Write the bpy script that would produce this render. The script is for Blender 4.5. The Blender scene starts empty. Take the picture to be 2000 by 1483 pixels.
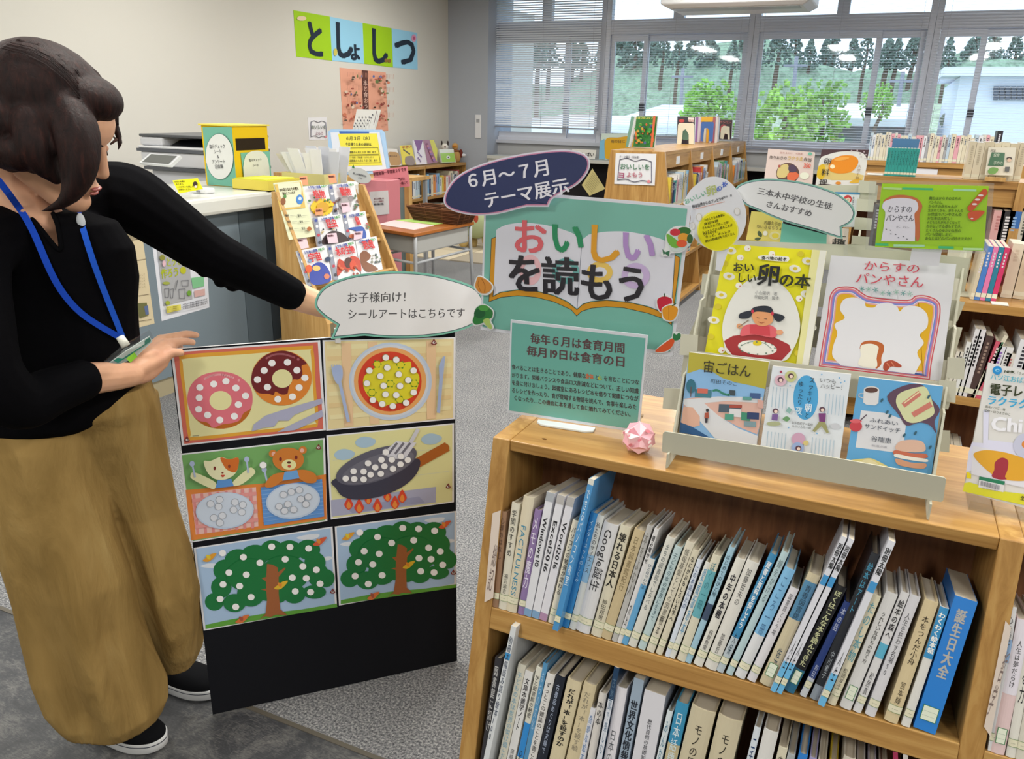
import bpy, bmesh, math, random
from mathutils import Vector, Matrix, noise
SC = bpy.context.scene
COL = SC.collection
R = random.Random(7)
V = Vector
# ------------------------------------------------------------------ camera
FPX, YAW, PIT, ROL, CH = 1565.25, -0.425469, 0.32249, 0.0222213, 1.37838
fw = V((math.sin(YAW)*math.cos(PIT), math.cos(YAW)*math.cos(PIT), -math.sin(PIT)))
r0 = V((math.cos(YAW), -math.sin(YAW), 0)); u0 = r0.cross(fw)
rt = r0*math.cos(ROL)+u0*math.sin(ROL); up = -r0*math.sin(ROL)+u0*math.cos(ROL)
CP = V((0, 0, CH))
cd = bpy.data.cameras.new('camera'); cam = bpy.data.objects.new('camera', cd); COL.objects.link(cam)
cd.sensor_width = 36; cd.lens = 36*FPX/2000; cd.clip_start = .05; cd.clip_end = 400
cam.matrix_world = Matrix(((rt.x, up.x, -fw.x, 0), (rt.y, up.y, -fw.y, 0), (rt.z, up.z, -fw.z, CH), (0, 0, 0, 1)))
SC.camera = cam
# ------------------------------------------------------------------ light
SC.view_settings.view_transform = 'Standard'; SC.view_settings.look = 'None'
SC.view_settings.exposure = 0.1; SC.view_settings.gamma = 1
try: SC.view_settings.use_curve_mapping = False
except Exception: pass
w = bpy.data.worlds.new('overcast_sky'); SC.world = w; w.use_nodes = True
bg = w.node_tree.nodes['Background']; bg.inputs[0].default_value = (.80, .90, 1.0, 1); bg.inputs[1].default_value = 2.3
def area(name, loc, size, sy, power, col, rot=(0, 0, 0)):
    l = bpy.data.lights.new(name, 'AREA'); l.shape = 'RECTANGLE'; l.size = size; l.size_y = sy; l.energy = power; l.color = col
    o = bpy.data.objects.new(name, l); COL.objects.link(o); o.location = loc; o.rotation_euler = rot
    return o
for i, x in enumerate((-3.9, -1.3, 1.3, 3.9)):
    for j, y in enumerate((-1.3, 1.6, 4.4, 7.2)):
        area('ceiling_lamp_light', (x, y, 2.68), .3, 1.3, (33, 46, 46, 36)[i]*(1, 1.15, 1, 1)[j], (1, .97, .90))
# ------------------------------------------------------------------ helpers
def lin(c):
    if isinstance(c, str):
        c = [int(c[i:i+2], 16)/255 for i in (0, 2, 4)]
    return tuple((x/12.92 if x <= .04045 else ((x+.055)/1.055)**2.4) for x in c)
def ray(x, y): return rt*((x-1000)/FPX)+up*(-(y-741.5)/FPX)+fw
def onz(x, y, z): d = ray(x, y); return CP+d*((z-CH)/d.z)
def ony(x, y, Y): d = ray(x, y); return CP+d*(Y/d.y)
def onx(x, y, X): d = ray(x, y); return CP+d*(X/d.x)
def pt(x, y, d): return CP+ray(x, y)*d
class Pl:
    def __init__(s, p, n):
        s.p = V(p); s.n = V(n).normalized()
        if (CP-s.p).dot(s.n) < 0: s.n = -s.n
    def at(s, x, y, lift=0):
        d = ray(x, y); t = (s.p-CP).dot(s.n)/d.dot(s.n); return CP+d*t+s.n*lift
    def off(s, k): return Pl(s.p+s.n*k, s.n)
MT = {}
def mat(name, rough=.6, base=None, spec=.4, coat=0, fn=None, metal=0):
    if name in MT: return MT[name]
    m = bpy.data.materials.new(name); m.use_nodes = True; nt = m.node_tree; b = nt.nodes['Principled BSDF']
    b.inputs['Roughness'].default_value = rough; b.inputs['Specular IOR Level'].default_value = spec
    b.inputs['Coat Weight'].default_value = coat; b.inputs['Coat Roughness'].default_value = .12; b.inputs['Metallic'].default_value = metal
    if base is None:
        a = nt.nodes.new('ShaderNodeAttribute'); a.attribute_name = 'Col'; nt.links.new(a.outputs['Color'], b.inputs['Base Color'])
        if fn: fn(nt, b, a.outputs['Color'])
    else:
        b.inputs['Base Color'].default_value = (*lin(base), 1)
        if fn: fn(nt, b, None)
    MT[name] = m; return m
def N(nt, t, **k):
    n = nt.nodes.new(t)
    for a, v in k.items():
        if a in n.inputs: n.inputs[a].default_value = v
        else: setattr(n, a, v)
    return n
def ramp(nt, fac, stops):
    r = nt.nodes.new('ShaderNodeValToRGB'); e = r.color_ramp.elements
    while len(e) < len(stops): e.new(.5)
    for el, (p, c) in zip(e, stops): el.position = p; el.color = (*lin(c), 1)
    nt.links.new(fac, r.inputs[0]); return r.outputs[0]
def bump(nt, b, h, s, d=.002):
    n = nt.nodes.new('ShaderNodeBump'); n.inputs['Strength'].default_value = s; n.inputs['Distance'].default_value = d
    nt.links.new(h, n.inputs['Height']); nt.links.new(n.outputs[0], b.inputs['Normal'])
def texc(nt, sc, loc=(0, 0, 0)):
    t = nt.nodes.new('ShaderNodeTexCoord'); mp = nt.nodes.new('ShaderNodeMapping'); mp.inputs['Scale'].default_value = sc; mp.inputs['Location'].default_value = loc
    nt.links.new(t.outputs['Object'], mp.inputs[0]); return mp.outputs[0]
def woodfn(sc, c):
    def fn(nt, b, _):
        v = texc(nt, sc); n = N(nt, 'ShaderNodeTexNoise', Scale=1.0, Detail=6.0, Roughness=.6, Distortion=.6); nt.links.new(v, n.inputs['Vector'])
        nt.links.new(ramp(nt, n.outputs['Fac'], [(.28, c[0]), (.5, c[1]), (.72, c[2])]), b.inputs['Base Color']); bump(nt, b, n.outputs['Fac'], .12)
    return fn
OAK = ('956c36', 'ad8348', 'c09a5c')
mat('wood_x', .42, 'a87440', fn=woodfn((3, 40, 60), OAK), coat=.15)
mat('wood_y', .42, 'a87440', fn=woodfn((60, 3, 40), OAK), coat=.15)
mat('wood_z', .42, 'a87440', fn=woodfn((50, 50, 3), OAK), coat=.15)
mat('wood_dark', .5, '6b4326', fn=woodfn((50, 50, 3), ('6e4630', '835638', '936544')))
mat('wood_pale', .5, 'c29a5e', fn=woodfn((40, 40, 3), ('b0864c', 'c39a5d', 'cfa96e')))
mat('paper', .7, spec=.25); mat('gloss', .3, spec=.5, coat=.25); mat('film', .22, spec=.5, coat=.5)
mat('plastic', .4); mat('cloth', .9, spec=.1); mat('metal', .35, metal=.9); mat('matte', .85, spec=.15)
def glassfn(fac, tint=(1, 1, 1)):
    def mk(name):
        m = bpy.data.materials.new(name); m.use_nodes = True; nt = m.node_tree; nt.nodes.clear()
        o = nt.nodes.new('ShaderNodeOutputMaterial'); mx = nt.nodes.new('ShaderNodeMixShader'); t = nt.nodes.new('ShaderNodeBsdfTransparent'); g = nt.nodes.new('ShaderNodeBsdfGlossy')
        t.inputs[0].default_value = (*tint, 1); g.inputs['Roughness'].default_value = .03; mx.inputs[0].default_value = fac
        nt.links.new(t.outputs[0], mx.inputs[1]); nt.links.new(g.outputs[0], mx.inputs[2]); nt.links.new(mx.outputs[0], o.inputs[0]); MT[name] = m
    return mk
glassfn(.10, (.90, .95, 1))('window_glass'); glassfn(.12, (.96, .97, .97))('clear_plastic')
WM = {}
ID = Matrix.Identity(4)
def props(o, label=None, cat=None, group=None, kind=None):
    if label: o['label'] = label
    if cat: o['category'] = cat
    if group: o['group'] = group
    if kind: o['kind'] = kind
    return o
def thing(name, label, cat, loc, group=None):
    o = bpy.data.objects.new(name, None); COL.objects.link(o); o.location = loc; o.empty_display_size = .05
    WM[o] = Matrix.Translation(V(loc)); return props(o, label, cat, group)
class MB:
    def __init__(s): s.v = []; s.f = []; s.c = []; s.m = []; s.sm = []
    def face(s, pts, col, mi=0, smooth=False):
        i = len(s.v); s.v += [tuple(p) for p in pts]; s.f.append(tuple(range(i, i+len(pts)))); s.c.append(col); s.m.append(mi); s.sm.append(smooth)
    def mesh(s, vs, fs, col, mi=0, smooth=False):
        i = len(s.v); s.v += [tuple(p) for p in vs]
        for f in fs: s.f.append(tuple(i+k for k in f)); s.c.append(col); s.m.append(mi); s.sm.append(smooth)
        return s
    def hexa(s, p, col, mi=0):  # p: 8 corners, bottom 4 ccw then top 4
        return s.mesh(p, [(3, 2, 1, 0), (4, 5, 6, 7), (0, 1, 5, 4), (1, 2, 6, 5), (2, 3, 7, 6), (3, 0, 4, 7)], col, mi)
    def box(s, a, b, col='ffffff', M=ID, mi=0):
        x0, y0, z0 = a; x1, y1, z1 = b
        return s.hexa([M@V(q) for q in ((x0, y0, z0), (x1, y0, z0), (x1, y1, z0), (x0, y1, z0), (x0, y0, z1), (x1, y0, z1), (x1, y1, z1), (x0, y1, z1))], lin(col), mi)
    def slab(s, quad, n, th, col, mi=0):   # quad pts (front face), extruded by -n*th
        q = [V(p) for p in quad]; b = [p-V(n)*th for p in q]; k = len(q); s.mesh(q+b, [tuple(range(k)), tuple(range(2*k-1, k-1, -1))]+[(i, i+k, (i+1) % k+k, (i+1) % k) for i in range(k)], lin(col), mi); return s
    def tube(s, path, r, col, n=10, mi=0, sm=True, cap=True):
        path = [V(p) for p in path]; rs = r if isinstance(r, (list, tuple)) else [r]*len(path); vs = []; prev = None
        for i, p in enumerate(path):
            t = (path[min(i+1, len(path)-1)]-path[max(i-1, 0)]).normalized()
            a = prev-t*prev.dot(t) if prev is not None else t.orthogonal()
            a.normalize(); prev = a; b = t.cross(a)
            for k in range(n): th = 2*math.pi*k/n; vs.append(p+(a*math.cos(th)+b*math.sin(th))*rs[i])
        fs = [(i*n+k, i*n+(k+1) % n, (i+1)*n+(k+1) % n, (i+1)*n+k) for i in range(len(path)-1) for k in range(n)]
        if cap: fs += [tuple(range(n-1, -1, -1)), tuple(range((len(path)-1)*n, len(path)*n))]
        return s.mesh(vs, fs, lin(col), mi, sm)
    def loft(s, rings, col, mi=0, sm=True, cap=True):
        n = len(rings[0]); vs = [p for r in rings for p in r]
        fs = [(i*n+k, i*n+(k+1) % n, (i+1)*n+(k+1) % n, (i+1)*n+k) for i in range(len(rings)-1) for k in range(n)]
        if cap: fs += [tuple(range(n-1, -1, -1)), tuple(range((len(rings)-1)*n, len(rings)*n))]
        return s.mesh(vs, fs, lin(col), mi, sm)
    def ball(s, c, r, col, n=14, m=9, M=ID, mi=0, sm=True):
        c = V(c); r = (r, r, r) if isinstance(r, (int, float)) else r; vs = []
        for i in range(m+1):
            ph = math.pi*i/m
            for k in range(n): th = 2*math.pi*k/n; vs.append(c+M@V((r[0]*math.sin(ph)*math.cos(th), r[1]*math.sin(ph)*math.sin(th), -r[2]*math.cos(ph))))
        fs = [(i*n+k, i*n+(k+1) % n, (i+1)*n+(k+1) % n, (i+1)*n+k) for i in range(m) for k in range(n)]
        return s.mesh(vs, fs, lin(col), mi, sm)
    def build(s, name, mats, parent=None, label=None, cat=None, group=None, kind=None, bevel=0):
        me = bpy.data.meshes.new(name); me.from_pydata(s.v, [], s.f)
        mats = [mats] if isinstance(mats, str) else mats
        for k in mats: me.materials.append(MT[k])
        at = me.attributes.new('Col', 'FLOAT_COLOR', 'CORNER'); buf = []
        for f, c in zip(s.f, s.c): buf += [c[0], c[1], c[2], 1.0]*len(f)
        at.data.foreach_set('color', buf); me.polygons.foreach_set('material_index', s.m); me.polygons.foreach_set('use_smooth', s.sm)
        me.update(); o = bpy.data.objects.new(name, me); COL.objects.link(o)
        if parent is not None: o.parent = parent; o.matrix_parent_inverse = WM[parent].inverted()
        WM[o] = ID
        if bevel:
            md = o.modifiers.new('b', 'BEVEL'); md.width = bevel; md.segments = 2; md.limit_method = 'ANGLE'
        return props(o, label, cat, group, kind)
# glyph cache
GC = {}
fcu = bpy.data.curves.new('glyph', 'FONT'); fcu.resolution_u = 2
fob = bpy.data.objects.new('glyph', fcu); COL.objects.link(fob)
def glyph(ch, bold=0):
    if ch not in GC:
        fcu.body = ch; bpy.context.view_layer.update()
        me = fob.evaluated_get(bpy.context.evaluated_depsgraph_get()).to_mesh()
        vs = [(v.co.x, v.co.y) for v in me.vertices]; fs = [tuple(p.vertices) for p in me.polygons]
        fob.evaluated_get(bpy.context.evaluated_depsgraph_get()).to_mesh_clear()
        wdt = 1.0 if ord(ch) > 0x2e80 else (max([v[0] for v in vs])+.06 if vs else .3)
        GC[ch] = (vs, fs, wdt)
    vs, fs, wdt = GC[ch]
    if bold > 0 and vs:     # heavier weight: the outline struck again with tiny shifts
        sh = [(-bold, 0), (bold, 0)] if bold < .015 else [(-bold, -bold*.5), (bold, -bold*.5), (-bold, bold*.5), (bold, bold*.5)]
        n = len(vs); V2 = []; F2 = []
        for i, (dx, dy) in enumerate(sh):
            V2 += [(x+dx, y+dy, i) for x, y in vs]; F2 += [tuple(k+i*n for k in f) for f in fs]
        return V2, F2, wdt
    return vs, fs, wdt
class Art:
    """flat print laid in the plane of a real sheet; every layer sits a hair above the one below"""
    def __init__(s, mp, n, org=(0, 0), sc=1, ys=-1, lift=.0006, step=.00012):
        s.mp = mp; s.n = V(n); s.o = org; s.sc = sc; s.ys = ys; s.l = lift; s.st = step; s.mb = MB()
    def p(s, X, Y): return s.mp(s.o[0]+X/s.sc, s.o[1]+Y/s.sc)
    def up(s): s.l += s.st
    def poly(s, pts, c):
        s.up(); q = [s.p(*a)+s.n*s.l for a in pts]; nn = V((0, 0, 0))
        for i in range(len(q)): nn += q[i].cross(q[(i+1) % len(q)])
        if nn.dot(s.n) < 0: q.reverse()
        s.mb.face(q, lin(c)); return s
    def rect(s, x, y, w, h, c): return s.poly([(x, y), (x+w, y), (x+w, y+h), (x, y+h)], c)
    def ell(s, cx, cy, rx, ry, c, n=22, rot=0, a0=0, a1=360):
        q = []
        for i in range(n+(a1-a0 < 360)):
            t = math.radians(a0+(a1-a0)*i/n); x = rx*math.cos(t); y = ry*math.sin(t); q.append((cx+x*math.cos(rot)-y*math.sin(rot), cy+x*math.sin(rot)+y*math.cos(rot)))
        return s.poly(q, c)
    def line(s, pts, w, c, closed=False):
        s.up(); q = list(pts)+([pts[0]] if closed else [])
        for a, b in zip(q, q[1:]):
            dx, dy = b[0]-a[0], b[1]-a[1]; l = math.hypot(dx, dy) or 1; nx, ny = -dy/l*w/2, dx/l*w/2; ex, ey = dx/l*w*.25, dy/l*w*.25
            r = [s.p(a[0]+nx-ex, a[1]+ny-ey), s.p(b[0]+nx+ex, b[1]+ny+ey), s.p(b[0]-nx+ex, b[1]-ny+ey), s.p(a[0]-nx-ex, a[1]-ny-ey)]
            s.mb.face([k+s.n*s.l for k in r], lin(c))
        return s
    def smooth(s, pts, w, c, k=6, closed=False):
        q = cat_rom(pts, k, closed); return s.line(q, w, c, closed)
    def blob(s, pts, c, k=6): return s.poly(cat_rom(pts, k, True), c)
    def text(s, t, x0, y0, x1, y1, h, c, bold=0):
        s.up(); P0 = s.p(x0, y0); e = s.p(x1, y1)-P0; L = e.length; e.normalize(); u = s.n.cross(e)
        hh = (s.p(x0+(y1-y0)*0, y0+s.ys*h)-P0).length if abs(x1-x0) >= abs(y1-y0) else (s.p(x0+h, y0)-P0).length
        g = [glyph(ch, bold) for ch in t]; k = L/sum(a[2] for a in g); x = 0; cl = lin(c)
        for vs, fs, wd in g:
            s.mb.mesh([P0+e*((x+q[0])*k)+u*(q[1]*hh)+s.n*(s.l+(s.st*.22*q[2] if len(q) > 2 else 0)) for q in vs], fs, cl); x += wd
        return s
    def vtext(s, t, x0, y0, x1, y1, wd, c, bold=0):   # stacked top to bottom, centred on the line
        s.up(); P0 = s.p(x0, y0); e = s.p(x1, y1)-P0; L = e.length/len(t); e.normalize(); r = e.cross(s.n)*-1
        w = (s.p(x0+wd, y0)-P0).length; cl = lin(c)
        for i, ch in enumerate(t):
            vs, fs, _ = glyph(ch, bold)
            vs = [tuple(q)+((0,) if len(q) < 3 else ()) for q in vs]
            if ch in 'ー〜': vs = [(.5+(q[1]-.36), .36-(q[0]-.5), q[2]) for q in vs]
            s.mb.mesh([P0+e*(L*(i+.5-(q[1]-.36)))+r*((q[0]-.5)*w)+s.n*(s.l+s.st*.22*q[2]) for q in vs], fs, cl)
        return s
    def build(s, name, parent, m='gloss', **k): return s.mb.build(name, m, parent, **k)
def cat_rom(pts, k=6, closed=False):
    n = len(pts); out = []
    rng = range(n) if closed else range(n-1)
    for i in rng:
        g = (lambda j: pts[j % n]) if closed else (lambda j: pts[max(0, min(n-1, j))])
        a, b, c, d = g(i-1), g(i), g(i+1), g(i+2)
        for j in range(k):
            t = j/k; out.append(tuple(.5*(2*b[z]+(c[z]-a[z])*t+(2*a[z]-5*b[z]+4*c[z]-d[z])*t*t+(3*b[z]-a[z]-3*c[z]+d[z])*t**3) for z in range(len(b))))
    if not closed: out.append(tuple(pts[-1]))
    return out
def card(name, label, cat, pl, corners, th=.0008, col='ffffff', m='gloss', org=(0, 0), sc=1, group=None, mk=True, parent=None, part='printed_picture', step=.00012, lift=None):
    """a flat sheet standing in plane pl; returns (thing, art)"""
    q = [pl.at(org[0]+x/sc, org[1]+y/sc) for x, y in corners]
    o = MB().slab(q, pl.n, th, col).build(name, m, parent, label, cat, group)
    return o, Art(pl.at, pl.n, org, sc, step=step, lift=lift or step*3)
ORD = 'first second third fourth fifth sixth seventh eighth ninth tenth eleventh twelfth thirteenth fourteenth fifteenth sixteenth seventeenth eighteenth nineteenth twentieth'.split()
for tn, ty in (('twent', 'twenty'), ('thirt', 'thirty'), ('fort', 'forty'), ('fift', 'fifty'), ('sixt', 'sixty'), ('sevent', 'seventy'), ('eight', 'eighty'), ('ninet', 'ninety')):
    if tn != 'twent': ORD.append(tn+'ieth')
    ORD += [ty+'-'+a for a in ORD[:9]]
# ------------------------------------------------------------------ room shell
def carpetfn(cols, sc):
    def fn(nt, b, _):
        v = texc(nt, (1, 1, 1)); n = N(nt, 'ShaderNodeTexNoise', Scale=sc, Detail=3.0, Roughness=.7); nt.links.new(v, n.inputs['Vector'])
        n2 = N(nt, 'ShaderNodeTexNoise', Scale=6.0, Detail=2.0); nt.links.new(v, n2.inputs['Vector'])
        mx = N(nt, 'ShaderNodeMath', operation='MULTIPLY_ADD'); nt.links.new(n2.outputs['Fac'], mx.inputs[0]); mx.inputs[1].default_value = .06; nt.links.new(n.outputs['Fac'], mx.inputs[2])
        nt.links.new(ramp(nt, mx.outputs[0], cols), b.inputs['Base Color']); bump(nt, b, n.outputs['Fac'], .6, .004)
    return fn
mat('carpet', .95, '8a8a8a', spec=.1, fn=carpetfn([(.38, '484a4e'), (.54, '7a7b7e'), (.68, 'a8a8a6')], 170))
def stonefn(nt, b, _):
    v = texc(nt, (1, 1, 1)); n = N(nt, 'ShaderNodeTexNoise', Scale=9.0, Detail=10.0, Roughness=.72, Distortion=.8); nt.links.new(v, n.inputs['Vector'])
    v2 = texc(nt, (14, 60, 14)); n2 = N(nt, 'ShaderNodeTexNoise', Scale=2.5, Detail=5.0, Distortion=2.5); nt.links.new(v2, n2.inputs['Vector'])
    mx = N(nt, 'ShaderNodeMath', operation='MULTIPLY_ADD'); nt.links.new(n2.outputs['Fac'], mx.inputs[0]); mx.inputs[1].default_value = .45; nt.links.new(n.outputs['Fac'], mx.inputs[2])
    nt.links.new(ramp(nt, mx.outputs[0], [(.5, '2f3033'), (.7, '414245'), (.9, '6c6b69')]), b.inputs['Base Color'])
mat('dark_floor', .45, '4c4a49', fn=stonefn)
def plasterfn(nt, b, _):
    v = texc(nt, (1, 1, 1)); n = N(nt, 'ShaderNodeTexNoise', Scale=90.0, Detail=3.0); nt.links.new(v, n.inputs['Vector']); bump(nt, b, n.outputs['Fac'], .08)
mat('wall_paint', .8, 'cdcbc4', spec=.2, fn=plasterfn); mat('grey_paint', .7, 'a3a8b2', spec=.25, fn=plasterfn); mat('ceiling_paint', .9, 'dedede', fn=plasterfn)
mat('light_metal', .45, 'b9bcc6', spec=.4); mat('sill_grey', .6, 'a9aaac')
def struct(name, mb, m, parent=None, **k):
    o = mb.build(name, m, parent, **k)
    if parent is None: o['kind'] = 'structure'
    return o
XL, XR, YB, YF, ZC = -5.2, 6.0, -3.5, 9.35, 2.75
SEAM = 1.19
fl = struct('floor', MB().box((XL, SEAM, -.05), (XR, 12, 0)), 'carpet')
struct('entrance_floor', MB().box((XL, YB, -.05), (XR, SEAM-.012, .001)), 'dark_floor')['kind'] = 'structure'
struct('trim_1', MB().box((XL, SEAM-.012, -.05), (XR, SEAM, .003), '5c574e'), 'plastic')
# pale play-area carpet tiles in the children's corner
PC = bpy.data.objects.new('play_carpet', None); COL.objects.link(PC); PC.location = (-4.2, 8, 0); WM[PC] = Matrix.Translation((-4.2, 8, 0))
props(PC, 'beige and grey interlocking carpet tiles covering the children\'s corner floor', 'carpet')
for i in range(5):
    for j in range(5):
        x = -4.75+.5*i; y = 6.75+.5*j
        MB().box((x+.004, y+.004, 0), (x+.496, y+.496, .012), ['c9bda4', 'a59c8c', 'cfc4ad'][(i*2+j) % 3]).build('carpet_tile', 'matte', PC)
struct('wall_left', MB().box((XL-.15, YB, 0), (XL, 12, ZC)), 'wall_paint')
struct('ceiling', MB().box((XL, YB, ZC), (XR, 10, ZC+.1)), 'ceiling_paint')
struct('wall_right', MB().box((XR, YB, 0), (XR+.15, 12, ZC)), 'wall_paint')
struct('wall_back', MB().box((XL, YB-.15, 0), (XR, YB, ZC)), 'wall_paint')
YW = 9.65
# pillar beside the first window
px0, px1 = onx(876, 100, XL).y, 0
pil = struct('pillar', MB().box((XL, YF, 0), (ony(953, 150, YF).x, YW+.4, ZC)), 'grey_paint')
SZ = 1.03
struct('wall_front', MB().box((ony(953, 150, YW).x-.3, YW, 0), (XR, YW+.2, SZ)), 'sill_grey')
struct('trim_2', MB().box((ony(953, 150, YW).x-.02, YW-.05, SZ-.03), (XR, YW+.02, SZ+.012)), 'light_metal', bevel=.004)
struct('trim_3', MB().box((ony(953, 150, YW).x+.03, YW-.02, 0), (XR, YW, .1), '6c6c70'), 'plastic')
sw = thing('light_switch', 'tall white switch plate on the grey pillar beside the windows', 'switch', ony(933, 250, YF-.01))
c0 = ony(928, 224, YF-.012); c1 = ony(939, 270, YF-.012)
MB().box((c0.x, YF-.012, c1.z), (c1.x, YF, c0.z), 'd9dadf').build('plate', 'plastic', sw, bevel=.003)
MB().box((c0.x+.02, YF-.018, c0.z-.09), (c1.x-.02, YF-.011, c0.z-.05), '9a9ca2').build('button', 'plastic', sw)
# windows: frames set from the mullions seen
def wx(px, py=150): return ony(px, py, YW).x
ZT0, ZT1 = 2.28, 2.36      # transom
main = [wx(1179), wx(1463), wx(1818, 100)]
def bars(lst, col='b4b6c0'):
    m = MB()
    for x, w2, z0, z1 in lst: m.box((x-w2, YW+.02, z0), (x+w2, YW+.1, z1), col)
    return m
win = [(wx(953)+.02, main[0]), (main[0], main[1]), (main[1], main[2]), (main[2], main[2]+2.1), (main[2]+2.1, main[2]+4.2)]
inner = [(wx(1097, 150), wx(1113, 150)), (wx(1245), wx(1268)), (wx(1693), wx(1720)), (wx(1893), wx(1925)), None]
WZ = 3.1
for i, (a, b) in enumerate(win):
    g = bpy.data.objects.new('window_%d' % (i+1), None); COL.objects.link(g); g.location = ((a+b)/2, YW+.06, SZ); WM[g] = Matrix.Translation(g.location); g['kind'] = 'structure'
    fr = MB()
    for x0, x1, z0, z1 in ((a+.001, a+.06, SZ, ZC), (b-.06, b-.001, SZ, ZC), (a+.061, b-.061, SZ, SZ+.05), (a+.061, b-.061, ZT0-.03, ZT1+.05), (a+.061, b-.061, ZC-.05, ZC-.001)):
        fr.box((x0, YW+.0, z0), (x1, YW+.11, min(z1, ZC-.001)), 'c9ccd6')
    f = fr.build('window_frame', 'plastic', g, bevel=.004)
    ms = inner[i] or (a+.9, a+1.1); mid = (ms[0]+ms[1])/2
    # sash rails
    for k, (x0, x1) in enumerate(((a+.062, mid+.02), (mid-.02, b-.062))):
        s = MB(); yy = YW+.03+.035*k+.0; t = .05
        s.box((x0, yy, SZ+.05), (x0+t, yy+.03, ZT0-.03), 'd0d3dc').box((x1-t, yy, SZ+.05), (x1, yy+.03, ZT0-.03), 'd0d3dc')
        s.box((x0+t, yy, SZ+.05), (x1-t, yy+.03, SZ+.11), 'd0d3dc').box((x0+t, yy, ZT0-.1), (x1-t, yy+.03, ZT0-.03), 'd0d3dc')
        sh = s.build('sash', 'plastic', g)
        MB().box((x0+t, yy+.012, SZ+.11), (x1-t, yy+.018, ZT0-.1)).build('pane', 'window_glass', sh)
    MB().box((mid-.03, YW-.0, 1.42), (mid+.03, YW+.03, 1.5), '44464c').build('latch', 'plastic', g)
    um = (a+b)/2
    MB().box((um-.06, YW+.01, ZT1+.05), (um+.06, YW+.1, ZC-.05), 'c9ccd6').build('transom_bar', 'plastic', g)
    for x0, x1 in ((a+.06, um-.06), (um+.06, b-.06)):
        MB().box((x0, YW+.05, ZT1+.05), (x1, YW+.056, ZC-.05)).build('pane', 'window_glass', g)
# venetian blinds, one per window (slats are about 4 px apart: joined)
names = ['closed grey slatted blind over the window nearest the pillar', 'open grey slatted blind over the second window from the pillar', 'open grey slatted blind in front of the leafy green shrub', 'open slatted blind in front of the white building outside', 'open slatted blind furthest from the pillar']
zlow = [1.19, 1.13, 1.05, 1.05, 1.05]
for i, (a, b) in enumerate(win):
    t = thing('window_blind', names[i], 'blind', ((a+b)/2, YW-.08, ZC-.03), 'slatted blinds hanging in the windows')
    sl = MB(); z = ZC-.06; tilt = .8 if i == 0 else .12; wv = .0125
    while z > zlow[i]+.02:
        c, s_ = math.cos(tilt)*wv, math.sin(tilt)*wv; y = YW-.08
        sl.mesh([(a+.03, y-c, z-s_), (b-.03, y-c, z-s_), (b-.03, y, z+.0018), (a+.03, y, z+.0018), (b-.03, y+c, z+s_), (a+.03, y+c, z+s_)], [(0, 1, 2, 3), (3, 2, 4, 5)], lin('e2e6ee')); z -= .026
    sl.build('slats', 'plastic', t, kind='stuff')
    MB().box((a+.02, YW-.095, ZC-.05), (b-.02, YW-.06, ZC-.01), 'c0c3cc').build('head_rail', 'plastic', t)
    MB().box((a+.02, YW-.095, zlow[i]), (b-.02, YW-.065, zlow[i]+.018), '8b8e98').build('bottom_rail', 'plastic', t)
    for k in range(3):
        x = a+.12+(b-a-.24)*k/2; MB().tube([(x, YW-.094, zlow[i]+.01), (x, YW-.094, ZC-.03)], .0015, 'b8bac4', 5).build('cord', 'plastic', t)
# ceiling-hung unit and lamps
cu = thing('air_conditioner', 'long white ceiling-hung unit above the windows', 'air conditioner', pt(1430, 0, 8.0))
a, b = ony(1290, 0, 7.6), ony(1585, 0, 7.6); zb = ony(1430, 12, 7.6).z
MB().loft([[V((x, y, z)) for x, y, z in ((a.x+d, 7.6-e, zz), (b.x-d, 7.6-e, zz), (b.x-d, 8.2, zz), (a.x+d, 8.2, zz))] for d, e, zz in ((.07, -.05, zb), (0, 0, zb+.035), (0, 0, ZC-.001))], 'd4d6da', sm=False).build('casing', 'plastic', cu, bevel=.01)
MB().box((a.x+.1, 7.66, zb-.004), (b.x-.1, 7.86, zb+.001), 'a8abb0').build('grille', 'plastic', cu)
mat('lamp_glow', .5, 'ffffff')
MT['lamp_glow'].node_tree.nodes['Principled BSDF'].inputs['Emission Color'].default_value = (1, .97, .92, 1)
MT['lamp_glow'].node_tree.nodes['Principled BSDF'].inputs['Emission Strength'].default_value = 3
for i, x in enumerate((-3.9, -1.3, 1.3, 3.9)):
    for j, y in enumerate((-1.3, 1.6, 4.4, 7.2)):
        if (i, j) == (1, 3): continue
        t = thing('ceiling_lamp', 'white fluorescent ceiling lamp with twin glowing tubes', 'lamp', (x, y, ZC), 'fluorescent lamps on the ceiling')
        MB().box((x-.12, y-.62, ZC-.025), (x+.12, y+.62, ZC), 'f0f0f0').build('housing', 'plastic', t)
        MB().tube([(x-.05, y-.58, ZC-.045), (x-.05, y+.58, ZC-.045)], .016, 'ffffff', 8).tube([(x+.05, y-.58, ZC-.045), (x+.05, y+.58, ZC-.045)], .016, 'ffffff', 8).build('tube', 'lamp_glow', t)
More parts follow.
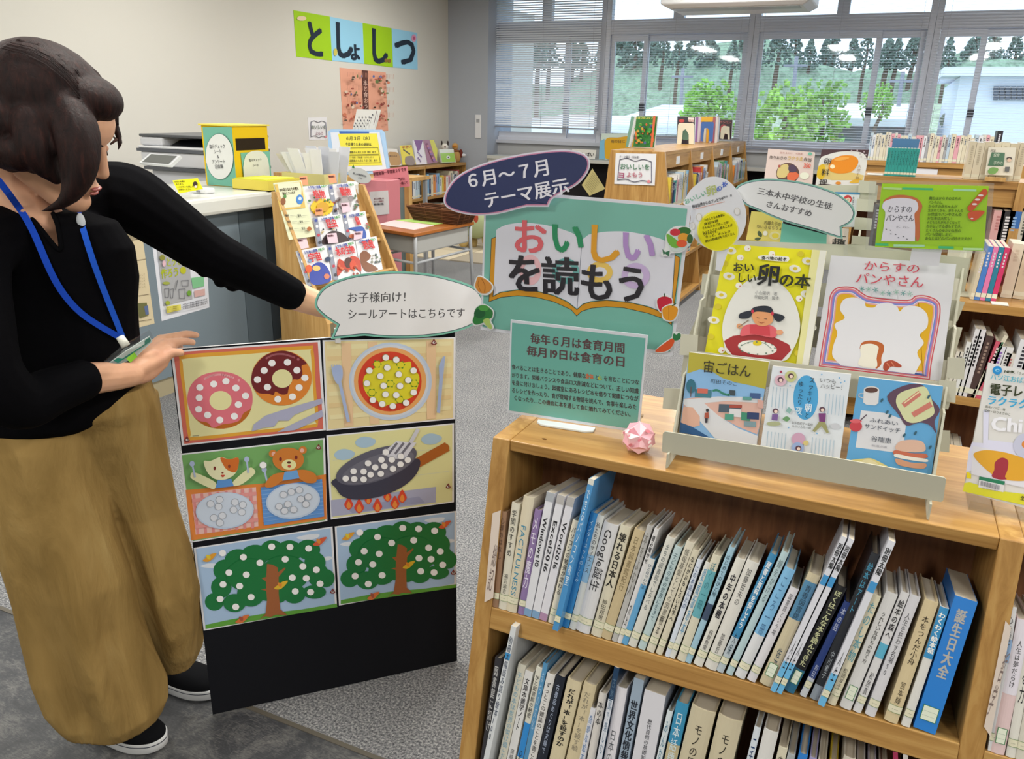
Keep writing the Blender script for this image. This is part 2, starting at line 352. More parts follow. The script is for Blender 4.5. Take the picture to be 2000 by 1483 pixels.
# ------------------------------------------------------------------ outside
def leaffn(nt, b, c):
    v = texc(nt, (1, 1, 1)); n = N(nt, 'ShaderNodeTexNoise', Scale=2.5, Detail=8.0, Roughness=.8); nt.links.new(v, n.inputs['Vector'])
    h = N(nt, 'ShaderNodeHueSaturation'); nt.links.new(c, h.inputs['Color']); m = N(nt, 'ShaderNodeMapRange'); m.inputs[1].default_value = .35; m.inputs[2].default_value = .65; m.inputs[3].default_value = .45; m.inputs[4].default_value = 1.5
    nt.links.new(n.outputs['Fac'], m.inputs[0]); nt.links.new(m.outputs[0], h.inputs['Value']); nt.links.new(h.outputs[0], b.inputs['Base Color'])
mat('foliage', .9, spec=.1, fn=leaffn)
gr = struct('terrain', MB().box((-60, 10.5, -4.2), (60, 130, -4), '7fa060'), 'foliage')
# slope behind: grass bank then wooded hill, distance haze mixed into their greens
def hillmesh(name, prof, y0, depth, col, n=60, amp=.0):
    m = MB(); rows = []
    for j in range(9):
        t = j/8; row = []
        for i in range(n+1):
            x = -70+120*i/n; h = prof(x); z = -4+(h+4)*math.sin(t*math.pi/2); y = y0+depth*t
            z += amp*noise.noise(V((x*.35, y*.35, 1.7)))*t; row.append((x, y, z))
        rows.append(row)
    vs = [p for r in rows for p in r]; w1 = n+1
    m.mesh(vs, [(j*w1+i, j*w1+i+1, (j+1)*w1+i+1, (j+1)*w1+i) for j in range(8) for i in range(n)], lin(col), 0, True)
    return struct(name, m, 'foliage')
def zat(px, py, Y): return ony(px, py, Y).z
hillmesh('hill', lambda x: .9+.05*(x+25)+.6*math.sin(x*.1), 34, 22, 'a9b79a', amp=.4)
hillmesh('hill', lambda x: 5.2+2.6*math.exp(-((x+11)/7)**2)+1.1*math.sin(x*.25), 62, 14, '93ab90', amp=2)
def tree(x, y, z0, h, wd, kind, label, seed, col, group):
    rr = random.Random(seed); t = thing('tree', label, 'tree', (x, y, z0), group)
    MB().tube([(x, y, -4), (x, y, z0), (x+.1, y, z0+h*.4), (x, y, z0+h*.85)], [wd*.07, wd*.07, wd*.05, wd*.02], '6b5a4c', 7).build('trunk', 'matte', t)
    m = MB(); cl = lin(col)
    for k in range(420 if kind == 'bush' else 300):
        if kind == 'bush':
            th = rr.uniform(0, 6.28); ph = math.acos(rr.uniform(-.7, 1)); r_ = rr.uniform(.65, 1.0)*(1+.25*math.sin(3*th+seed))
            c = V((x+wd*.5*r_*math.sin(ph)*math.cos(th), y+wd*.5*r_*math.sin(ph)*math.sin(th), z0+h*.55+h*.45*r_*math.cos(ph)))
        else:
            q = rr.uniform(.2, 1); rad = wd*.5*(1.05-q)*rr.uniform(.5, 1.1); th = rr.uniform(0, 6.28); c = V((x+rad*math.cos(th), y+rad*math.sin(th), z0+h*q))
        s = wd*rr.uniform(.035, .07); a = V((rr.uniform(-1, 1), rr.uniform(-1, 1), rr.uniform(-1, 1))).normalized(); b_ = a.orthogonal().normalized(); d_ = a.cross(b_)
        g = rr.uniform(.75, 1.2); cc = (cl[0]*g, cl[1]*g, cl[2]*g)
        m.mesh([c+b_*s, c+d_*s, c-b_*s, c-d_*s, c+a*s*.8, c-a*s*.8], [(0, 1, 4), (1, 2, 4), (2, 3, 4), (3, 0, 4), (1, 0, 5), (2, 1, 5), (3, 2, 5), (0, 3, 5)], cc)
    m.build('crown', 'foliage', t, kind='stuff')
def treeat(px, ptop, pbot, wpx, Y, kind, label, seed, col, group='trees outside the windows'):
    a = ony(px, ptop, Y); b = ony(px, pbot, Y); wd = (ony(px+wpx/2, ptop, Y)-ony(px-wpx/2, ptop, Y)).length
    tree(a.x, Y, b.z, a.z-b.z, wd, kind, label, seed, col, group)
treeat(1385, 165, 300, 115, 17, 'bush', 'bright green leafy bush outside the second window', 1, '86b84e', 'green bushes outside')
treeat(1535, 170, 330, 130, 18, 'bush', 'yellow-green bush outside the third window', 2, '93bf55', 'green bushes outside')
treeat(1610, 160, 330, 110, 19, 'bush', 'large bright green bush beside the white shed roof', 3, '8cbb58', 'green bushes outside')
treeat(1722, 165, 250, 60, 19, 'bush', 'narrow green tree seen between two window mullions', 4, '8cbb58', 'green bushes outside')
treeat(985, 240, 275, 45, 16, 'bush', 'small dark green bush outside by the pillar', 5, '5f8f58', 'green bushes outside')
treeat(1870, 215, 260, 70, 21, 'bush', 'grey-green shrub outside beside the white building', 8, '86907c', 'green bushes outside')
rr = random.Random(5)
for k in range(34):
    Y = rr.uniform(66, 76); px = 960+k*31+rr.uniform(-10, 10); tp = (60 if px < 1480 else 50)+rr.uniform(-18, 26) if k % 5 else 75
    treeat(px, tp, 150, rr.uniform(50, 80), Y, 'pine', 'tall dark conifer on the wooded hilltop outside', 30+k, '6f8278', 'conifers on the hilltop')
# white sheds and the white building
def shed(name, label, x0p, x1p, ytop, ybot, Y, dep, wc, rc, cat='building'):
    a = ony(x0p, ytop, Y); b = ony(x1p, ybot, Y); t = thing(name, label, cat, ((a.x+b.x)/2, Y, -4))
    MB().box((a.x, Y, -4), (b.x, Y+dep, b.z), wc).build('wall', 'matte', t)
    zr = a.z
    MB().hexa([V(q) for q in ((a.x-.3, Y-.3, b.z), (b.x+.3, Y-.3, b.z), (b.x+.3, Y+dep, zr), (a.x-.3, Y+dep, zr), (a.x-.3, Y-.3, b.z+.15), (b.x+.3, Y-.3, b.z+.15), (b.x+.3, Y+dep, zr+.15), (a.x-.3, Y+dep, zr+.15))], lin(rc)).build('roof', 'matte', t)
    return t, a, b
shed('shed', 'low brown-walled shed with white roof outside the first window', 975, 1165, 235, 262, 19, 5, '9b7f74', 'e8ecf2')
shed('shed', 'pale sloping roof outside behind the green picture book', 1200, 1300, 212, 262, 17, 5, 'a9a9b0', 'dfe4ee')
shed('shed', 'white roofed shed right of the large bright bush', 1632, 1770, 208, 248, 20, 5, '6d7078', 'f0f3fa')
t, a, b = shed('white_building', 'large white building with rows of small dark dots outside', 1878, 2120, 138, 150, 17.5, 6, 'e4e9f5', 'eef1f8')
m = MB()
for r_ in range(3):
    for k in range(10):
        c = ony(1945+k*11.5, 173+r_*9, 17.45); m.box((c.x-.035, 17.42, c.z-.035), (c.x+.035, 17.5, c.z+.035), '5c6270')
m.build('vent_hole', 'matte', t, kind='stuff')
for px, tp, bt, lb in ((1334, 133, 285, 'slender grey utility pole outside the second window'), (1556, 110, 250, 'brown utility pole outside the third window'), (1764, 140, 215, 'thin wooden pole outside the narrow sash')):
    a = ony(px, tp, 24); b = ony(px, bt, 24); t = thing('utility_pole', lb, 'pole', (b.x, 24, -4))
    MB().tube([(b.x, 24, -4), (a.x, 24, a.z)], 0.05, '8d8f98', 8).build('pole', 'matte', t)
    MB().box((a.x-.3, 23.97, a.z-.26), (a.x+.3, 24.03, a.z-.2), '8d8f98').build('crossbar', 'matte', t)
# ------------------------------------------------------------------ near double-faced bookcase
TS = math.atan(.21); ZT = .772; Y0 = 1.31; YBK = 1.70
FACE = Pl((0, Y0, ZT), (0, -math.cos(TS), math.sin(TS)))
EY = V((0, math.cos(TS), -math.sin(TS))); EZ = V((0, math.sin(TS), math.cos(TS))); EX = V((1, 0, 0))
BF = -EY                        # direction out of the face
xa, xb = -.622, .246            # panel centres
def yf(z): return Y0-.21*(ZT-z)
PANELS = [(-.632, -.596), (.236, .270), (1.10, 1.135)]
bc = thing('bookcase', 'waist-high oak bookcase with slanted shelves full of spines, nearest the camera', 'bookcase', (.2, 1.5, 0))
for x0, x1 in PANELS:
    m = MB(); m.hexa([V(q) for q in ((x0, yf(0), 0), (x1, yf(0), 0), (x1, YBK+.17, 0), (x0, YBK+.17, 0), (x0, yf(ZT), ZT+.001), (x1, yf(ZT), ZT+.001), (x1, YBK, ZT+.001), (x0, YBK, ZT+.001))], lin('fff'*2))
    m.build('side_panel', 'wood_z', bc, bevel=.002)
for (a0, a1), (b0, b1) in zip(PANELS, PANELS[1:]):
    MB().box((a1, Y0+.002, ZT-.022), (b0, YBK, ZT)).build('top_board', 'wood_x', bc, bevel=.002)
    # centre back panel
    ym = 1.50
    MB().hexa([V(q) for q in ((a1, ym-.07, .03), (b0, ym-.07, .03), (b0, ym-.05, .03), (a1, ym-.05, .03), (a1, ym, ZT-.022), (b0, ym, ZT-.022), (b0, ym+.02, ZT-.022), (a1, ym+.02, ZT-.022))], lin('ffffff')).build('back_panel', 'wood_dark', bc)
    for zt in (.438, .075):
        o = V((a1, yf(zt), zt)); q = [o, o+EX*(b0-a1), o+EX*(b0-a1)+EY*.19, o+EY*.19]
        MB().hexa([p-EZ*.045 for p in q]+q, lin('ffffff')).build('shelf', 'wood_x', bc, bevel=.0015)
    MB().box((a1, yf(0)+.02, 0), (b0, yf(0)+.04, .03)).build('plinth', 'wood_x', bc)
# label holder sleeve on the left end panel and right post
def sleeve(px4, name, label, txt, dz=.004):
    pl = FACE.off(dz); o, a = card(name, label, 'label', pl, px4, .0006, 'd9cbc0', 'film')
    a.vtext(txt, (px4[0][0]+px4[1][0])/2, px4[0][1]+60, (px4[3][0]+px4[2][0])/2, px4[3][1]-20, 9, '7a6a66'); a.build('lettering', o, 'paper')
sleeve([(962, 1003), (978, 997), (963, 1168), (946, 1177)], 'shelf_label', 'clear shelf label sleeve on the left end panel of the nearest bookcase', '総記')
sleeve([(1964, 1213), (1975, 1226), (1935, 1440), (1922, 1420)], 'shelf_label', 'translucent label sleeve hanging beside the oak divider post', '哲学')

def near_book(org, lean, W, D, H, col, title, tcol, label, cat='book', kind='hard', author='', lat=False, band='F', tsize=.62, sub=None, colbot=None, ttop=.06, tbot=.62, bold=.01, group=None, topcol=None, acol=None):
    ex = EX*math.cos(lean)-EZ*math.sin(lean); ez = EX*math.sin(lean)+EZ*math.cos(lean); o = V(org)
    P = lambda x, y, z: o+ex*x+EY*y+ez*z
    hard = kind == 'hard'; th = .0022 if hard else .0006; mb = MB(); n = 7
    bul = W*.16 if hard else 0
    sp = lambda x: bul*(1-(2*x/W-1)**2)   # spine bulge
    xs = [W*i/(n-1) for i in range(n)]
    outer = [(x, -sp(x)) for x in xs]; inner = [(max(th, min(W-th, x)), -sp(x)+th*1.5) for x in xs]
    prof = outer+[(W, D), (W-th, D)]+inner[::-1]+[(th, D), (0, D)]
    k = len(prof); vs = [P(x, y, 0) for x, y in prof]+[P(x, y, H) for x, y in prof]
    fs = [(i, (i+1) % k, (i+1) % k+k, i+k) for i in range(k)]
    caps = [tuple(i+k*t for i in c) for t in (0, 1) for c in ([j, j+1, 2*n+2-j-1-0, 2*n+2-j] for j in range(n-1))]
    caps = []
    for t in (0, 1):
        for j in range(n-1):
            a_, b_ = j, j+1; c_ = n+2+(n-1-b_); d_ = n+2+(n-1-a_); q = [a_+k*t, b_+k*t, c_+k*t, d_+k*t]; caps.append(tuple(q if t else q[::-1]))
        q = [n-1+k*t, n+k*t, n+1+k*t, n+2+k*t]; caps.append(tuple(q if t else q[::-1]))
        q = [2*n+1+k*t, 2*n+2+k*t, 2*n+3+k*t, k*t]; caps.append(tuple(q if t else q[::-1]))
    mb.mesh(vs, fs+caps, lin(col))
    root = mb.build('magazine' if cat == 'magazine' else 'book', 'gloss', None, label, cat, group)
    ins = .004 if hard else .0008
    pg = MB(); x0, x1, y0, y1 = th, W-th, .002, D-ins
    q = [P(x0, y0, ins), P(x1, y0, ins), P(x1, y1, ins), P(x0, y1, ins), P(x0, y0, H-ins), P(x1, y0, H-ins), P(x1, y1, H-ins), P(x0, y1, H-ins)]
    pg.hexa(q, lin('cfc6b4')); pg.build('page_block', 'paper', root)
    # print on the spine
    a = Art(lambda X, Y: P(X, -sp(W/2)+0*X, Y), BF, ys=1, lift=.0002, step=.00008)
    def strip(z0, z1, c):
        a.up(); w2 = .9
        for i in range(n-1):
            a.mb.face([P(xs[i], -sp(xs[i]), z0)+BF*a.l, P(xs[i+1], -sp(xs[i+1]), z0)+BF*a.l, P(xs[i+1], -sp(xs[i+1]), z1)+BF*a.l, P(xs[i], -sp(xs[i]), z1)+BF*a.l], lin(c))
    if colbot: strip(0, H*colbot[0], colbot[1])
    if topcol: strip(H*topcol[0], H, topcol[1])
    if sub: strip(H*sub[0], H*sub[1], sub[2])
    tw = W*tsize
    if title:
        if lat:
            a.text(title, W*.5-tw*.36, H*(1-ttop), W*.5-tw*.36, H*(1-tbot), tw, tcol, bold)
        else:
            a.vtext(title, W/2, H*(1-ttop), W/2, H*(1-tbot), tw, tcol, bold)
    if author: a.vtext(author, W/2, H*.34, W/2, H*.15, min(tw, W*.6)*.8, acol or tcol)
    a.build('spine_lettering', root)
    # library label: cream band with green rules, or a framed square
    if band:
        b = Art(lambda X, Y: P(X, -sp(W/2), Y), BF, ys=1, lift=.0007, step=.00008); a = b
        if band == 'F':
            strip(.018, .030, 'ddd9c0'); strip(.0175, .0183, '6f8f5a'); strip(.030, .0308, '6f8f5a')
            a.text('---', W*.25, .022, W*.75, .022, .008, '9a9a88')
        elif band == 'S':
            x0_, x1_ = W*.14, W*.86; a.rect(x0_, .018, x1_-x0_, .026, '3f8050'); a.rect(x0_+.001, .019, x1_-x0_-.002, .024, 'dfe6d4')
            for z in (.026, .034): a.rect(x0_+.002, z, x1_-x0_-.004, .0005, 'a0b0a0')
        a.build('library_label', root, 'paper')
    return root
# (bottom-left px of spine, top-left px, width px, ...)
A_ = lambda x, y: (920+x/4.118, 880+y/4.118)
B_ = lambda x, y: (1260+x/3.53, 940+y/3.53)
C_ = lambda x, y: (1600+x/2.835, 960+y/2.835)
D_ = lambda x, y: (920+x/4.895, 1180+y/4.895)
E_ = lambda x, y: (1260+x/4.545, 1240+y/4.545)
def place(bot, top, wpx, zshelf, D, fwd=.004, **k):
    pl = FACE.off(fwd-.008); b = pl.at(*bot); t = pl.at(*top); r = pl.at(bot[0]+wpx, bot[1]+wpx*.2)
    d = t-b; a_, c_ = d.dot(EX), d.dot(EZ); lean = math.atan2(a_, c_); H = math.hypot(a_, c_)
    W = abs((r-b).x)*math.cos(lean)*.97
    # keep the top where it is seen and let the spine reach down to its board
    base = V((0, yf(zshelf), zshelf)); dv = EX*math.sin(lean)+EZ*math.cos(lean)
    H = ((t-base).dot(EZ)-.0008-W*max(0, math.sin(lean)))/math.cos(lean)
    return t-dv*H, lean, W, D, H, dict(k)
def row(specs, zshelf, grp):
    for s in specs:
        bot, top, wpx, col, title, tcol, label = s[:7]; k = s[7] if len(s) > 7 else {}
        D = k.pop('D', .135); fwd = k.pop('fwd', .004); drop = k.pop('drop', 0)
        b, lean, W, D, H, _ = place(bot, top, wpx, zshelf, D, fwd)
        near_book(b-EZ*drop, lean, W, D, H, col, title, tcol, label, group=grp, **k)
G1 = 'books on the upper slanted shelf'; G2 = 'books on the lower slanted shelf'
MG = dict(cat='magazine', kind='soft', band='F', tsize=.8)
row([
 (A_(185, 1100), A_(240, 485), 12, '96745a', '心理のはなし', '5a4032', 'brown book half hidden behind the clear label sleeve, upper shelf left end', dict(tbot=.5)),
 (A_(240, 1120), A_(330, 415), 16, 'd9d4c4', '学問のすすめ', '2a2a2a', 'off-white book with black brush title, second in upper shelf row', dict(author='福沢諭吉', tbot=.5, tsize=.6)),
 (A_(302, 1145), A_(425, 360), 21, 'd8ceb6', 'FACTFULNESS', '2f86a8', 'cream hardback with tall teal capital letters down its spine', dict(lat=True, ttop=.24, tbot=.86, tsize=.62, bold=0)),
 (A_(398, 1170), A_(515, 470), 13, '8d76a6', 'メモの魔力', 'e6e0f0', 'slim purple book between the cream and the white manual spines', dict(tbot=.75, tsize=.75)),
 (A_(443, 1203), A_(610, 330), 15, 'dfe0e6', 'Windows10', '23232b', 'white computer manual spine fading to blue, leftmost of three', dict(lat=True, ttop=.2, tbot=.6, tsize=.72, bold=.02, colbot=(.06, '7fa3c8'), kind='soft', band=None, topcol=(.93, 'a8adb4'), D=.15)),
 (A_(508, 1228), A_(696, 352), 15, 'e2e2e8', 'Excel2016', '23232b', 'white computer manual spine, middle one of three alike', dict(lat=True, ttop=.2, tbot=.62, tsize=.72, bold=.02, colbot=(.06, '7fa3c8'), kind='soft', band=None, topcol=(.93, 'b5b2b0'), D=.15)),
 (A_(572, 1248), A_(776, 368), 15, 'e4e2e8', 'Word2016', '23232b', 'white computer manual spine with red cover edge, rightmost of three', dict(lat=True, ttop=.2, tbot=.58, tsize=.72, bold=.02, colbot=(.06, 'b48fb0'), kind='soft', band=None, topcol=(.93, 'b5b2b0'), D=.15)),
 (A_(650, 1250), A_(820, 555), 14, 'dcd6c4', 'パソコンの勉強が変わる', '33302c', 'short cream book half covered by the tall leaning blue manual', dict(tbot=.72, tsize=.6)),
 (A_(765, 1265), A_(965, 492), 14, '2f7fbe', 'インターネットのしくみ', 'bcdcf2', 'blue book right behind the tall leaning blue manual', dict(tbot=.6, tsize=.5)),
 (A_(825, 1285), A_(1020, 512), 13, 'cfd3d2', '私たちのサイエンス', '44464c', 'slim white book with pale blue panel right of the blue book', dict(sub=(.42, .66, '8bb4d6'), tbot=.5)),
 (A_(872, 1310), A_(1073, 565), 29, 'd7d7da', 'Google誕生', '2e2e34', 'thick white book with large serif title, tenth in the upper row', dict(lat=True, ttop=.05, tbot=.62, tsize=.66, bold=.006, kind='hard')),
 (A_(1002, 1335), A_(1205, 592), 21, 'd6cfb9', '壊れる日本人', '24221f', 'cream book with heavy black characters beside the thick white one', dict(author='柳田邦男', tbot=.55, tsize=.66, bold=.03)),
 (A_(1092, 1347), A_(1318, 622), 20, 'c6b48f', '日本図書館紀行', '7a6a4a', 'tan hardback with faint brown title in the upper row', dict(tbot=.55, tsize=.5, bold=0)),
 (A_(1182, 1358), A_(1420, 596), 11, 'b7b6b4', '本をよむ人', '77756f', 'slim grey book next to the tan hardback', dict(tbot=.6)),
 (A_(1222, 1395), A_(1478, 622), 9, 'dad9da', '読み聞かせ', '222226', 'slim white book with bold black heading right of the grey one', dict(tbot=.3, bold=.03, author='貸出')),
 (A_(1258, 1403), B_(30, 525), 12, '64a3d0', 'ひと目でわかる', '2a4a66', 'short sky-blue book with white top in the upper row', dict(tbot=.35, topcol=(.7, 'd8d8d6'))),
 (A_(1325, 1385), B_(152, 375), 17, 'd7d6ce', 'まちの図書館でしらべる', '4c5a60', 'white book with grey-green thin title, left of the pale blue pair', dict(tbot=.66, tsize=.5, bold=0)),
 (B_(3, 1000), B_(208, 440), 15, 'b9cdd0', '子どもの本の世界に生きて', '3c5a66', 'pale blue-grey book with dark blue title, upper row middle', dict(tbot=.72, tsize=.55)),
 (B_(65, 1010), B_(288, 408), 16, 'd8d2c0', '情報基盤としての図書館', '5a5750', 'cream book with thin grey title, right of the pale blue-grey one', dict(author='根本', tbot=.72, tsize=.58, bold=0)),
 (B_(122, 1045), B_(330, 465), 13, 'd4cdb8', 'なにがおもしろい大学へ', '2a2824', 'cream book with small bold title and black star emblem', dict(tbot=.68, tsize=.55, bold=.02)),
 (B_(180, 1070), B_(362, 535), 10, 'd3dbe8', 'この本読んだの', '3e5a88', 'narrow white-blue book fourth from the cream star book', dict(tbot=.5)),
 (B_(215, 1085), B_(418, 552), 11, 'd9dad4', '愛蔵版あ本', '5f9ac0', 'narrow white book with light blue characters', dict(tbot=.75)),
 (B_(260, 1105), B_(468, 500), 17, 'd6d1bd', 'ぼくの一冊', '3a7c88', 'cream book with long teal title panel', dict(sub=(.42, .86, '66aab6'), tbot=.5, tsize=.55)),
 (B_(320, 1125), B_(580, 448), 12, '9fc3d6', 'はじめてのひと時', '2e4c5e', 'light blue slim book with dark oval mark', dict(sub=(.38, .52, '40506a'), tbot=.42)),
 (B_(386, 1122), B_(630, 520), 19, 'dcdad2', '中年の本棚', '22222c', 'white book with purple round emblem above its black title', dict(author='荻原魚雷', ttop=.14, tbot=.55, tsize=.55, bold=.03)),
 (B_(456, 1152), B_(705, 535), 25, 'dad8d2', '加藤哲夫の', '3a3a3c', 'broad white book with two columns of grey title', dict(author='加藤哲', tbot=.4, tsize=.4, bold=.0)),
 (B_(541, 1190), B_(862, 492), 15, '3c86b4', '蔵書と資料を探しよう', 'e8eef2', 'blue patterned book with white-outlined title and grey foot', dict(author='久保', tbot=.62, tsize=.62, bold=.03, colbot=(.3, 'b8c4cc'), acol='1c3c50')),
 (B_(612, 1200), B_(945, 478), 14, 'b4ccd2', '鐘をかける', '74868c', 'pale blue-green book with faint title, left of the sky-blue one', dict(tbot=.4)),
 (B_(667, 1225), B_(965, 585), 22, '7fb7df', 'こころ一冊', '45709a', 'sky-blue book turning white at its foot, crescent moon on spine', dict(tbot=.6, tsize=.5, bold=0, colbot=(.4, 'd8dade'))),
 (B_(754, 1250), B_(1002, 722), 18, 'dad8de', '図書館という場', '4a4a52', 'white book with a thin grey title right of the sky-blue book', dict(tbot=.5, tsize=.42, bold=0)),
 (B_(840, 1265), B_(1130, 620), 25, 'c8bda0', '青春図書館', '27435a', 'beige book with mottled blue title panel at the top', dict(sub=(.6, .93, '4f83a6'), author='佐次', band='S', ttop=.1, tbot=.4, tsize=.5)),
 ((1543, 1322), (1634, 1140), 22, '17181c', 'ぼくはこんな本を読んできた', 'c9cca0', 'black book with pale yellow title and teal foot', dict(band='S', tbot=.75, ttop=.04, tsize=.62, bold=.03, colbot=(.22, '2a6a8c'))),
 (C_(-80, 1065), C_(140, 604), 14, '223a7a', '本の話', 'c0c8e0', 'navy book with white foot between the two black ones', dict(author='和田誠', tbot=.3, colbot=(.2, 'c9cdd4'))),
 (C_(-32, 1090), C_(290, 335), 17, '20242c', '絵本はアート', '4aa0c4', 'tall black photographic book with blue title', dict(ttop=.06, tbot=.4, colbot=(.1, '8a94a0'), band=None, author='中川素子', acol='b0b8c0')),
 (C_(75, 1100), C_(298, 565), 17, 'd9d2b8', 'たのし本物', '5a9fb0', 'cream book with teal ring-shaped characters', dict(author='松岡享子', tbot=.6, tsize=.8, acol='44423c')),
 (C_(140, 1117), C_(372, 548), 24, 'd8d8d8', 'うれしい気持ちの育て方', '33332f', 'broad white book with a green framed label and light blue stamp', dict(band='S', ttop=.16, tbot=.6, tsize=.4, bold=.01)),
 (C_(222, 1122), C_(455, 550), 17, 'dadadc', '絵本の森へ', '2c2c30', 'white book with blue heart logo under its title', dict(author='松居直', ttop=.06, tbot=.38, tsize=.66, sub=(.46, .58, '5eb0cf'), bold=.02)),
 (C_(295, 1118), C_(505, 566), 21, 'd4d4da', '人生を狂わす名著50', '3a3a40', 'pale grey book with spaced dark title, left of the tan book', dict(ttop=.14, tbot=.66, tsize=.5, bold=.0)),
 (C_(390, 1167), C_(585, 592), 28, 'd3c29c', '本をつんだ小舟', '33291c', 'tan book with brush-written title beside the blue and white spine', dict(author='宮本輝', ttop=.12, tbot=.52, tsize=.5, band='F', bold=.01)),
 (C_(486, 1190), C_(670, 634), 18, 'dcdcd8', 'わくわく絵本箱', 'f4f4f0', 'slim book with blue upper half, left of the thick blue book', dict(topcol=(.58, '3a90c8'), tbot=.38, ttop=.04, tsize=.75, bold=.03)),
 (C_(552, 1205), C_(752, 575), 46, '2a7fd4', '誕生日大全', 'b5b3ae', 'thick bright blue book with large silver characters at the row end', dict(band='S', ttop=.08, tbot=.6, tsize=.46, bold=.04, kind='soft', D=.15)),
], .438, G1)
# magazines standing proud of the row
for bot, top, wpx, lb, tt in ((B_(892, 1377), C_(125, 245), 11, 'thin white magazine with cyan foot, left of the proud pair', '別冊太陽'), (B_(937, 1387), C_(165, 258), 11, 'thin white magazine with purple edge, right of the proud pair', '別冊太陽'), (C_(14, 1125), C_(385, 268), 14, 'thin tall white magazine beside the cream ring-lettered book', '別冊太陽')):
    b, lean, W, D, H, _ = place(bot, top, wpx, .438, .21, .02)
    near_book(b-EZ*.0, lean, W, .15, H, 'd8dae4', tt, '22242a', lb, cat='magazine', kind='soft', tsize=.8, ttop=.04, tbot=.2, bold=.03, sub=(.7, .76, '3f92cc'), colbot=(.2, '6ab4e2'), group=G1, author='人生')
b, lean, W, D, H, _ = place(A_(682, 1322), A_(948, 225), 11, .438, .16, .03)
near_book(b+EZ*0, lean, W, .15, H, '4a90c8', 'できるパソコン教室', 'dbe8f2', 'tall thin blue manual leaning in front of its row', kind='soft', group=G1, tbot=.7, topcol=(.965, 'd8d8d0'))
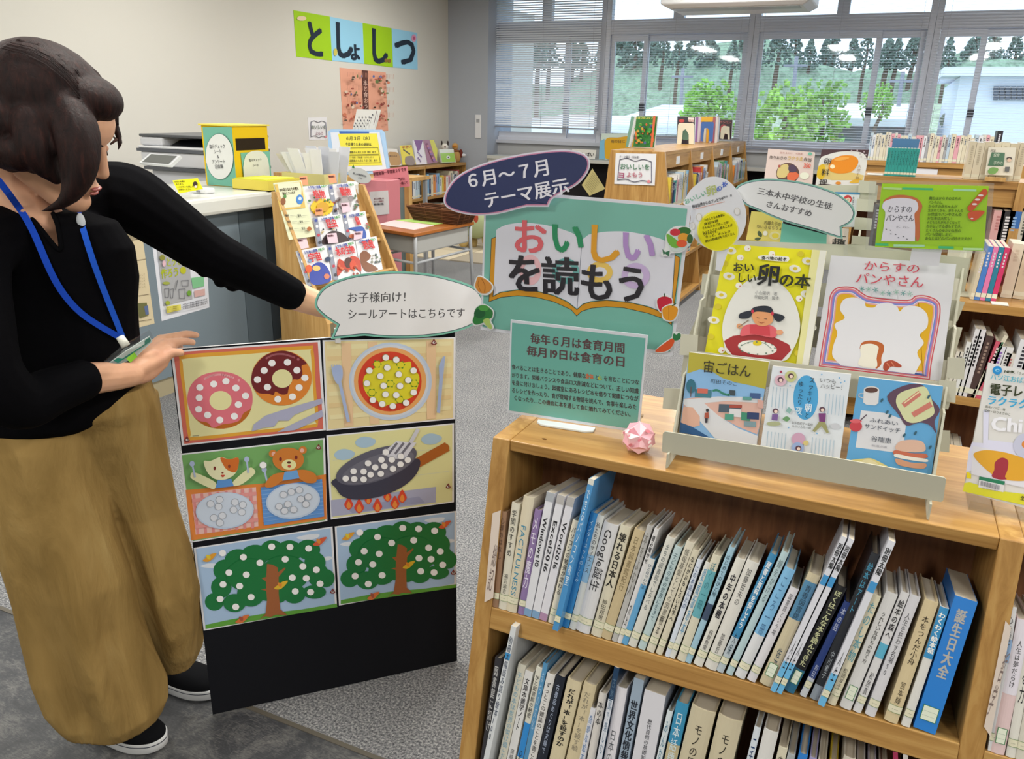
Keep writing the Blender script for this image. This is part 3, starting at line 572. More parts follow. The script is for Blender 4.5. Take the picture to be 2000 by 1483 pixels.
row([
 (D_(120, 1270), D_(232, 505), 13, '34343a', '図書館に訊け', 'c8c8c8', 'charcoal book at the far left of the lower shelf', dict(tbot=.6)),
 (D_(285, 1370), D_(455, 562), 15, 'd0cdbe', '子どもの本は世界の架け橋', '7fa9bf', 'off-white book with pale blue outlined title on lower shelf', dict(author='こだま', tbot=.68, tsize=.62)),
 (D_(360, 1400), D_(522, 628), 15, 'dedede', '文庫本雑学ノート', '24242a', 'white paperback with bold black title, lower shelf third', dict(author='岡崎武志', tbot=.5, bold=.02, kind='soft')),
 (D_(455, 1395), D_(628, 592), 12, 'd8d6ca', 'ひと図書館の秘密', '2c2c2e', 'white book with bright blue lower panel, beside thin blue one', dict(sub=(.28, .56, '3188d0'), author='紀田', tbot=.4)),
 (D_(512, 1440), D_(692, 560), 9, '5591bd', 'まちの文化', '9fc0dc', 'thin steel-blue book on the lower shelf', dict(band=None, tbot=.5)),
 (D_(550, 1450), D_(730, 655), 16, 'dcdad8', 'ずっとこの雑誌のことを書こう', '26262a', 'white book with handwritten black title on lower shelf', dict(tbot=.72, tsize=.6)),
 (D_(630, 1490), D_(818, 672), 18, '1f2430', '古書店めぐりは夫婦で', 'a8b4cc', 'blue-black book with small pale title, lower shelf', dict(tbot=.62, tsize=.4)),
 (D_(735, 1540), D_(928, 700), 28, 'd2c6a6', 'だれが「本」を殺すのか', '1d1c1a', 'wide cream book with very bold black title', dict(author='佐野眞一', band='S', tbot=.52, tsize=.5, bold=.03)),
 (D_(890, 1560), D_(1083, 735), 25, 'd0c2a0', 'だれが「本」を殺す続', '8a8272', 'wide beige book with grey title, right of its darker twin', dict(author='佐野眞一', band='S', tbot=.52, tsize=.5)),
 (D_(1015, 1570), D_(1143, 985), 11, 'dcdde4', '奇妙な絵本', '5c80b0', 'short slim white book with blue title on the lower shelf', dict(tbot=.5)),
 (D_(1090, 1590), D_(1228, 838), 15, 'd8d4d0', '本の本', '26262a', 'white book with a short black title, left of the navy-topped one', dict(author='斎藤美奈', tbot=.25, tsize=.66)),
 (D_(1175, 1620), D_(1370, 600), 10, '1e3c5c', '古地図で楽しむ', '5c7690', 'tall thin navy-topped book with white panel', dict(sub=(.3, .8, 'd4d8e2'), tbot=.55, kind='soft', fwd=.012)),
 (D_(1240, 1640), D_(1395, 780), 21, 'dcdae2', '日本の国力', '4a5058', 'white book with thin dark title beside the grey statistics book', dict(ttop=.3, tbot=.7, tsize=.55, bold=0)),
 (D_(1372, 1680), D_(1560, 700), 20, '97a8bb', '世界文化情報2008', '1e2430', 'grey-blue yearbook with heavy dark title', dict(kind='soft', tbot=.8, ttop=.14, tsize=.75, bold=.03, band=None)),
 (D_(1490, 1750), D_(1662, 815), 42, 'd4d4dc', '歴代首相の基礎知識', '3c3e46', 'thick white book with small label title, lower shelf middle', dict(tsize=.22, ttop=.18, tbot=.5, kind='soft')),
 (E_(30, 1400), E_(198, 672), 11, 'd5dfe4', 'みんなの本', '4c7c98', 'slim pale book between the thick white and the blue ones', dict(tbot=.6)),
 (E_(100, 1430), E_(283, 585), 24, '3a8fb8', '日本話題事典', 'cfe0e8', 'blue book with a pale gourd-shaped patch on the spine', dict(tsize=.6, tbot=.6, sub=(.52, .72, 'c0b490'))),
 (E_(210, 1480), E_(418, 612), 48, 'c9bfa4', 'モノの歴史事典', '2c2820', 'very thick cream encyclopedia, left one of the twin volumes', dict(tsize=.34, tbot=.62, ttop=.1, bold=.01, D=.15)),
 (E_(455, 1560), E_(655, 695), 48, 'c9bfa4', 'モノの歴史事典', '2c2820', 'very thick cream encyclopedia, right one of the twin volumes', dict(tsize=.34, tbot=.62, ttop=.1, bold=.01, D=.15)),
 (E_(790, 1560), E_(972, 812), 13, 'd3dbe4', '二千語の英語', '1e3c6a', 'slim pale blue book right of the twin encyclopedias', dict(tbot=.6, bold=.02)),
 (E_(870, 1600), E_(1058, 825), 29, 'd9d8d6', 'アラマタ', '2e2e32', 'white book with round grey crest above a diagonal title', dict(tsize=.55, ttop=.24, tbot=.6)),
 (E_(1030, 1650), E_(1188, 985), 18, 'd4ceb8', '書物の敵', '26241f', 'cream book right of the crested white one', dict(tbot=.5, tsize=.6)),
 (E_(1120, 1680), E_(1268, 1048), 15, 'a9aeb2', '新聞の本', '4c5054', 'grey book left of the bright blue spine, lower shelf', dict(tbot=.5)),
 (E_(1215, 1700), E_(1366, 1045), 18, '2f7fd0', '知的生活', 'e4ecf4', 'bright blue book near the lower right of the lower shelf', dict(tbot=.5, tsize=.5)),
 (E_(1310, 1720), E_(1462, 1082), 14, '9f9bc8', '言葉の海', '3c3a5c', 'lavender book right of the bright blue one', dict(tbot=.5)),
 (E_(1395, 1740), E_(1538, 1110), 16, 'cfc9bc', '新聞報道', '44423c', 'plain cream book right of the lavender one', dict(tbot=.5)),
 (E_(1480, 1760), E_(1640, 1120), 16, 'c0a832', '辞書', '44400c', 'mustard yellow book on the lower shelf', dict(tbot=.3)),
 (E_(1590, 1800), E_(1765, 1070), 24, 'cfc9bc', '世界年鑑', '44423c', 'tall cream book right of the mustard yellow one', dict(tbot=.5, tsize=.5)),
 (E_(1720, 1830), E_(1880, 1165), 17, 'd0ccc8', 'ことばの森', '44423c', 'off-white book third from the mustard yellow one', dict(tbot=.5)),
 (E_(1830, 1860), E_(1980, 1190), 17, 'b9b4c4', '新聞史', '44423c', 'greyish lilac book near the end of the lower shelf', dict(tbot=.5)),
 (E_(1930, 1890), E_(2080, 1230), 17, 'cfc8b8', '編集', '44423c', 'beige book last before the leaning crimson one', dict(tbot=.5)),
 (E_(2230, 1880), E_(2200, 1040), 10, 'a8325a', '雑誌', 'f0d0dc', 'crimson booklet leaning at the right end of lower shelf', dict(tbot=.3, kind='soft')),
 (E_(2300, 1890), E_(2290, 1060), 10, 'd4d0cc', '雑誌', '444044', 'white booklet propped against the crimson one', dict(tbot=.3, kind='soft')),
], .075, G2)
b, lean, W, D, H, _ = place(D_(118, 1490), D_(385, 205), 10, .075, .2, .03)
near_book(b, lean, W, .17, H, 'd4d8dc', '別冊太陽読み語り絵本100', '33405c', 'white magazine with blue foot standing proud at lower shelf left', cat='magazine', kind='soft', tsize=.7, tbot=.7, sub=(.8, .84, '3f92cc'), colbot=(.17, '7cc0e0'), group=G2)
F_ = lambda x, y: (1860+x/3.871, 1100+y/3.871)
row([
 (F_(290, 1257), F_(420, 325), 18, 'd8dade', '心を癒す', '55565c', 'white book beside the translucent sleeve, right of the oak post', dict(kind='soft', sub=(.62, .78, '8fb0d8'), tbot=.3)),
 (F_(318, 1280), F_(492, 415), 28, 'dcc3c4', '人生は夢だらけ', '2c2c30', 'pale pink book with framed green label right of the oak post', dict(band='S', tsize=.4, ttop=.15, tbot=.5, topcol=(.45, 'dfdbe6'))),
 (F_(430, 1305), F_(585, 440), 19, 'dedcd4', '考える力', '2c2c30', 'white book second from the pale pink one', dict(tbot=.6)),
 (F_(505, 1312), F_(665, 450), 20, 'd4d0c4', '生き方', '2c2c30', 'cream book cut by the photo edge right of the pink one', dict(tbot=.6)),
], .438, 'books right of the oak divider post')
# ------------------------------------------------------------------ black notice board with six sticker sheets
BA = .789539; bo = V((-1.27121, 1.12494, 0)); bu = V((math.cos(BA), math.sin(BA), 0))
BN = V((math.sin(BA), -math.cos(BA), 0)); BN = (BN+V((0, 0, .018))).normalized(); BV = bu.cross(BN)*-1
if BV.z < 0: BV = -BV
BP = Pl(bo, BN); BW, BH, BT = .605, .9, .006
bd = thing('notice_board', 'tall black board on the floor carrying six sticker pictures, steadied by the woman', 'board', bo+bu*.3)
q = [bo, bo+bu*BW, bo+bu*BW+BV*BH, bo+BV*BH]; q = [p+V((0, 0, .004)) for p in q]
MB().slab([p-BN*.0006 for p in q], BN, BT, 'd8d8da').build('foam_core', 'paper', bd)
MB().slab(q, BN, .0006, '17181d').build('black_face', 'cloth', bd)
S1 = ((320, 640), 3.531); S2 = ((620, 640), 3.532); S3 = ((360, 980), 3.370)
def sheet(S, corners, name, label, group='sticker sheets on the black board'):
    return card(name, label, 'picture', BP.off(.0008), corners, .0004, 'e2e3ea', 'gloss', S[0], S[1], group)
def dots(a, pts, r, ol=None, c='eeeef0', asp=.92):
    for x, y in pts:
        if ol: a.ell(x, y, r*1.1, r*asp*1.1, ol, 16)
    a.up()
    for x, y in pts: a.ell(x, y, r, r*asp, c, 16); a.l -= a.st
    a.up()
def inset(c, k):
    cx = sum(p[0] for p in c)/len(c); cy = sum(p[1] for p in c)/len(c)
    return [(x+(cx-x)*k, y+(cy-y)*k) for x, y in c]
def quadpt(c, u, v):
    a = [c[0][i]+(c[1][i]-c[0][i])*u for i in (0, 1)]; b = [c[3][i]+(c[2][i]-c[3][i])*u for i in (0, 1)]
    return (a[0]+(b[0]-a[0])*v, a[1]+(b[1]-a[1])*v)
def mark(a, x, y, s):   # small house-shaped maker's mark
    a.poly([(x-s, y+s*.6), (x, y-s), (x+s, y+s*.6), (x+s*.5, y+s), (x-s*.5, y+s)], '7a3436'); a.ell(x, y+s*.3, s*.45, s*.4, 'e0d6d6', 10); a.ell(x+s*.1, y+s*.25, s*.2, s*.3, '3a3030', 8)
# 1 doughnuts
c = [(48, 162), (1078, 88), (1118, 708), (125, 815)]
o, a = sheet(S1, c, 'sticker_sheet', 'picture sheet of a pink doughnut and a chocolate doughnut with tongs')
a.poly(inset(c, .035), 'cf6a5c'); a.blob([quadpt(c, u, v) for u, v in ((.05, .12), (.05, .5), (.05, .9), (.1, .955), (.5, .955), (.88, .955), (.95, .9), (.95, .5), (.95, .1), (.9, .05), (.5, .05), (.1, .05))], 'dba039')
a.blob([quadpt(c, u, v) for u, v in ((.07, .15), (.07, .5), (.07, .87), (.1, .92), (.5, .92), (.9, .92), (.93, .87), (.93, .5), (.93, .13), (.9, .09), (.5, .09), (.1, .09))], 'e0dba4')
a.ell(390, 520, 218, 178, 'b5651f', 30); a.blob([(162, 500), (185, 400), (260, 330), (380, 303), (500, 325), (590, 400), (612, 480), (600, 555), (550, 590), (520, 640), (460, 660), (400, 668), (340, 690), (300, 655), (240, 640), (190, 590)], 'd9717f')
a.smooth([(280, 355), (330, 330), (400, 324), (480, 345)], 14, 'eaa5ac'); a.ell(517, 363, 9, 9, 'eaa5ac', 8); a.ell(391, 503, 77, 67, 'e0dba4')
dots(a, [(248, 412), (344, 388), (428, 368), (497, 415), (563, 470), (514, 530), (486, 610), (386, 636), (302, 602), (240, 562), (244, 483)], 25)
a.ell(812, 347, 208, 190, 'd98433', 30); a.blob([(603, 350), (625, 270), (700, 190), (810, 158), (900, 180), (985, 245), (950, 262), (955, 320), (930, 355), (885, 360), (860, 420), (850, 455), (810, 460), (770, 440), (755, 465), (720, 455), (655, 450), (615, 410)], '6d2226')
a.smooth([(705, 212), (760, 185), (830, 183), (900, 205)], 13, 'a8616a'); a.ell(926, 218, 10, 9, 'a8616a', 8); a.ell(816, 350, 70, 64, 'e0dba4')
dots(a, [(745, 243), (852, 238), (917, 292), (972, 345), (932, 412), (886, 475), (786, 492), (714, 409), (645, 357), (691, 294)], 25)
a.poly([(605, 715), (620, 665), (700, 605), (850, 555), (1090, 485), (1093, 520), (900, 600), (860, 640), (790, 640), (760, 680), (680, 690)], 'a9abc6'); a.poly([(780, 720), (850, 680), (1090, 565), (1098, 610), (960, 680), (900, 705)], 'a9abc6')
mark(a, 160, 765, 20); a.line([(198, 745), (243, 742)], 3, '555555'); a.build('printed_picture', o)
# 2 pizza
c = [(35, 88), (953, 66), (948, 632), (62, 712)]
o, a = sheet(S2, c, 'sticker_sheet', 'picture sheet of a round pizza between a fork and a knife')
a.poly(inset(c, .03), 'e3d3a2')
for k in range(7):
    a.poly([quadpt(c, .03, .05+.13*k), quadpt(c, .97, .05+.13*k), quadpt(c, .97, .1+.13*k), quadpt(c, .03, .1+.13*k)], 'dfc795' if k % 2 else 'e6dcae')
for u in (.14, .34, .78): a.poly([quadpt(c, u, .03), quadpt(c, u+.07, .03), quadpt(c, u+.07, .97), quadpt(c, u, .97)], 'e4c39c')
a.ell(502, 370, 286, 268, 'bccbe2', 36); a.ell(500, 368, 268, 250, 'ccd3de', 36); a.ell(500, 368, 250, 234, 'e2a463', 36); a.ell(498, 370, 219, 207, 'd0412a', 40)
a.blob([(325, 330), (390, 280), (450, 230), (520, 225), (590, 240), (640, 235), (650, 280), (700, 330), (690, 410), (660, 470), (600, 500), (560, 520), (490, 530), (440, 550), (410, 500), (350, 470), (315, 400)], 'd9cf31')
for x, y in ((410, 250), (572, 255), (500, 385), (665, 382), (374, 445), (566, 495)):
    a.blob([(x+33*math.cos(t*1.047)*(1 if t % 1 == 0 else .7), y+30*math.sin(t*1.047)*(1 if t % 1 == 0 else .7)) for t in [i/2 for i in range(12)]], '4f8a2a', 3); a.ell(x, y, 24, 21, 'd9cf31', 12)
dots(a, [(468, 203), (540, 218), (478, 272), (355, 292), (659, 292), (430, 330), (557, 318), (622, 358), (338, 380), (453, 397), (566, 398), (660, 443), (466, 456), (540, 461), (379, 495), (443, 522), (608, 514), (516, 537)], 22, 'a09a72', asp=.94)
a.line([(150, 370), (210, 640)], 22, 'a5b6dc'); a.blob([(100, 270), (108, 340), (140, 385), (170, 340), (162, 260)], 'a5b6dc')
for k in range(4): a.line([(100+17*k, 300), (96+17*k, 252)], 8, 'a5b6dc')
a.poly([(860, 195), (877, 192), (860, 350), (840, 585), (818, 580), (835, 350), (832, 260)], 'a0b2d8'); mark(a, 798, 92, 22); a.build('printed_picture', o)
# 3 cat and bear
c = [(108, 872), (1110, 762), (1128, 1335), (188, 1483)]
o, a = sheet(S1, c, 'sticker_sheet', 'picture sheet of a calico cat and a brown bear at their plates')
a.poly(inset(c, .03), '74a864'); a.poly([(150, 1120), (680, 1075), (1118, 1012), (1122, 1320), (190, 1468)], 'd9823a')
a.poly([(190, 1150), (635, 1100), (652, 1370), (220, 1428)], 'e3b9b4')
for k in range(8): a.poly([(195+56*k, 1150-6*k), (215+56*k, 1148-6*k), (245+54*k, 1424-6*k), (225+54*k, 1426-6*k)], 'd98a88')
for k in range(4): a.poly([(193+7*k, 1180+60*k), (638+4*k, 1130+60*k), (640+4*k, 1155+60*k), (197+7*k, 1205+60*k)], 'dc9592')
a.poly([(668, 1100), (1090, 1042), (1105, 1300), (690, 1362)], '5f93d4')
for k in range(9): a.line([(670+2*k, 1125+26*k), (1092+1*k, 1066+26*k)], 4, '86aee0')
a.ell(420, 1258, 200, 126, 'b9cbe4', 32, -.06); a.ell(420, 1256, 190, 118, 'c8d4e6', 32, -.06); a.ell(890, 1192, 187, 122, 'b9cbe4', 32, -.12); a.ell(890, 1190, 176, 112, 'c9d6e8', 32, -.12)
g = 'd4d9e4'
dots(a, [(322, 1210), (384, 1180), (377, 1229), (490, 1198), (544, 1216), (480, 1251), (537, 1267), (345, 1306), (404, 1291), (386, 1340)], 24, '8a8f9a', g); dots(a, [(823, 1145), (877, 1126), (932, 1112), (943, 1175), (993, 1160), (977, 1210), (793, 1226), (853, 1210), (831, 1256), (893, 1247)], 23, '8a8f9a', g)
a.blob([(185, 1010), (215, 992), (350, 1055), (352, 1100), (320, 1100), (200, 1040)], 'ddddb0'); a.blob([(475, 1085), (480, 1050), (580, 965), (615, 965), (625, 1000), (540, 1070)], 'ddddb0')
a.poly([(355, 1100), (370, 1045), (465, 1035), (482, 1085)], '5a90d0'); a.blob([(275, 915), (320, 912), (390, 885), (450, 900), (512, 890), (510, 960), (480, 1010), (420, 1040), (350, 1035), (300, 990)], 'e2e0b8')
a.blob([(390, 888), (450, 900), (512, 890), (512, 950), (490, 990), (440, 975), (410, 940)], 'c96a28'); a.ell(350, 962, 9, 13, '7a2a22', 10); a.ell(450, 948, 9, 13, '8a3a22', 10); a.ell(404, 992, 8, 6, '8a4030', 8); a.blob([(392, 1008), (420, 1008), (406, 1024)], 'c04a38')
for x, y, x1, y1 in ((195, 930, 215, 1020), (570, 900, 580, 990), (690, 970, 712, 1062)):
    a.line([(x, y), (x1, y1)], 12, 'a9b8d8'); a.ell(x, y, 18, 20, 'a9b8d8', 10)
a.ell(750, 860, 28, 26, 'c97a32'); a.ell(755, 862, 15, 15, 'e3aea0', 10); a.ell(955, 835, 28, 26, 'c97a32'); a.ell(950, 838, 15, 15, 'e3aea0', 10)
a.blob([(700, 1090), (705, 1050), (760, 1000), (850, 985), (960, 970), (1040, 1000), (1045, 1055), (980, 1060), (920, 1030), (820, 1045), (760, 1085)], 'c97a32'); a.poly([(815, 1045), (830, 985), (915, 972), (932, 1028)], '6ba0da')
a.ell(855, 900, 108, 82, 'c97a32', 28); a.ell(860, 935, 50, 36, 'e2dfa4'); a.ell(802, 897, 10, 15, '7a2a22', 10); a.ell(909, 885, 10, 15, '7a2a22', 10); a.ell(860, 920, 14, 8, '5a2a1a', 10); a.ell(862, 945, 12, 10, 'c04a38', 10)
dots(a, [(682, 937)], 24, '8a8f9a'); mark(a, 1063, 810, 20); a.build('printed_picture', o)
# 4 frying pan
c = [(62, 745), (943, 660), (942, 1205), (92, 1325)]
o, a = sheet(S2, c, 'sticker_sheet', 'picture sheet of a black frying pan over orange gas flames')
a.poly(inset(c, .03), 'dbd9a0')
for v in (.3, .6): a.line([quadpt(c, .04, v), quadpt(c, .96, v)], 5, 'd0d2b4')
a.poly([(92, 1190), (818, 1098), (815, 1205), (98, 1305)], 'a6a9c4'); a.poly([(190, 1240), (700, 1165), (740, 1205), (240, 1280)], '9498b8')
for x, y in ((330, 790), (185, 875), (785, 768)): a.blob([(x-70, y), (x-40, y-30), (x+10, y-38), (x+70, y-15), (x+55, y+20), (x, y+38), (x-50, y+30)], 'a6c2d8')
for x, y, s in ((215, 1215, 1), (287, 1235, 1.1), (350, 1185, .8), (413, 1228, 1.05), (482, 1162, .9), (533, 1208, 1), (583, 1165, 1)):
    a.blob([(x-30*s, y+10*s), (x-22*s, y-15*s), (x, y-50*s), (x+22*s, y-15*s), (x+30*s, y+10*s), (x, y+42*s)], 'd2452e', 4); a.blob([(x-16*s, y+15*s), (x, y-18*s), (x+16*s, y+15*s), (x, y+35*s)], 'e08a3e', 4)
a.line([(690, 930), (880, 825)], 66, 'a9602a'); a.ell(880, 828, 27, 32, 'a9602a', 12)
a.blob([(120, 1040), (130, 1110), (180, 1165), (290, 1183), (450, 1155), (600, 1085), (690, 990), (690, 900), (500, 940)], '3a3a4c'); a.ell(405, 945, 292, 108, '5c5c6c', 36, -.33); a.ell(415, 960, 262, 82, '6e6e7c', 36, -.33)
a.poly([(440, 870), (540, 780), (680, 790), (600, 905), (520, 900)], 'd2d4e0'); a.line([(640, 790), (690, 700)], 26, 'c8cad6')
for k in range(3): a.line([(490+45*k, 865), (545+45*k, 795)], 16, '6e6e7c')
dots(a, [(468, 853), (571, 882), (509, 905), (438, 906), (619, 907), (346, 930), (569, 937), (458, 950), (395, 958), (517, 968), (246, 985), (315, 987), (433, 1002), (363, 1008), (192, 1035), (250, 1038), (315, 1040)], 22, '9a9aa4'); mark(a, 897, 1085, 18); a.build('printed_picture', o)
# 5, 6 trees
def apple(c, dt, label):
    o, a = sheet(S3, c, 'sticker_sheet', label)
    u0_, v0_ = c[0]; ex = ((c[1][0]-c[0][0])/913, (c[1][1]-c[0][1])/913); ey = ((c[3][0]-c[0][0])/549, (c[3][1]-c[0][1])/549)
    M = lambda u, v: (u0_+ex[0]*u+ey[0]*v, v0_+ex[1]*u+ey[1]*v)
    T = lambda pts: [M((x-62)*1.0-(y-305)*.12, (y-305)*1.0+(x-62)*.153) for x, y in pts]
    a.poly(inset(c, .03), 'a3bede'); 
    for cl in ([(725, 240), (790, 220), (870, 215), (860, 240), (790, 255)], [(890, 375), (930, 360), (968, 370), (920, 388)], [(105, 425), (160, 405), (215, 410), (190, 435)]): a.blob(T(cl), 'd6dde8', 4)
    a.poly(T([(138, 805), (300, 770), (500, 735), (760, 705), (985, 668), (990, 690), (138, 832)]), '5c9c3a')
    g = '17713a'
    for x, y, rx, ry in ((195, 655, 62, 58), (240, 560, 68, 70), (265, 450, 78, 72), (350, 385, 90, 75), (460, 350, 95, 68), (568, 320, 80, 68), (680, 325, 85, 72), (800, 315, 80, 66), (845, 400, 70, 70), (865, 480, 70, 80), (915, 500, 58, 60), (840, 590, 78, 45), (710, 600, 75, 65), (620, 560, 60, 100), (430, 600, 90, 85), (325, 660, 75, 60), (420, 480, 150, 110), (650, 470, 160, 120), (560, 540, 160, 110)):
        a.ell(*T([(x, y)])[0], rx, ry, g, 22)
    a.poly(T([(535, 405), (570, 410), (605, 430), (605, 460), (650, 428), (655, 435), (610, 490), (610, 600), (620, 700), (665, 738), (590, 735), (560, 750), (520, 745), (480, 775), (525, 730), (535, 640), (530, 580), (495, 572), (530, 565), (528, 520), (500, 498), (530, 490)]), '9a5c34')
    dots(a, T([(565, 293), (683, 295), (803, 305), (382, 361), (652, 375), (489, 398), (766, 422), (289, 461), (401, 475), (853, 444), (698, 495), (788, 499), (251, 538), (358, 549), (877, 535), (717, 584), (816, 589), (432, 621), (232, 633), (333, 684), (248, 334)]), 23)
    for x, y, c1, c2 in ((165, 365, 'd99a30', 'd9c03a'), (875, 262, 'cf5a3a', 'd98a3a'), (625, 545, 'd9b030', 'd98a30'), (375, 765, 'd0703a', 'a0503a')):
        a.blob(T([(x-45, y+18), (x-15, y-8), (x+10, y-25), (x+45, y-30), (x+20, y+5), (x-10, y+25)]), c1, 4); a.blob(T([(x-20, y-20), (x+5, y-12), (x, y+12), (x-18, y)]), c2, 4)
    mark(a, *T([(958, 580)])[0], 18); a.build('printed_picture', o)
apple([(62, 305), (975, 165), (1005, 690), (128, 850)], 0, 'picture sheet of a green apple tree, left one of the two')
apple([(990, 165), (1790, 62), (1788, 545), (1018, 685)], 0, 'picture sheet of a green apple tree, right one of the two')
# white speech bubble pinned to the board
def bubble(name, label, pl, org, sc, outer, cols, th=.001, mm='gloss', smooth=True, k=5):
    pts = outer if not smooth else outer
    q = [pl.at(org[0]+x/sc, org[1]+y/sc) for x, y in pts]
    nn = V((0, 0, 0))
    for i in range(len(q)): nn += q[i].cross(q[(i+1) % len(q)])
    if nn.dot(pl.n) < 0: q.reverse()
    o = MB().slab(q, pl.n, th, cols[0]).build(name, mm, None, label, 'sign'); a = Art(pl.at, pl.n, org, sc)
    for kk, c in zip(cols[1::2], cols[2::2]): a.poly(inset2(pts, kk), c)
    return o, a
def inset2(p, d):   # shift every edge inwards by d
    n = len(p); A = sum(p[i][0]*p[(i+1) % n][1]-p[(i+1) % n][0]*p[i][1] for i in range(n)); s = 1 if A > 0 else -1; out = []
    for i in range(n):
        a, b, c = p[i-1], p[i], p[(i+1) % n]; n1 = V((-(b[1]-a[1]), b[0]-a[0])).normalized()*s; n2 = V((-(c[1]-b[1]), c[0]-b[0])).normalized()*s
        m = n1+n2; m = m/max(.35, m.length_squared)*2; out.append((b[0]+m.x*d, b[1]+m.y*d))
    return out
O4 = (600, 280); K4 = 3.448
body = cat_rom([(200, 1225), (110, 1165), (52, 1095), (75, 1010), (150, 945), (300, 892), (480, 868), (640, 862), (830, 880), (1000, 920), (1120, 965), (1175, 1020), (1195, 1095), (1170, 1170), (1100, 1235), (960, 1280), (780, 1305), (560, 1310), (385, 1296)], 5)
o, a = bubble('speech_bubble_sign', 'white speech bubble sign with teal rim, clipped to the top of the black board', BP.off(.012), O4, K4, body+[(160, 1318)], ['7cc0ae', 13, '2f4a58', 17, 'e4e5e8'])
a.text('お子様向け！', 265, 1068, 710, 1060, 76, '4a4a4e', .008); a.text('シールアートはこちらです', 268, 1180, 1062, 1168, 76, '4a4a4e', .008); a.build('lettering', o)
cl = MB().slab([BP.at(652, 640, .011), BP.at(662, 640, .011), BP.at(664, 668, .011), BP.at(654, 668, .011)], BN, .01, 'd0d0d0').build('clip', 'plastic', o)
# ------------------------------------------------------------------ poster, navy bubble, text sign
PY = 1.475; PP = Pl((0, PY, 0), (0, -1, 0)); O5 = (920, 380); K5 = 4.348
o, a = card('exhibition_poster', 'large teal poster with an open book and big coloured title behind the text sign', 'poster', PP, [(118, -52), (1872, 96), (1712, 1375), (80, 1148)], .001, 'd8dbe6', 'film', O5, K5)
a.poly([(132, -22), (1838, 120), (1690, 1335), (98, 1125)], '74b3a6')
gold = [(172, 375), (215, 355), (205, 700), (190, 862), (250, 830), (400, 808), (560, 820), (700, 855), (820, 910), (900, 975), (950, 930), (1020, 908), (1150, 896), (1350, 915), (1500, 950), (1620, 995), (1700, 980), (1732, 510), (1778, 535), (1760, 700), (1705, 1115), (1640, 1060), (1500, 1010), (1300, 965), (1150, 955), (1020, 968), (940, 995), (897, 1035), (850, 980), (700, 912), (550, 875), (400, 862), (260, 875), (150, 915)]
a.poly(gold, '2e3a34'); a.poly(inset2(gold, 5), 'd0921f')
a.poly(cat_rom([(215, 300), (300, 258), (450, 240), (650, 262), (850, 322), (943, 385)], 5)+cat_rom([(1000, 340), (1150, 315), (1350, 318), (1600, 372), (1735, 445)], 5)+[(1700, 985), (1620, 992), (1500, 945), (1350, 912), (1150, 892), (1020, 904), (950, 926), (902, 970), (820, 905), (700, 850), (560, 815), (400, 803), (250, 825), (192, 858)], 'd9dbe8')
a.line([(943, 385), (902, 970)], 5, '7a7e90')
for x, y, rx, ry, c in ((505, 640, 95, 130, 'e8b9c2'), (805, 650, 115, 110, '6fb4b4'), (1095, 660, 110, 90, 'e3c160'), (1400, 690, 120, 110, 'c5b0dc')): a.ell(x, y, rx, ry, c); a.ell(x, y, rx*.55, ry*.5, 'd9dbe8')
for ch, x0, x1, yb, h, c in (('お', 350, 650, 470, 318, 'd9606a'), ('い', 660, 975, 478, 322, '1c8a5c'), ('し', 950, 1290, 545, 372, 'd99a1e'), ('い', 1255, 1580, 548, 322, 'ab8ac8'), ('を', 305, 620, 790, 345, '22202a'), ('読', 600, 925, 812, 340, '22202a'), ('も', 915, 1235, 865, 345, '22202a'), ('う', 1215, 1520, 880, 345, '22202a')):
    a.text(ch, x0, yb, x1, yb+(x1-x0)*.06, h, c, .028)
a.build('printed_picture', o, 'film')
# stand post for the poster behind it
ps = thing('poster_stand', 'clear plastic support holding the big poster above the bookcase', 'stand', (-.47, PY+.03, ZT))
MB().box((-.52, PY+.004, ZT), (-.42, PY+.008, 1.06), 'c8ccd0').build('upright', 'clear_plastic', ps); MB().box((-.54, PY-.0, ZT), (-.40, PY+.09, ZT+.003), 'c8ccd0').build('foot', 'clear_plastic', ps)
nav = cat_rom([(1625, 428), (1650, 378), (1720, 335), (1810, 285), (1870, 225), (1902, 160), (1895, 100), (1845, 62), (1740, 42), (1600, 50), (1420, 76), (1240, 118), (1080, 178), (985, 245), (930, 330), (920, 400), (960, 445), (1050, 475), (1160, 488), (1290, 476), (1400, 448), (1480, 428)], 4)
o, a = bubble('speech_bubble_sign', 'navy blue oval speech bubble sign with white lettering above the teal poster', PP.off(.02), O4, K4, nav, ['d9d6e6', 10, 'c884a8', 17, '1c2a5c'])
a.text('６月〜７月', 1068, 302, 1650, 200, 116, 'e2e2ee', .022); a.text('テーマ展示', 1196, 430, 1775, 326, 116, 'e2e2ee', .022); a.build('lettering', o, 'film')
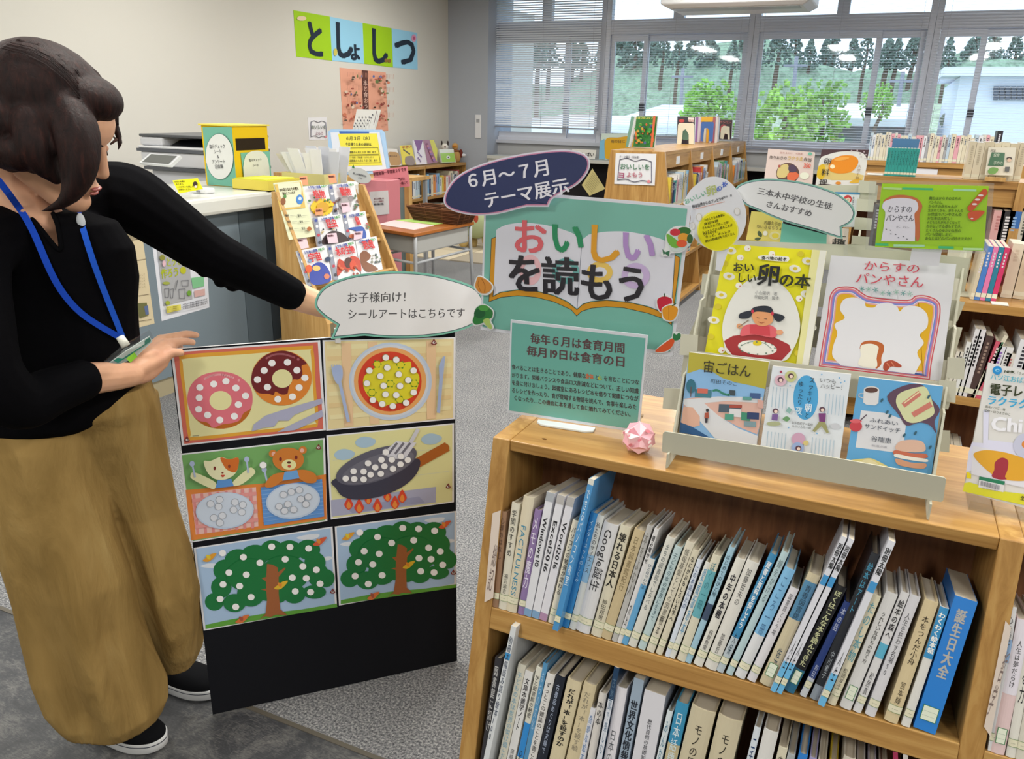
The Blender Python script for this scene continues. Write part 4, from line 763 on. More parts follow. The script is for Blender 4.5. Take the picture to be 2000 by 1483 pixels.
# vegetable cut-outs stuck on the poster edge
CUTS = [0]
def cut(label, rim, draws, name='vegetable_cutout'):
    CUTS[0] += 1; pl = PP.off(.007+.0025*(CUTS[0] % 2)); q = [pl.at(O5[0]+x/K5, O5[1]+y/K5) for x, y in cat_rom(rim, 4, True)]; nn = V((0, 0, 0))
    for i in range(len(q)): nn += q[i].cross(q[(i+1) % len(q)])
    if nn.dot(pl.n) < 0: q.reverse()
    o = MB().slab(q, pl.n, .001, 'dfe3e6').build(name, 'film', None, label, 'decoration', 'food cut-outs on the teal poster'); a = Art(pl.at, pl.n, O5, K5)
    for k, ar in draws: getattr(a, k)(*ar)
    a.build('printed_picture', o)
cut('cut-out paper onion on the poster edge over the white speech bubble', [(60, 690), (110, 705), (180, 760), (185, 815), (140, 855), (70, 845), (25, 790), (35, 730)], [('blob', ([(62, 700), (110, 712), (170, 760), (172, 805), (130, 838), (75, 832), (38, 785), (45, 735)], 'cf8a3a')), ('smooth', ([(70, 720), (62, 770), (90, 830)], 4, 'a8682a')), ('smooth', ([(90, 715), (120, 770), (115, 830)], 4, 'a8682a'))])
cut('cut-out paper broccoli on the lower left edge of the teal poster', [(20, 1030), (40, 960), (110, 930), (190, 985), (185, 1050), (170, 1075), (195, 1130), (160, 1150), (110, 1105), (30, 1115), (8, 1080)], [('blob', ([(25, 1040), (45, 965), (110, 938), (180, 985), (180, 1040), (150, 1060), (100, 1090), (40, 1105), (15, 1075)], '2f7a3c')), ('ell', (75, 1010, 48, 40, '1f5c34')), ('ell', (110, 965, 45, 25, '4a9a46')), ('blob', ([(105, 1065), (150, 1050), (165, 1085), (182, 1130), (160, 1140), (120, 1100)], 'a9c46c'))])
cut('cut-out bowl of salad at the upper right corner of the poster', [(1655, 340), (1720, 275), (1830, 270), (1890, 320), (1880, 400), (1790, 490), (1700, 500), (1680, 525), (1610, 510), (1650, 440)], [('blob', ([(1660, 345), (1700, 330), (1880, 350), (1860, 430), (1760, 485), (1690, 460)], 'c6d4d4')), ('blob', ([(1660, 340), (1700, 350), (1780, 420), (1740, 455), (1680, 420)], '6cae3c')), ('ell', (1810, 310, 58, 35, '2c6a2c')), ('ell', (1735, 320, 45, 30, 'c4283a')), ('ell', (1805, 365, 48, 38, 'd99a2c')), ('ell', (1790, 415, 45, 32, 'd8562c')), ('ell', (1860, 375, 25, 40, '2c5a2c')), ('poly', ([(1625, 460), (1650, 490), (1690, 475), (1680, 525), (1650, 500), (1635, 510)], '2c6a4c'))], 'salad_cutout')
cut('cut-out red bell pepper on the poster right edge', [(1575, 890), (1640, 850), (1700, 870), (1715, 930), (1690, 1000), (1610, 1005), (1575, 950)], [('blob', ([(1585, 890), (1640, 865), (1700, 885), (1705, 930), (1680, 990), (1615, 995), (1588, 950)], 'c01f3a')), ('smooth', ([(1640, 870), (1645, 840)], 8, '3a6a3c'))])
cut('cut-out orange-yellow bell pepper overlapping the red one', [(1625, 960), (1690, 930), (1750, 940), (1765, 990), (1740, 1060), (1690, 1082), (1630, 1060), (1618, 1000)], [('blob', ([(1632, 965), (1690, 940), (1745, 955), (1756, 990), (1732, 1050), (1690, 1072), (1640, 1050), (1626, 1000)], 'dc9522')), ('smooth', ([(1680, 950), (1680, 1060)], 4, 'b87218')), ('smooth', ([(1710, 945), (1740, 925)], 9, '4a8a4a'))])
cut('cut-out paper carrot at the lower right corner of the poster', [(1555, 1335), (1640, 1255), (1700, 1215), (1720, 1170), (1780, 1180), (1790, 1220), (1740, 1245), (1700, 1310), (1640, 1345)], [('blob', ([(1565, 1330), (1650, 1258), (1710, 1222), (1728, 1245), (1700, 1300), (1640, 1335)], 'd2552a')), ('blob', ([(1715, 1220), (1722, 1180), (1745, 1190), (1765, 1175), (1785, 1195), (1770, 1230), (1735, 1240)], '2f7a4c'))])
# text sign
SP = Pl((0, 1.435, 0), (0, -1, 0)); O6 = (960, 600); K6 = 4.944
o, a = card('text_sign', 'teal text sign with white border standing on a white foot at the bookcase corner', 'sign', SP, [(185, 122), (1510, 272), (1425, 1215), (155, 1020)], .0025, 'd6dce6', 'film', O6, K6)
a.poly([(200, 150), (1488, 300), (1404, 1185), (172, 998)], '6cb0a6')
a.text('毎年６月は食育月間', 375, 338, 1290, 440, 104, '5c4448', .03); a.text('毎月19日は食育の日', 340, 458, 1300, 572, 104, '5c4448', .03)
for t, x0, y0, x1, y1 in (('食べることは生きることであり、健康な　　と　を育むことにつな', 196, 596, 1428, 748), ('がります。栄養バランスや食品ロス削減などについて、正しい知識', 196, 672, 1422, 832), ('を身に付けましょう。図書室にあるレシピ本を借りて健康につなが', 196, 746, 1420, 906), ('るレシピを作ったり、食が登場する物語を読んで、食事を楽しみた', 196, 820, 1404, 986), ('くなったり…この機会に本を通して食に触れてみてください。', 215, 893, 1372, 1060)):
    a.text(t, x0, y0, x1, y1, 52, '4c4244', .02)
a.text('身体', 908, 683, 987, 693, 52, 'd0704a', .035); a.text('心', 1027, 698, 1067, 703, 52, 'c4c83a', .035)
a.build('lettering', o, 'film')
m = MB(); f = [onz(O6[0]+x/K6, O6[1]+y/K6, ZT+.005) for x, y in ((450, 1082), (1005, 1160), (985, 1192), (900, 1196), (480, 1130), (440, 1105))]
m.slab(f, V((0, 0, 1)), .0045, 'dde4e6').build('foot', 'plastic', o, bevel=.001)
# origami ball
oc = onz(1243, 886, ZT); rad = .031; oc = V((oc.x, oc.y+.01, ZT+rad*.93))
bm = bmesh.new(); bmesh.ops.create_icosphere(bm, subdivisions=1, radius=rad); m = MB(); rr = random.Random(3)
for f in bm.faces:
    c0 = f.calc_center_median(); tip = c0.normalized()*rad*1.05
    for i in range(3):
        a_, b_ = f.verts[i].co, f.verts[(i+1) % 3].co; cc = rr.choice(['f0b6c2', 'f3c6cf', 'eaa2b0', 'f4dadd']); m.face([oc+a_, oc+b_, oc+tip], lin(cc))
bm.free(); ob = m.build('origami_ball', 'paper', None, 'pink folded paper ball on the bookcase beside the text sign', 'ornament')
m = MB()
for k in range(14):
    d = V((rr.uniform(-1, 1), rr.uniform(-1, .2), rr.uniform(-.6, 1))).normalized(); p = oc+d*rad*.99; u_ = d.orthogonal().normalized(); v_ = d.cross(u_); s = rad*rr.uniform(.08, .2)
    m.face([p+(u_*math.cos(t)+v_*math.sin(t)*.6)*s+d*.002 for t in [i*.8976 for i in range(7)]], lin(rr.choice(['dd7f8c', 'e8949f', 'fbf0f0', '8a4a58'])))
m.build('petal_pattern', 'paper', ob)
# small knot hole on the top board
k0 = onz(1063, 858, ZT); MB().loft([[k0+V((.005*math.cos(t*.628), .003*math.sin(t*.628), z)) for t in range(10)] for z in (.0, .0006)], '5a3818').build('knot', 'matte', bc)
# ------------------------------------------------------------------ stepped cardboard display stand
K7 = 3.448; O7 = (1280, 660)
CB = 'b9b8a8'
KR = .20                                  # recline of cross boards and books
def rp(y, z): return Pl((0, y, z), (0, -1, KR))
R1 = rp(1.375, .80); R2 = rp(1.46, .90); R3 = rp(1.555, 1.02); R4 = rp(1.65, 1.1)
LIP = Pl((0, 1.338, 0), (0, -1, 0))
ds = thing('display_stand', 'grey cardboard stepped display stand holding face-out books on the bookcase', 'display stand', (-.07, 1.45, ZT))
def board(pl, pts, org=(0, 0), sc=1, th=.003, name='cross_board', c=CB):
    q = [pl.at(org[0]+x/sc, org[1]+y/sc) for x, y in pts]; nn = V((0, 0, 0))
    for i in range(len(q)): nn += q[i].cross(q[(i+1) % len(q)])
    if nn.dot(pl.n) < 0: q.reverse()
    return MB().slab(q, pl.n, th, c).build(name, 'matte', ds)
board(LIP, [(50, 645), (65, 632), (1110-10, 790), (1945, 942), (1958, 955), (1938, 1095), (1925, 1106), (50, 770), (44, 760)], O7, K7, name='front_lip')
# side panels: sloped stair outline in the depth direction
pL = LIP.at(1280+95/3.448, 660+700/3.448); pR = LIP.at(1280+1862/3.448, 660+1020/3.448)
for nm, X in (('left', pL.x), ('right', pR.x)):
    pr = [(1.325, ZT+.0006), (1.325, .80), (1.345, .80), (1.40, .93), (1.425, .93), (1.49, 1.05), (1.52, 1.05), (1.60, 1.20), (1.66, 1.20), (1.66, ZT+.0006)]
    vs = [(X, y, z) for y, z in pr]+[(X+.0035, y, z) for y, z in pr]; k = len(pr)
    MB().mesh(vs, [tuple(range(k)), tuple(range(2*k-1, k-1, -1))]+[(i, i+k, (i+1) % k+k, (i+1) % k) for i in range(k)], lin(CB)).build('side_panel', 'matte', ds)
board(rp(1.432, .90), [(1337, 683), (1866, 750), (1852, 800), (1330, 735)])
board(rp(1.485, .90), [(1370, 600), (1880, 640), (1862, 705), (1345, 655)])
board(rp(1.53, 1.0), [(1372, 535), (1700, 560), (1885, 590), (1870, 628), (1368, 575)])
board(rp(1.54, 1.0), [(1400, 468), (1700, 480), (1895, 505), (1885, 545), (1400, 512)])
for x, y in ((1343, 655), (1310, 760), (1865, 700), (1848, 745), (1836, 842)):
    board(rp(1.43, .9), [(x-13 if x < 1500 else x-14, y-2), (x+20, y), (x+18, y+42), (x-16, y+38)], name='tab')
ds2 = thing('display_stand', 'second grey cardboard display stand behind the tall egg and bread picture books', 'display stand', (.0, 1.62, ZT))
ds_, ds = ds, ds2
board(rp(1.56, 1.02), [(1455, 470), (1690, 478), (1686, 500), (1450, 492)])
board(rp(1.62, 1.1), [(1470, 360), (1715, 362), (1712, 395), (1466, 392)])
for x, y in ((1698, 354), (1694, 390), (1690, 426), (1684, 462)): board(rp(1.61, 1.1), [(x-20, y-2), (x+14, y+1), (x+11, y+24), (x-22, y+22)], name='tab')
for X in (rp(1.61, 1.1).at(1480, 420).x, rp(1.61, 1.1).at(1682, 420).x):
    MB().hexa([V(q) for q in ((X, 1.565, ZT+.001), (X+.003, 1.565, ZT+.001), (X+.003, 1.68, ZT+.001), (X, 1.68, ZT+.001), (X, 1.585, 1.14), (X+.003, 1.585, 1.14), (X+.003, 1.69, 1.19), (X, 1.69, 1.19))], lin(CB)).build('side_panel', 'matte', ds2)
ds = ds_
# face-out book: cover card + page block behind
def facebook(pl, corners, label, th=.014, org=(0, 0), sc=1, back='d8d8d8', group='face-out books on the display stands', name='book', cat='book'):
    q = [pl.at(org[0]+x/sc, org[1]+y/sc) for x, y in corners]
    c = sum(q, V((0, 0, 0)))/4
    o = MB().slab(q, pl.n, .0015, back).build(name, 'gloss', None, label, cat, group)
    qi = [p+(c-p)*.02-pl.n*.0018 for p in q]; MB().slab(qi, pl.n, th-.003, 'd2cbb9').build('page_block', 'paper', o)
    MB().slab([p-pl.n*(th-.001) for p in q], pl.n, .001, back).build('back_cover', 'gloss', o)
    # spine on the left edge
    MB().slab([q[0], q[0]+(q[1]-q[0])*.006, q[3]+(q[2]-q[3])*.006, q[3]], pl.n, th, back).build('spine', 'gloss', o)
    a = Art(pl.at, pl.n, org, sc); return o, a
# --- row 1: three novels
c = [(228, 97), (765, 162), (680, 728), (162, 635)]
o, a = facebook(R1, c, 'novel with olive sky and pink village street cover, left in front row', .018, O7, K7)
a.poly(c, '86b4e0'); a.poly([(228, 97), (765, 162), (742, 345), (640, 320), (540, 300), (450, 270), (380, 225), (300, 212), (215, 240)], 'b0a63a')
a.poly([(195, 410), (330, 395), (500, 410), (720, 440), (700, 600), (685, 650), (560, 600), (450, 540), (330, 470), (190, 460)], 'd9b0a4'); a.poly([(193, 415), (420, 395), (720, 400), (716, 440), (480, 425), (330, 440), (420, 520), (560, 610), (690, 660), (682, 728), (400, 675), (300, 560), (188, 440)], 'd6d8de'); a.poly([(190, 462), (255, 470), (300, 530), (300, 590), (260, 600), (172, 580)], 'd9ac98')
a.poly([(168, 568), (250, 600), (375, 675), (162, 636)], '2f5a8c')
for x, y, w, h, c_ in ((270, 345, 110, 60, '3d7a8a'), (285, 340, 70, 35, 'c96a5a'), (430, 445, 150, 60, '4a5a6a'), (500, 475, 80, 60, 'd8d8dc'), (500, 452, 85, 20, 'a84a3c'), (470, 510, 60, 45, '4c9a84'), (580, 500, 60, 60, '3c8a70'), (600, 560, 80, 40, '7a96a0'), (620, 500, 80, 50, '2a3c6a'), (640, 370, 70, 40, '3c5a8c'), (500, 350, 40, 40, '3a4650'), (690, 415, 40, 60, 'd0a49a'), (590, 395, 60, 25, '5a9a94')): a.poly([(x, y), (x+w, y+h*.1), (x+w*.97, y+h), (x-w*.03, y+h*.9)], c_)
a.ell(242, 325, 32, 48, '2c6a80'); a.line([(243, 330), (240, 395)], 5, '6a4030'); a.smooth([(390, 355), (420, 352), (460, 375), (500, 385)], 14, '4aa088')
a.ell(352, 487, 10, 12, '2a2a34'); a.poly([(335, 505), (360, 500), (362, 540), (345, 545), (332, 540)], 'a8503c'); a.poly([(336, 540), (356, 540), (352, 572), (338, 572)], '33303c')
a.text('宙ごはん', 318, 222, 645, 262, 88, '33301c', .012); a.text('町田そのこ', 372, 300, 555, 322, 32, '3c5060', .01); a.build('printed_cover', o)
c = [(790, 190), (1318, 246), (1240, 825), (706, 740)]
o, a = facebook(R1, c, 'white illustrated paperback with blue oval title panel, middle of front row', .014, O7, K7)
a.poly(c, 'dde4ec'); a.ell(1013, 402, 84, 150, '4aa5dc', 28, .04)
for x0, y0, n in ((795, 330, 5), (1150, 375, 6), (760, 630, 6), (1060, 670, 7)):
    for k in range(n): a.line([(x0+24*k, y0+3*k), (x0-12+24*k, y0+135+3*k)], 4, 'a9c4d8')
a.vtext('スッキリ', 1060, 262, 1032, 440, 38, '22303c', .01); a.vtext('朝', 1034, 440, 1028, 500, 50, 'e8f2f8', .02); a.vtext('と', 1024, 500, 1022, 545, 36, '22303c'); a.vtext('ゆったり', 985, 290, 972, 455, 34, '22303c', .01); a.vtext('夜', 970, 460, 965, 520, 46, 'c8e4f2', .02)
a.text('いつも', 1105, 295, 1220, 308, 36, '4a4c50'); a.text('ハッピー！', 1110, 335, 1280, 350, 38, '4a4c50'); a.text('金子由紀子＝監修', 918, 575, 1062, 592, 20, '4a4c50'); a.text('ひらいみも＝絵', 920, 598, 1050, 612, 18, '4a4c50')
for x, y, r_, c_ in ((845, 285, 40, 'd9b4c4'), (913, 258, 40, 'c4c88a'), (965, 680, 46, 'c9a0bc'), (960, 740, 42, '9ab0dc'), (848, 228, 9, 'a83a54'), (1015, 705, 18, 'd0c080')): a.ell(x, y, r_, r_*.95, c_)
for x, y in ((845, 280), (915, 255), (1125, 480), (812, 490), (965, 740)): a.ell(x, y, 20, 18, '5a3a4c', 12); a.ell(x+2, y+4, 12, 12, 'ecd4c8', 10)
a.poly([(1100, 505), (1150, 505), (1145, 565), (1105, 560)], '7a3a7a'); a.poly([(1105, 560), (1145, 565), (1170, 635), (1155, 640), (1120, 590), (1075, 632), (1060, 622)], '9a9a6a'); a.poly([(790, 510), (830, 512), (825, 555), (785, 550)], '7a5a9a'); a.ell(800, 575, 50, 15, 'a9b08a', 14); a.blob([(860, 545), (885, 525), (908, 540), (890, 560)], '6a9a6a'); a.poly([(880, 490), (900, 462), (925, 480), (905, 508)], '8ab4b0'); a.ell(1212, 590, 32, 20, 'c8ccd4', 14)
for x, y in ((1122, 245), (1240, 268), (1275, 290), (1250, 300), (910, 320), (1090, 640), (900, 600)): a.ell(x, y, 6, 6, '7ab0dc', 6)
a.build('printed_cover', o)
c = [(1372, 262), (1938, 328), (1858, 928), (1284, 838)]
o, a = facebook(R1, c, 'sky-blue novel with sandwiches and coffee cup cover, right of front row', .018, O7, K7)
a.poly(c, '5fa6d9'); a.poly([(1385, 488), (1560, 508), (1690, 560), (1665, 778), (1348, 738)], 'd9dbe2')
a.ell(1455, 350, 52, 24, 'd8d4d2'); a.poly([(1403, 350), (1508, 352), (1502, 440), (1480, 455), (1420, 450), (1400, 435)], 'dadade'); a.ell(1455, 352, 44, 18, '5a3c38'); a.smooth([(1400, 375), (1375, 378), (1372, 395), (1398, 405)], 7, 'dadade')
a.blob([(1560, 395), (1680, 320), (1800, 318), (1850, 400), (1915, 480), (1880, 560), (1890, 640), (1850, 590), (1780, 570), (1690, 590), (1640, 520)], '5c4258', 4); a.blob([(1620, 430), (1650, 370), (1780, 330), (1830, 345), (1870, 450), (1870, 520), (1760, 570), (1690, 560), (1650, 500)], 'd2d6a8')
a.line([(1675, 450), (1775, 375)], 36, 'c9786c'); a.line([(1740, 515), (1850, 450)], 36, 'c9786c'); a.line([(1675, 440), (1775, 365)], 8, 'e8dcb0')
a.ell(1350, 595, 42, 36, 'c4404c'); a.ell(1350, 560, 40, 14, 'd8606a'); a.line([(1380, 555), (1422, 518)], 7, '5a4a5a')
a.blob([(1620, 750), (1640, 700), (1720, 685), (1800, 700), (1815, 760), (1720, 770)], 'd9b4a0'); a.blob([(1615, 755), (1720, 775), (1820, 780), (1815, 810), (1620, 790)], 'c46a50', 4); a.blob([(1620, 780), (1720, 800), (1825, 815), (1815, 835), (1625, 805)], 'e6e4dc', 4); a.blob([(1620, 810), (1720, 838), (1820, 845), (1805, 880), (1700, 870), (1630, 850)], 'cf9a7c', 4)
a.blob([(1300, 830), (1400, 812), (1470, 815), (1590, 885), (1450, 870)], 'd9cf8a', 4); a.blob([(1380, 835), (1440, 815), (1500, 850), (1440, 862)], 'e4dcb0', 4)
for x, y in ((1525, 420), (1560, 500), (1580, 525), (1750, 640), (1675, 655), (1850, 735), (1840, 395)): a.ell(x, y, 16, 8, '2f5c70', 8, -1)
a.text('ふれあい', 1440, 562, 1635, 590, 34, '3a4456', .006); a.text('サンドイッチ', 1405, 605, 1650, 640, 40, '3a4456', .006); a.text('谷瑞恵', 1448, 690, 1590, 708, 40, '3a4456', .008); a.text('新潮文庫', 1455, 728, 1560, 742, 16, '9a9aa6'); a.build('printed_cover', o)
# --- row 2: egg book and bread book
O8 = (1340, 460); K8 = 3.571
c = [(275, 60), (982, 108), (855, 905), (130, 818)]
o, a = facebook(R2, c, 'bright yellow picture book with a girl and fried egg in an egg shape', .012, O8, K8)
a.poly(c, 'e3dd14')
for x, y in ((310, 105), (300, 285), (245, 415), (193, 590), (760, 232), (870, 640), (850, 180), (840, 410)): a.ell(x, y, 42, 26, 'e6e6dc', 14, .2); a.ell(x+2, y, 16, 12, 'd9c02a', 10)
for x, y in ((430, 90), (380, 155), (370, 350), (790, 440), (830, 700), (250, 800), (600, 130), (900, 250)): a.ell(x, y, 24, 22, 'eceae0', 10); a.ell(x+8, y+4, 6, 4, 'c0503c', 6)
for x, y in ((270, 195), (225, 495), (175, 705), (845, 545), (780, 820), (800, 130)): a.ell(x, y, 24, 20, 'cfc02c', 10)
a.poly([(880, 100), (982, 108), (855, 905), (770, 895)], 'e2dfa0'); a.poly([(935, 105), (982, 108), (855, 905), (810, 900)], 'e4e4da')
egg = cat_rom([(555, 285), (640, 320), (730, 410), (785, 540), (795, 660), (750, 790), (660, 880), (320, 835), (265, 740), (258, 620), (300, 480), (370, 370), (460, 300)], 5, True)
a.poly(egg, 'dfe0dc')
a.poly([(268, 735), (330, 700), (440, 685), (600, 700), (720, 760), (735, 800), (668, 872), (325, 832), (285, 780)], 'a02a30')
a.ell(500, 782, 136, 50, 'e6e6e0', 30, .12); a.smooth([(385, 770), (450, 742), (540, 748), (600, 790)], 5, '8aa09a'); a.ell(500, 750, 32, 18, 'dcc61e')
for k in range(12): t = k*.52; a.ell(500+122*math.cos(t), 784+42*math.sin(t), 7, 5, '5a7a6a', 6)
a.blob([(385, 700), (400, 640), (450, 620), (590, 625), (640, 670), (610, 712), (480, 690)], 'd9606a', 4); a.poly([(448, 620), (585, 635), (590, 700), (450, 685)], 'c8404c'); a.ell(655, 675, 26, 18, 'e0a078', 12); a.ell(378, 632, 22, 18, 'd99a70', 12); a.line([(370, 640), (440, 590)], 7, '8a7a6a')
a.blob([(460, 545), (480, 505), (545, 492), (600, 520), (612, 560), (600, 610), (540, 632), (485, 612)], 'dc9a6a'); a.blob([(455, 545), (470, 505), (545, 490), (600, 505), (615, 560), (590, 540), (500, 530)], '1f2634', 4)
a.blob([(380, 545), (440, 525), (470, 530), (450, 570), (410, 580), (375, 575)], '1f2634', 4); a.blob([(610, 545), (660, 550), (692, 570), (660, 600), (625, 590)], '1f2634', 4); a.ell(468, 530, 10, 14, 'c8304a', 8); a.ell(606, 545, 10, 14, 'c8304a', 8)
a.line([(498, 574), (516, 576)], 4, '3a2a2a'); a.line([(550, 580), (568, 582)], 4, '3a2a2a'); a.smooth([(510, 602), (530, 610), (552, 604)], 4, 'a8503c')
a.poly(cat_rom([(505, 155), (540, 140), (700, 148), (722, 160), (718, 178), (690, 184), (540, 172)], 3, True), 'e6e6e0'); a.text('食べ物の絵本', 528, 168, 705, 180, 28, '33332c', .03)
a.text('おい', 328, 250, 480, 252, 72, '262c14', .025); a.text('しい', 355, 322, 495, 326, 72, '262c14', .025); a.text('卵', 490, 330, 655, 342, 158, '15171a', .028); a.text('の本', 645, 346, 868, 364, 102, '262c14', .03)
a.text('小山陽明　著', 484, 410, 640, 420, 30, '6a6c70'); a.text('早島紀男　監修', 480, 440, 650, 450, 28, '4a4c50'); a.build('printed_cover', o)
c = [(1012, 138), (1885, 200), (1775, 1018), (888, 912)]
o, a = facebook(R2, c, 'large white picture book with striped frame, yellow panel and bread loaf', .012, O8, K8)
a.poly(c, 'd6d7de')
fr = cat_rom([(925, 915), (950, 750), (985, 560), (1000, 430), (1040, 370), (1110, 355), (1180, 365), (1230, 400), (1300, 430), (1540, 450), (1600, 420), (1680, 420), (1760, 460), (1775, 540), (1750, 700), (1715, 880), (1700, 1008)], 4)
for d, cc in ((0, 'c8505c'), (9, 'e2d8dc'), (14, 'd87a80'), (23, '9a7cc0'), (32, '6a84cc'), (40, 'e6e6ea'), (44, 'd9a0a4')):
    a.poly(inset2(fr, d), cc)
yl = inset2(fr, 54); a.poly(yl, 'd9a818')
a.poly([(1302, 428), (1475, 446), (1475, 420), (1300, 402)], 'd6d7de')
cloud = [(1060, 925), (1000, 860), (1005, 780), (1035, 690), (1015, 620), (1090, 575), (1055, 510), (1080, 440), (1160, 420), (1235, 450), (1250, 490), (1310, 495), (1340, 470), (1420, 460), (1480, 490), (1500, 525), (1540, 490), (1640, 490), (1705, 550), (1705, 640), (1650, 700), (1680, 760), (1630, 830), (1660, 900), (1610, 995)]
a.poly(inset(cat_rom(cloud[:-1], 4)+[(1610, 992), (1060, 928)], .065), 'dedfe6')
a.blob([(1212, 790), (1230, 745), (1300, 733), (1370, 755), (1380, 800), (1362, 850), (1360, 900), (1320, 925), (1330, 800), (1240, 790)], 'b8602c', 4); a.blob([(1215, 800), (1225, 765), (1290, 755), (1340, 775), (1338, 810), (1328, 850), (1325, 922), (1205, 905), (1218, 840)], 'e9e6d8', 4)
a.blob([(1375, 930), (1385, 885), (1440, 870), (1500, 905), (1490, 920), (1430, 915), (1400, 945)], 'a8442c', 4); a.line([(1400, 890), (1420, 915)], 5, 'd98a6a'); a.line([(1430, 880), (1450, 910)], 5, 'd98a6a')
for k in range(8):
    x = 1225+k*48; y = 372+k*5+(12 if k in (3, 4) else 0)
    for j in range(3): t = j*1.047+.3; a.line([(x-20*math.cos(t), y-20*math.sin(t)), (x+20*math.cos(t), y+20*math.sin(t))], 4, '8ab8a8' if k % 2 else '5a9a98')
a.text('からすの', 1235, 236, 1630, 262, 72, 'c8485a', .012); a.text('パンやさん', 1180, 326, 1655, 362, 84, 'c8485a', .012); a.build('printed_cover', o)
# --- row 3 and 4
O9 = (1340, 280); K9 = 5.263
c = [(672, 700), (1000, 720), (968, 1018), (616, 998)]
o, a = facebook(R3, c, 'yellow cookbook with a lemon and leaves, partly behind the teal card', .01, O9, K9)
a.poly(c, 'dccb6a'); a.blob([(735, 920), (750, 900), (780, 930), (775, 965), (745, 950)], '4c5a3c'); a.blob([(705, 985), (730, 968), (770, 975), (740, 1000)], '4c5a3c'); a.ell(912, 950, 58, 42, 'd9cf9a'); a.ell(918, 950, 36, 26, 'd9c43a'); a.ell(815, 925, 25, 25, 'e8e4d8', 12)
a.text('内藤久子の', 800, 832, 975, 850, 46, '6a5a3a', .01); a.text('ちいさなちりょ', 720, 868, 990, 895, 42, '6a5a3a', .01); a.build('printed_cover', o)
c = [(1440, 820), (1672, 845), (1655, 1062), (1452, 1045)]
o, a = facebook(R3.off(.004), [(1450, 850), (1672, 880), (1655, 1062), (1440, 1045)], 'pale pink booklet with one big black character below the white bubble', .008, O9, K9)
a.poly([(1450, 850), (1672, 880), (1655, 1062), (1440, 1045)], 'dcc8c0'); a.text('趣', 1490, 1052, 1640, 1060, 90, '33302e', .03); a.text('一', 1540, 985, 1640, 992, 80, '33302e', .03); a.build('printed_cover', o)
c = [(845, 55), (1322, 92), (1290, 480), (790, 470)]
o, a = facebook(R4, c, 'pale pink lunch box cookbook, left of the two highest books', .012, O9, K9)
a.poly(c, 'd9c4be'); a.ell(1045, 310, 118, 108, '5c3c34', 30); a.blob([(935, 310), (960, 240), (1040, 215), (1060, 290), (1020, 350), (950, 350)], 'd2bc7a'); a.blob([(1040, 360), (1050, 310), (1120, 295), (1160, 330), (1120, 380), (1060, 400)], 'd8643c'); a.blob([(1055, 280), (1060, 230), (1110, 225), (1140, 275), (1100, 300)], '4a3550'); a.ell(960, 235, 14, 14, 'a84a3c', 8)
a.ell(1217, 335, 48, 36, 'e2e2d0'); a.text('作りおきの', 855, 160, 1035, 168, 40, '4a3c38', .015); a.text('ラクうま', 1040, 168, 1200, 180, 46, 'cfae5c', .03); a.text('弁当', 1205, 180, 1290, 190, 42, '4a3c38', .015); a.text('詰めるだけ、４回本', 965, 105, 1200, 120, 20, 'a8685c'); a.text('350', 1205, 250, 1280, 254, 62, 'd8604a', .03); a.ell(1275, 110, 22, 16, '6ab09a'); a.build('printed_cover', o)
c = [(1395, 65), (1882, 66), (1795, 492), (1322, 440)]
o, a = facebook(R4, c, 'egg cookery book showing a large glossy orange yolk', .012, O9, K9)
a.poly(c, '4a3038'); a.poly(cat_rom([(1340, 380), (1375, 170), (1450, 120), (1600, 85), (1800, 95), (1860, 180), (1835, 330), (1800, 440), (1640, 450), (1450, 420), (1330, 430)], 4), 'dcdad8'); a.poly([(1360, 230), (1480, 200), (1700, 300), (1830, 330), (1815, 380), (1500, 380), (1340, 350)], 'd9c07a'); a.blob([(1345, 330), (1365, 240), (1420, 220), (1430, 320), (1390, 380)], 'dcb41e')
a.blob([(1465, 240), (1500, 170), (1600, 128), (1720, 130), (1770, 180), (1745, 250), (1680, 300), (1560, 310), (1480, 285)], 'e58a1a'); a.ell(1505, 240, 26, 22, 'f6e6c0', 12); a.ell(1600, 160, 80, 18, 'eda448', 14, -.15)
a.ell(1565, 410, 30, 16, 'd98a2a', 12); a.blob([(1680, 400), (1740, 370), (1800, 365), (1790, 400), (1720, 410)], 'dcae3a', 4)
for x, y in ((1800, 140), (1830, 90), (1850, 120), (1790, 110), (1840, 160), (1700, 80), (1760, 75)): a.ell(x, y, 9, 8, 'b8a8b0', 8)
for ch, x, y in (('卵', 1408, 212), ('料', 1385, 325), ('理', 1362, 430)): a.text(ch, x, y, x+84, y+6, 74, '26221f', .01)
for k, ch in enumerate('大原千鶴'): a.text(ch, 1762-8*k, 250+40*k, 1800-8*k, 252+40*k, 32, '8a6a3a')
a.build('printed_cover', o)
c = [(1530, 500), (1790, 506), (1730, 860), (1500, 860)]
o, a = facebook(rp(1.61, 1.05), c, 'white magazine with blue head strip and red disc behind the bubble', .006, O9, K9, name='magazine', cat='magazine')
a.poly(c, 'd9dde2'); a.poly([(1530, 500), (1790, 506), (1785, 530), (1528, 522)], '4a8ab4'); a.ell(1662, 575, 42, 42, 'c8383c'); a.text('食', 1635, 600, 1690, 602, 50, 'e8d8c0', .03); a.vtext('大豆と雑', 1722, 545, 1710, 690, 20, '44464c', .02); a.build('printed_cover', o)
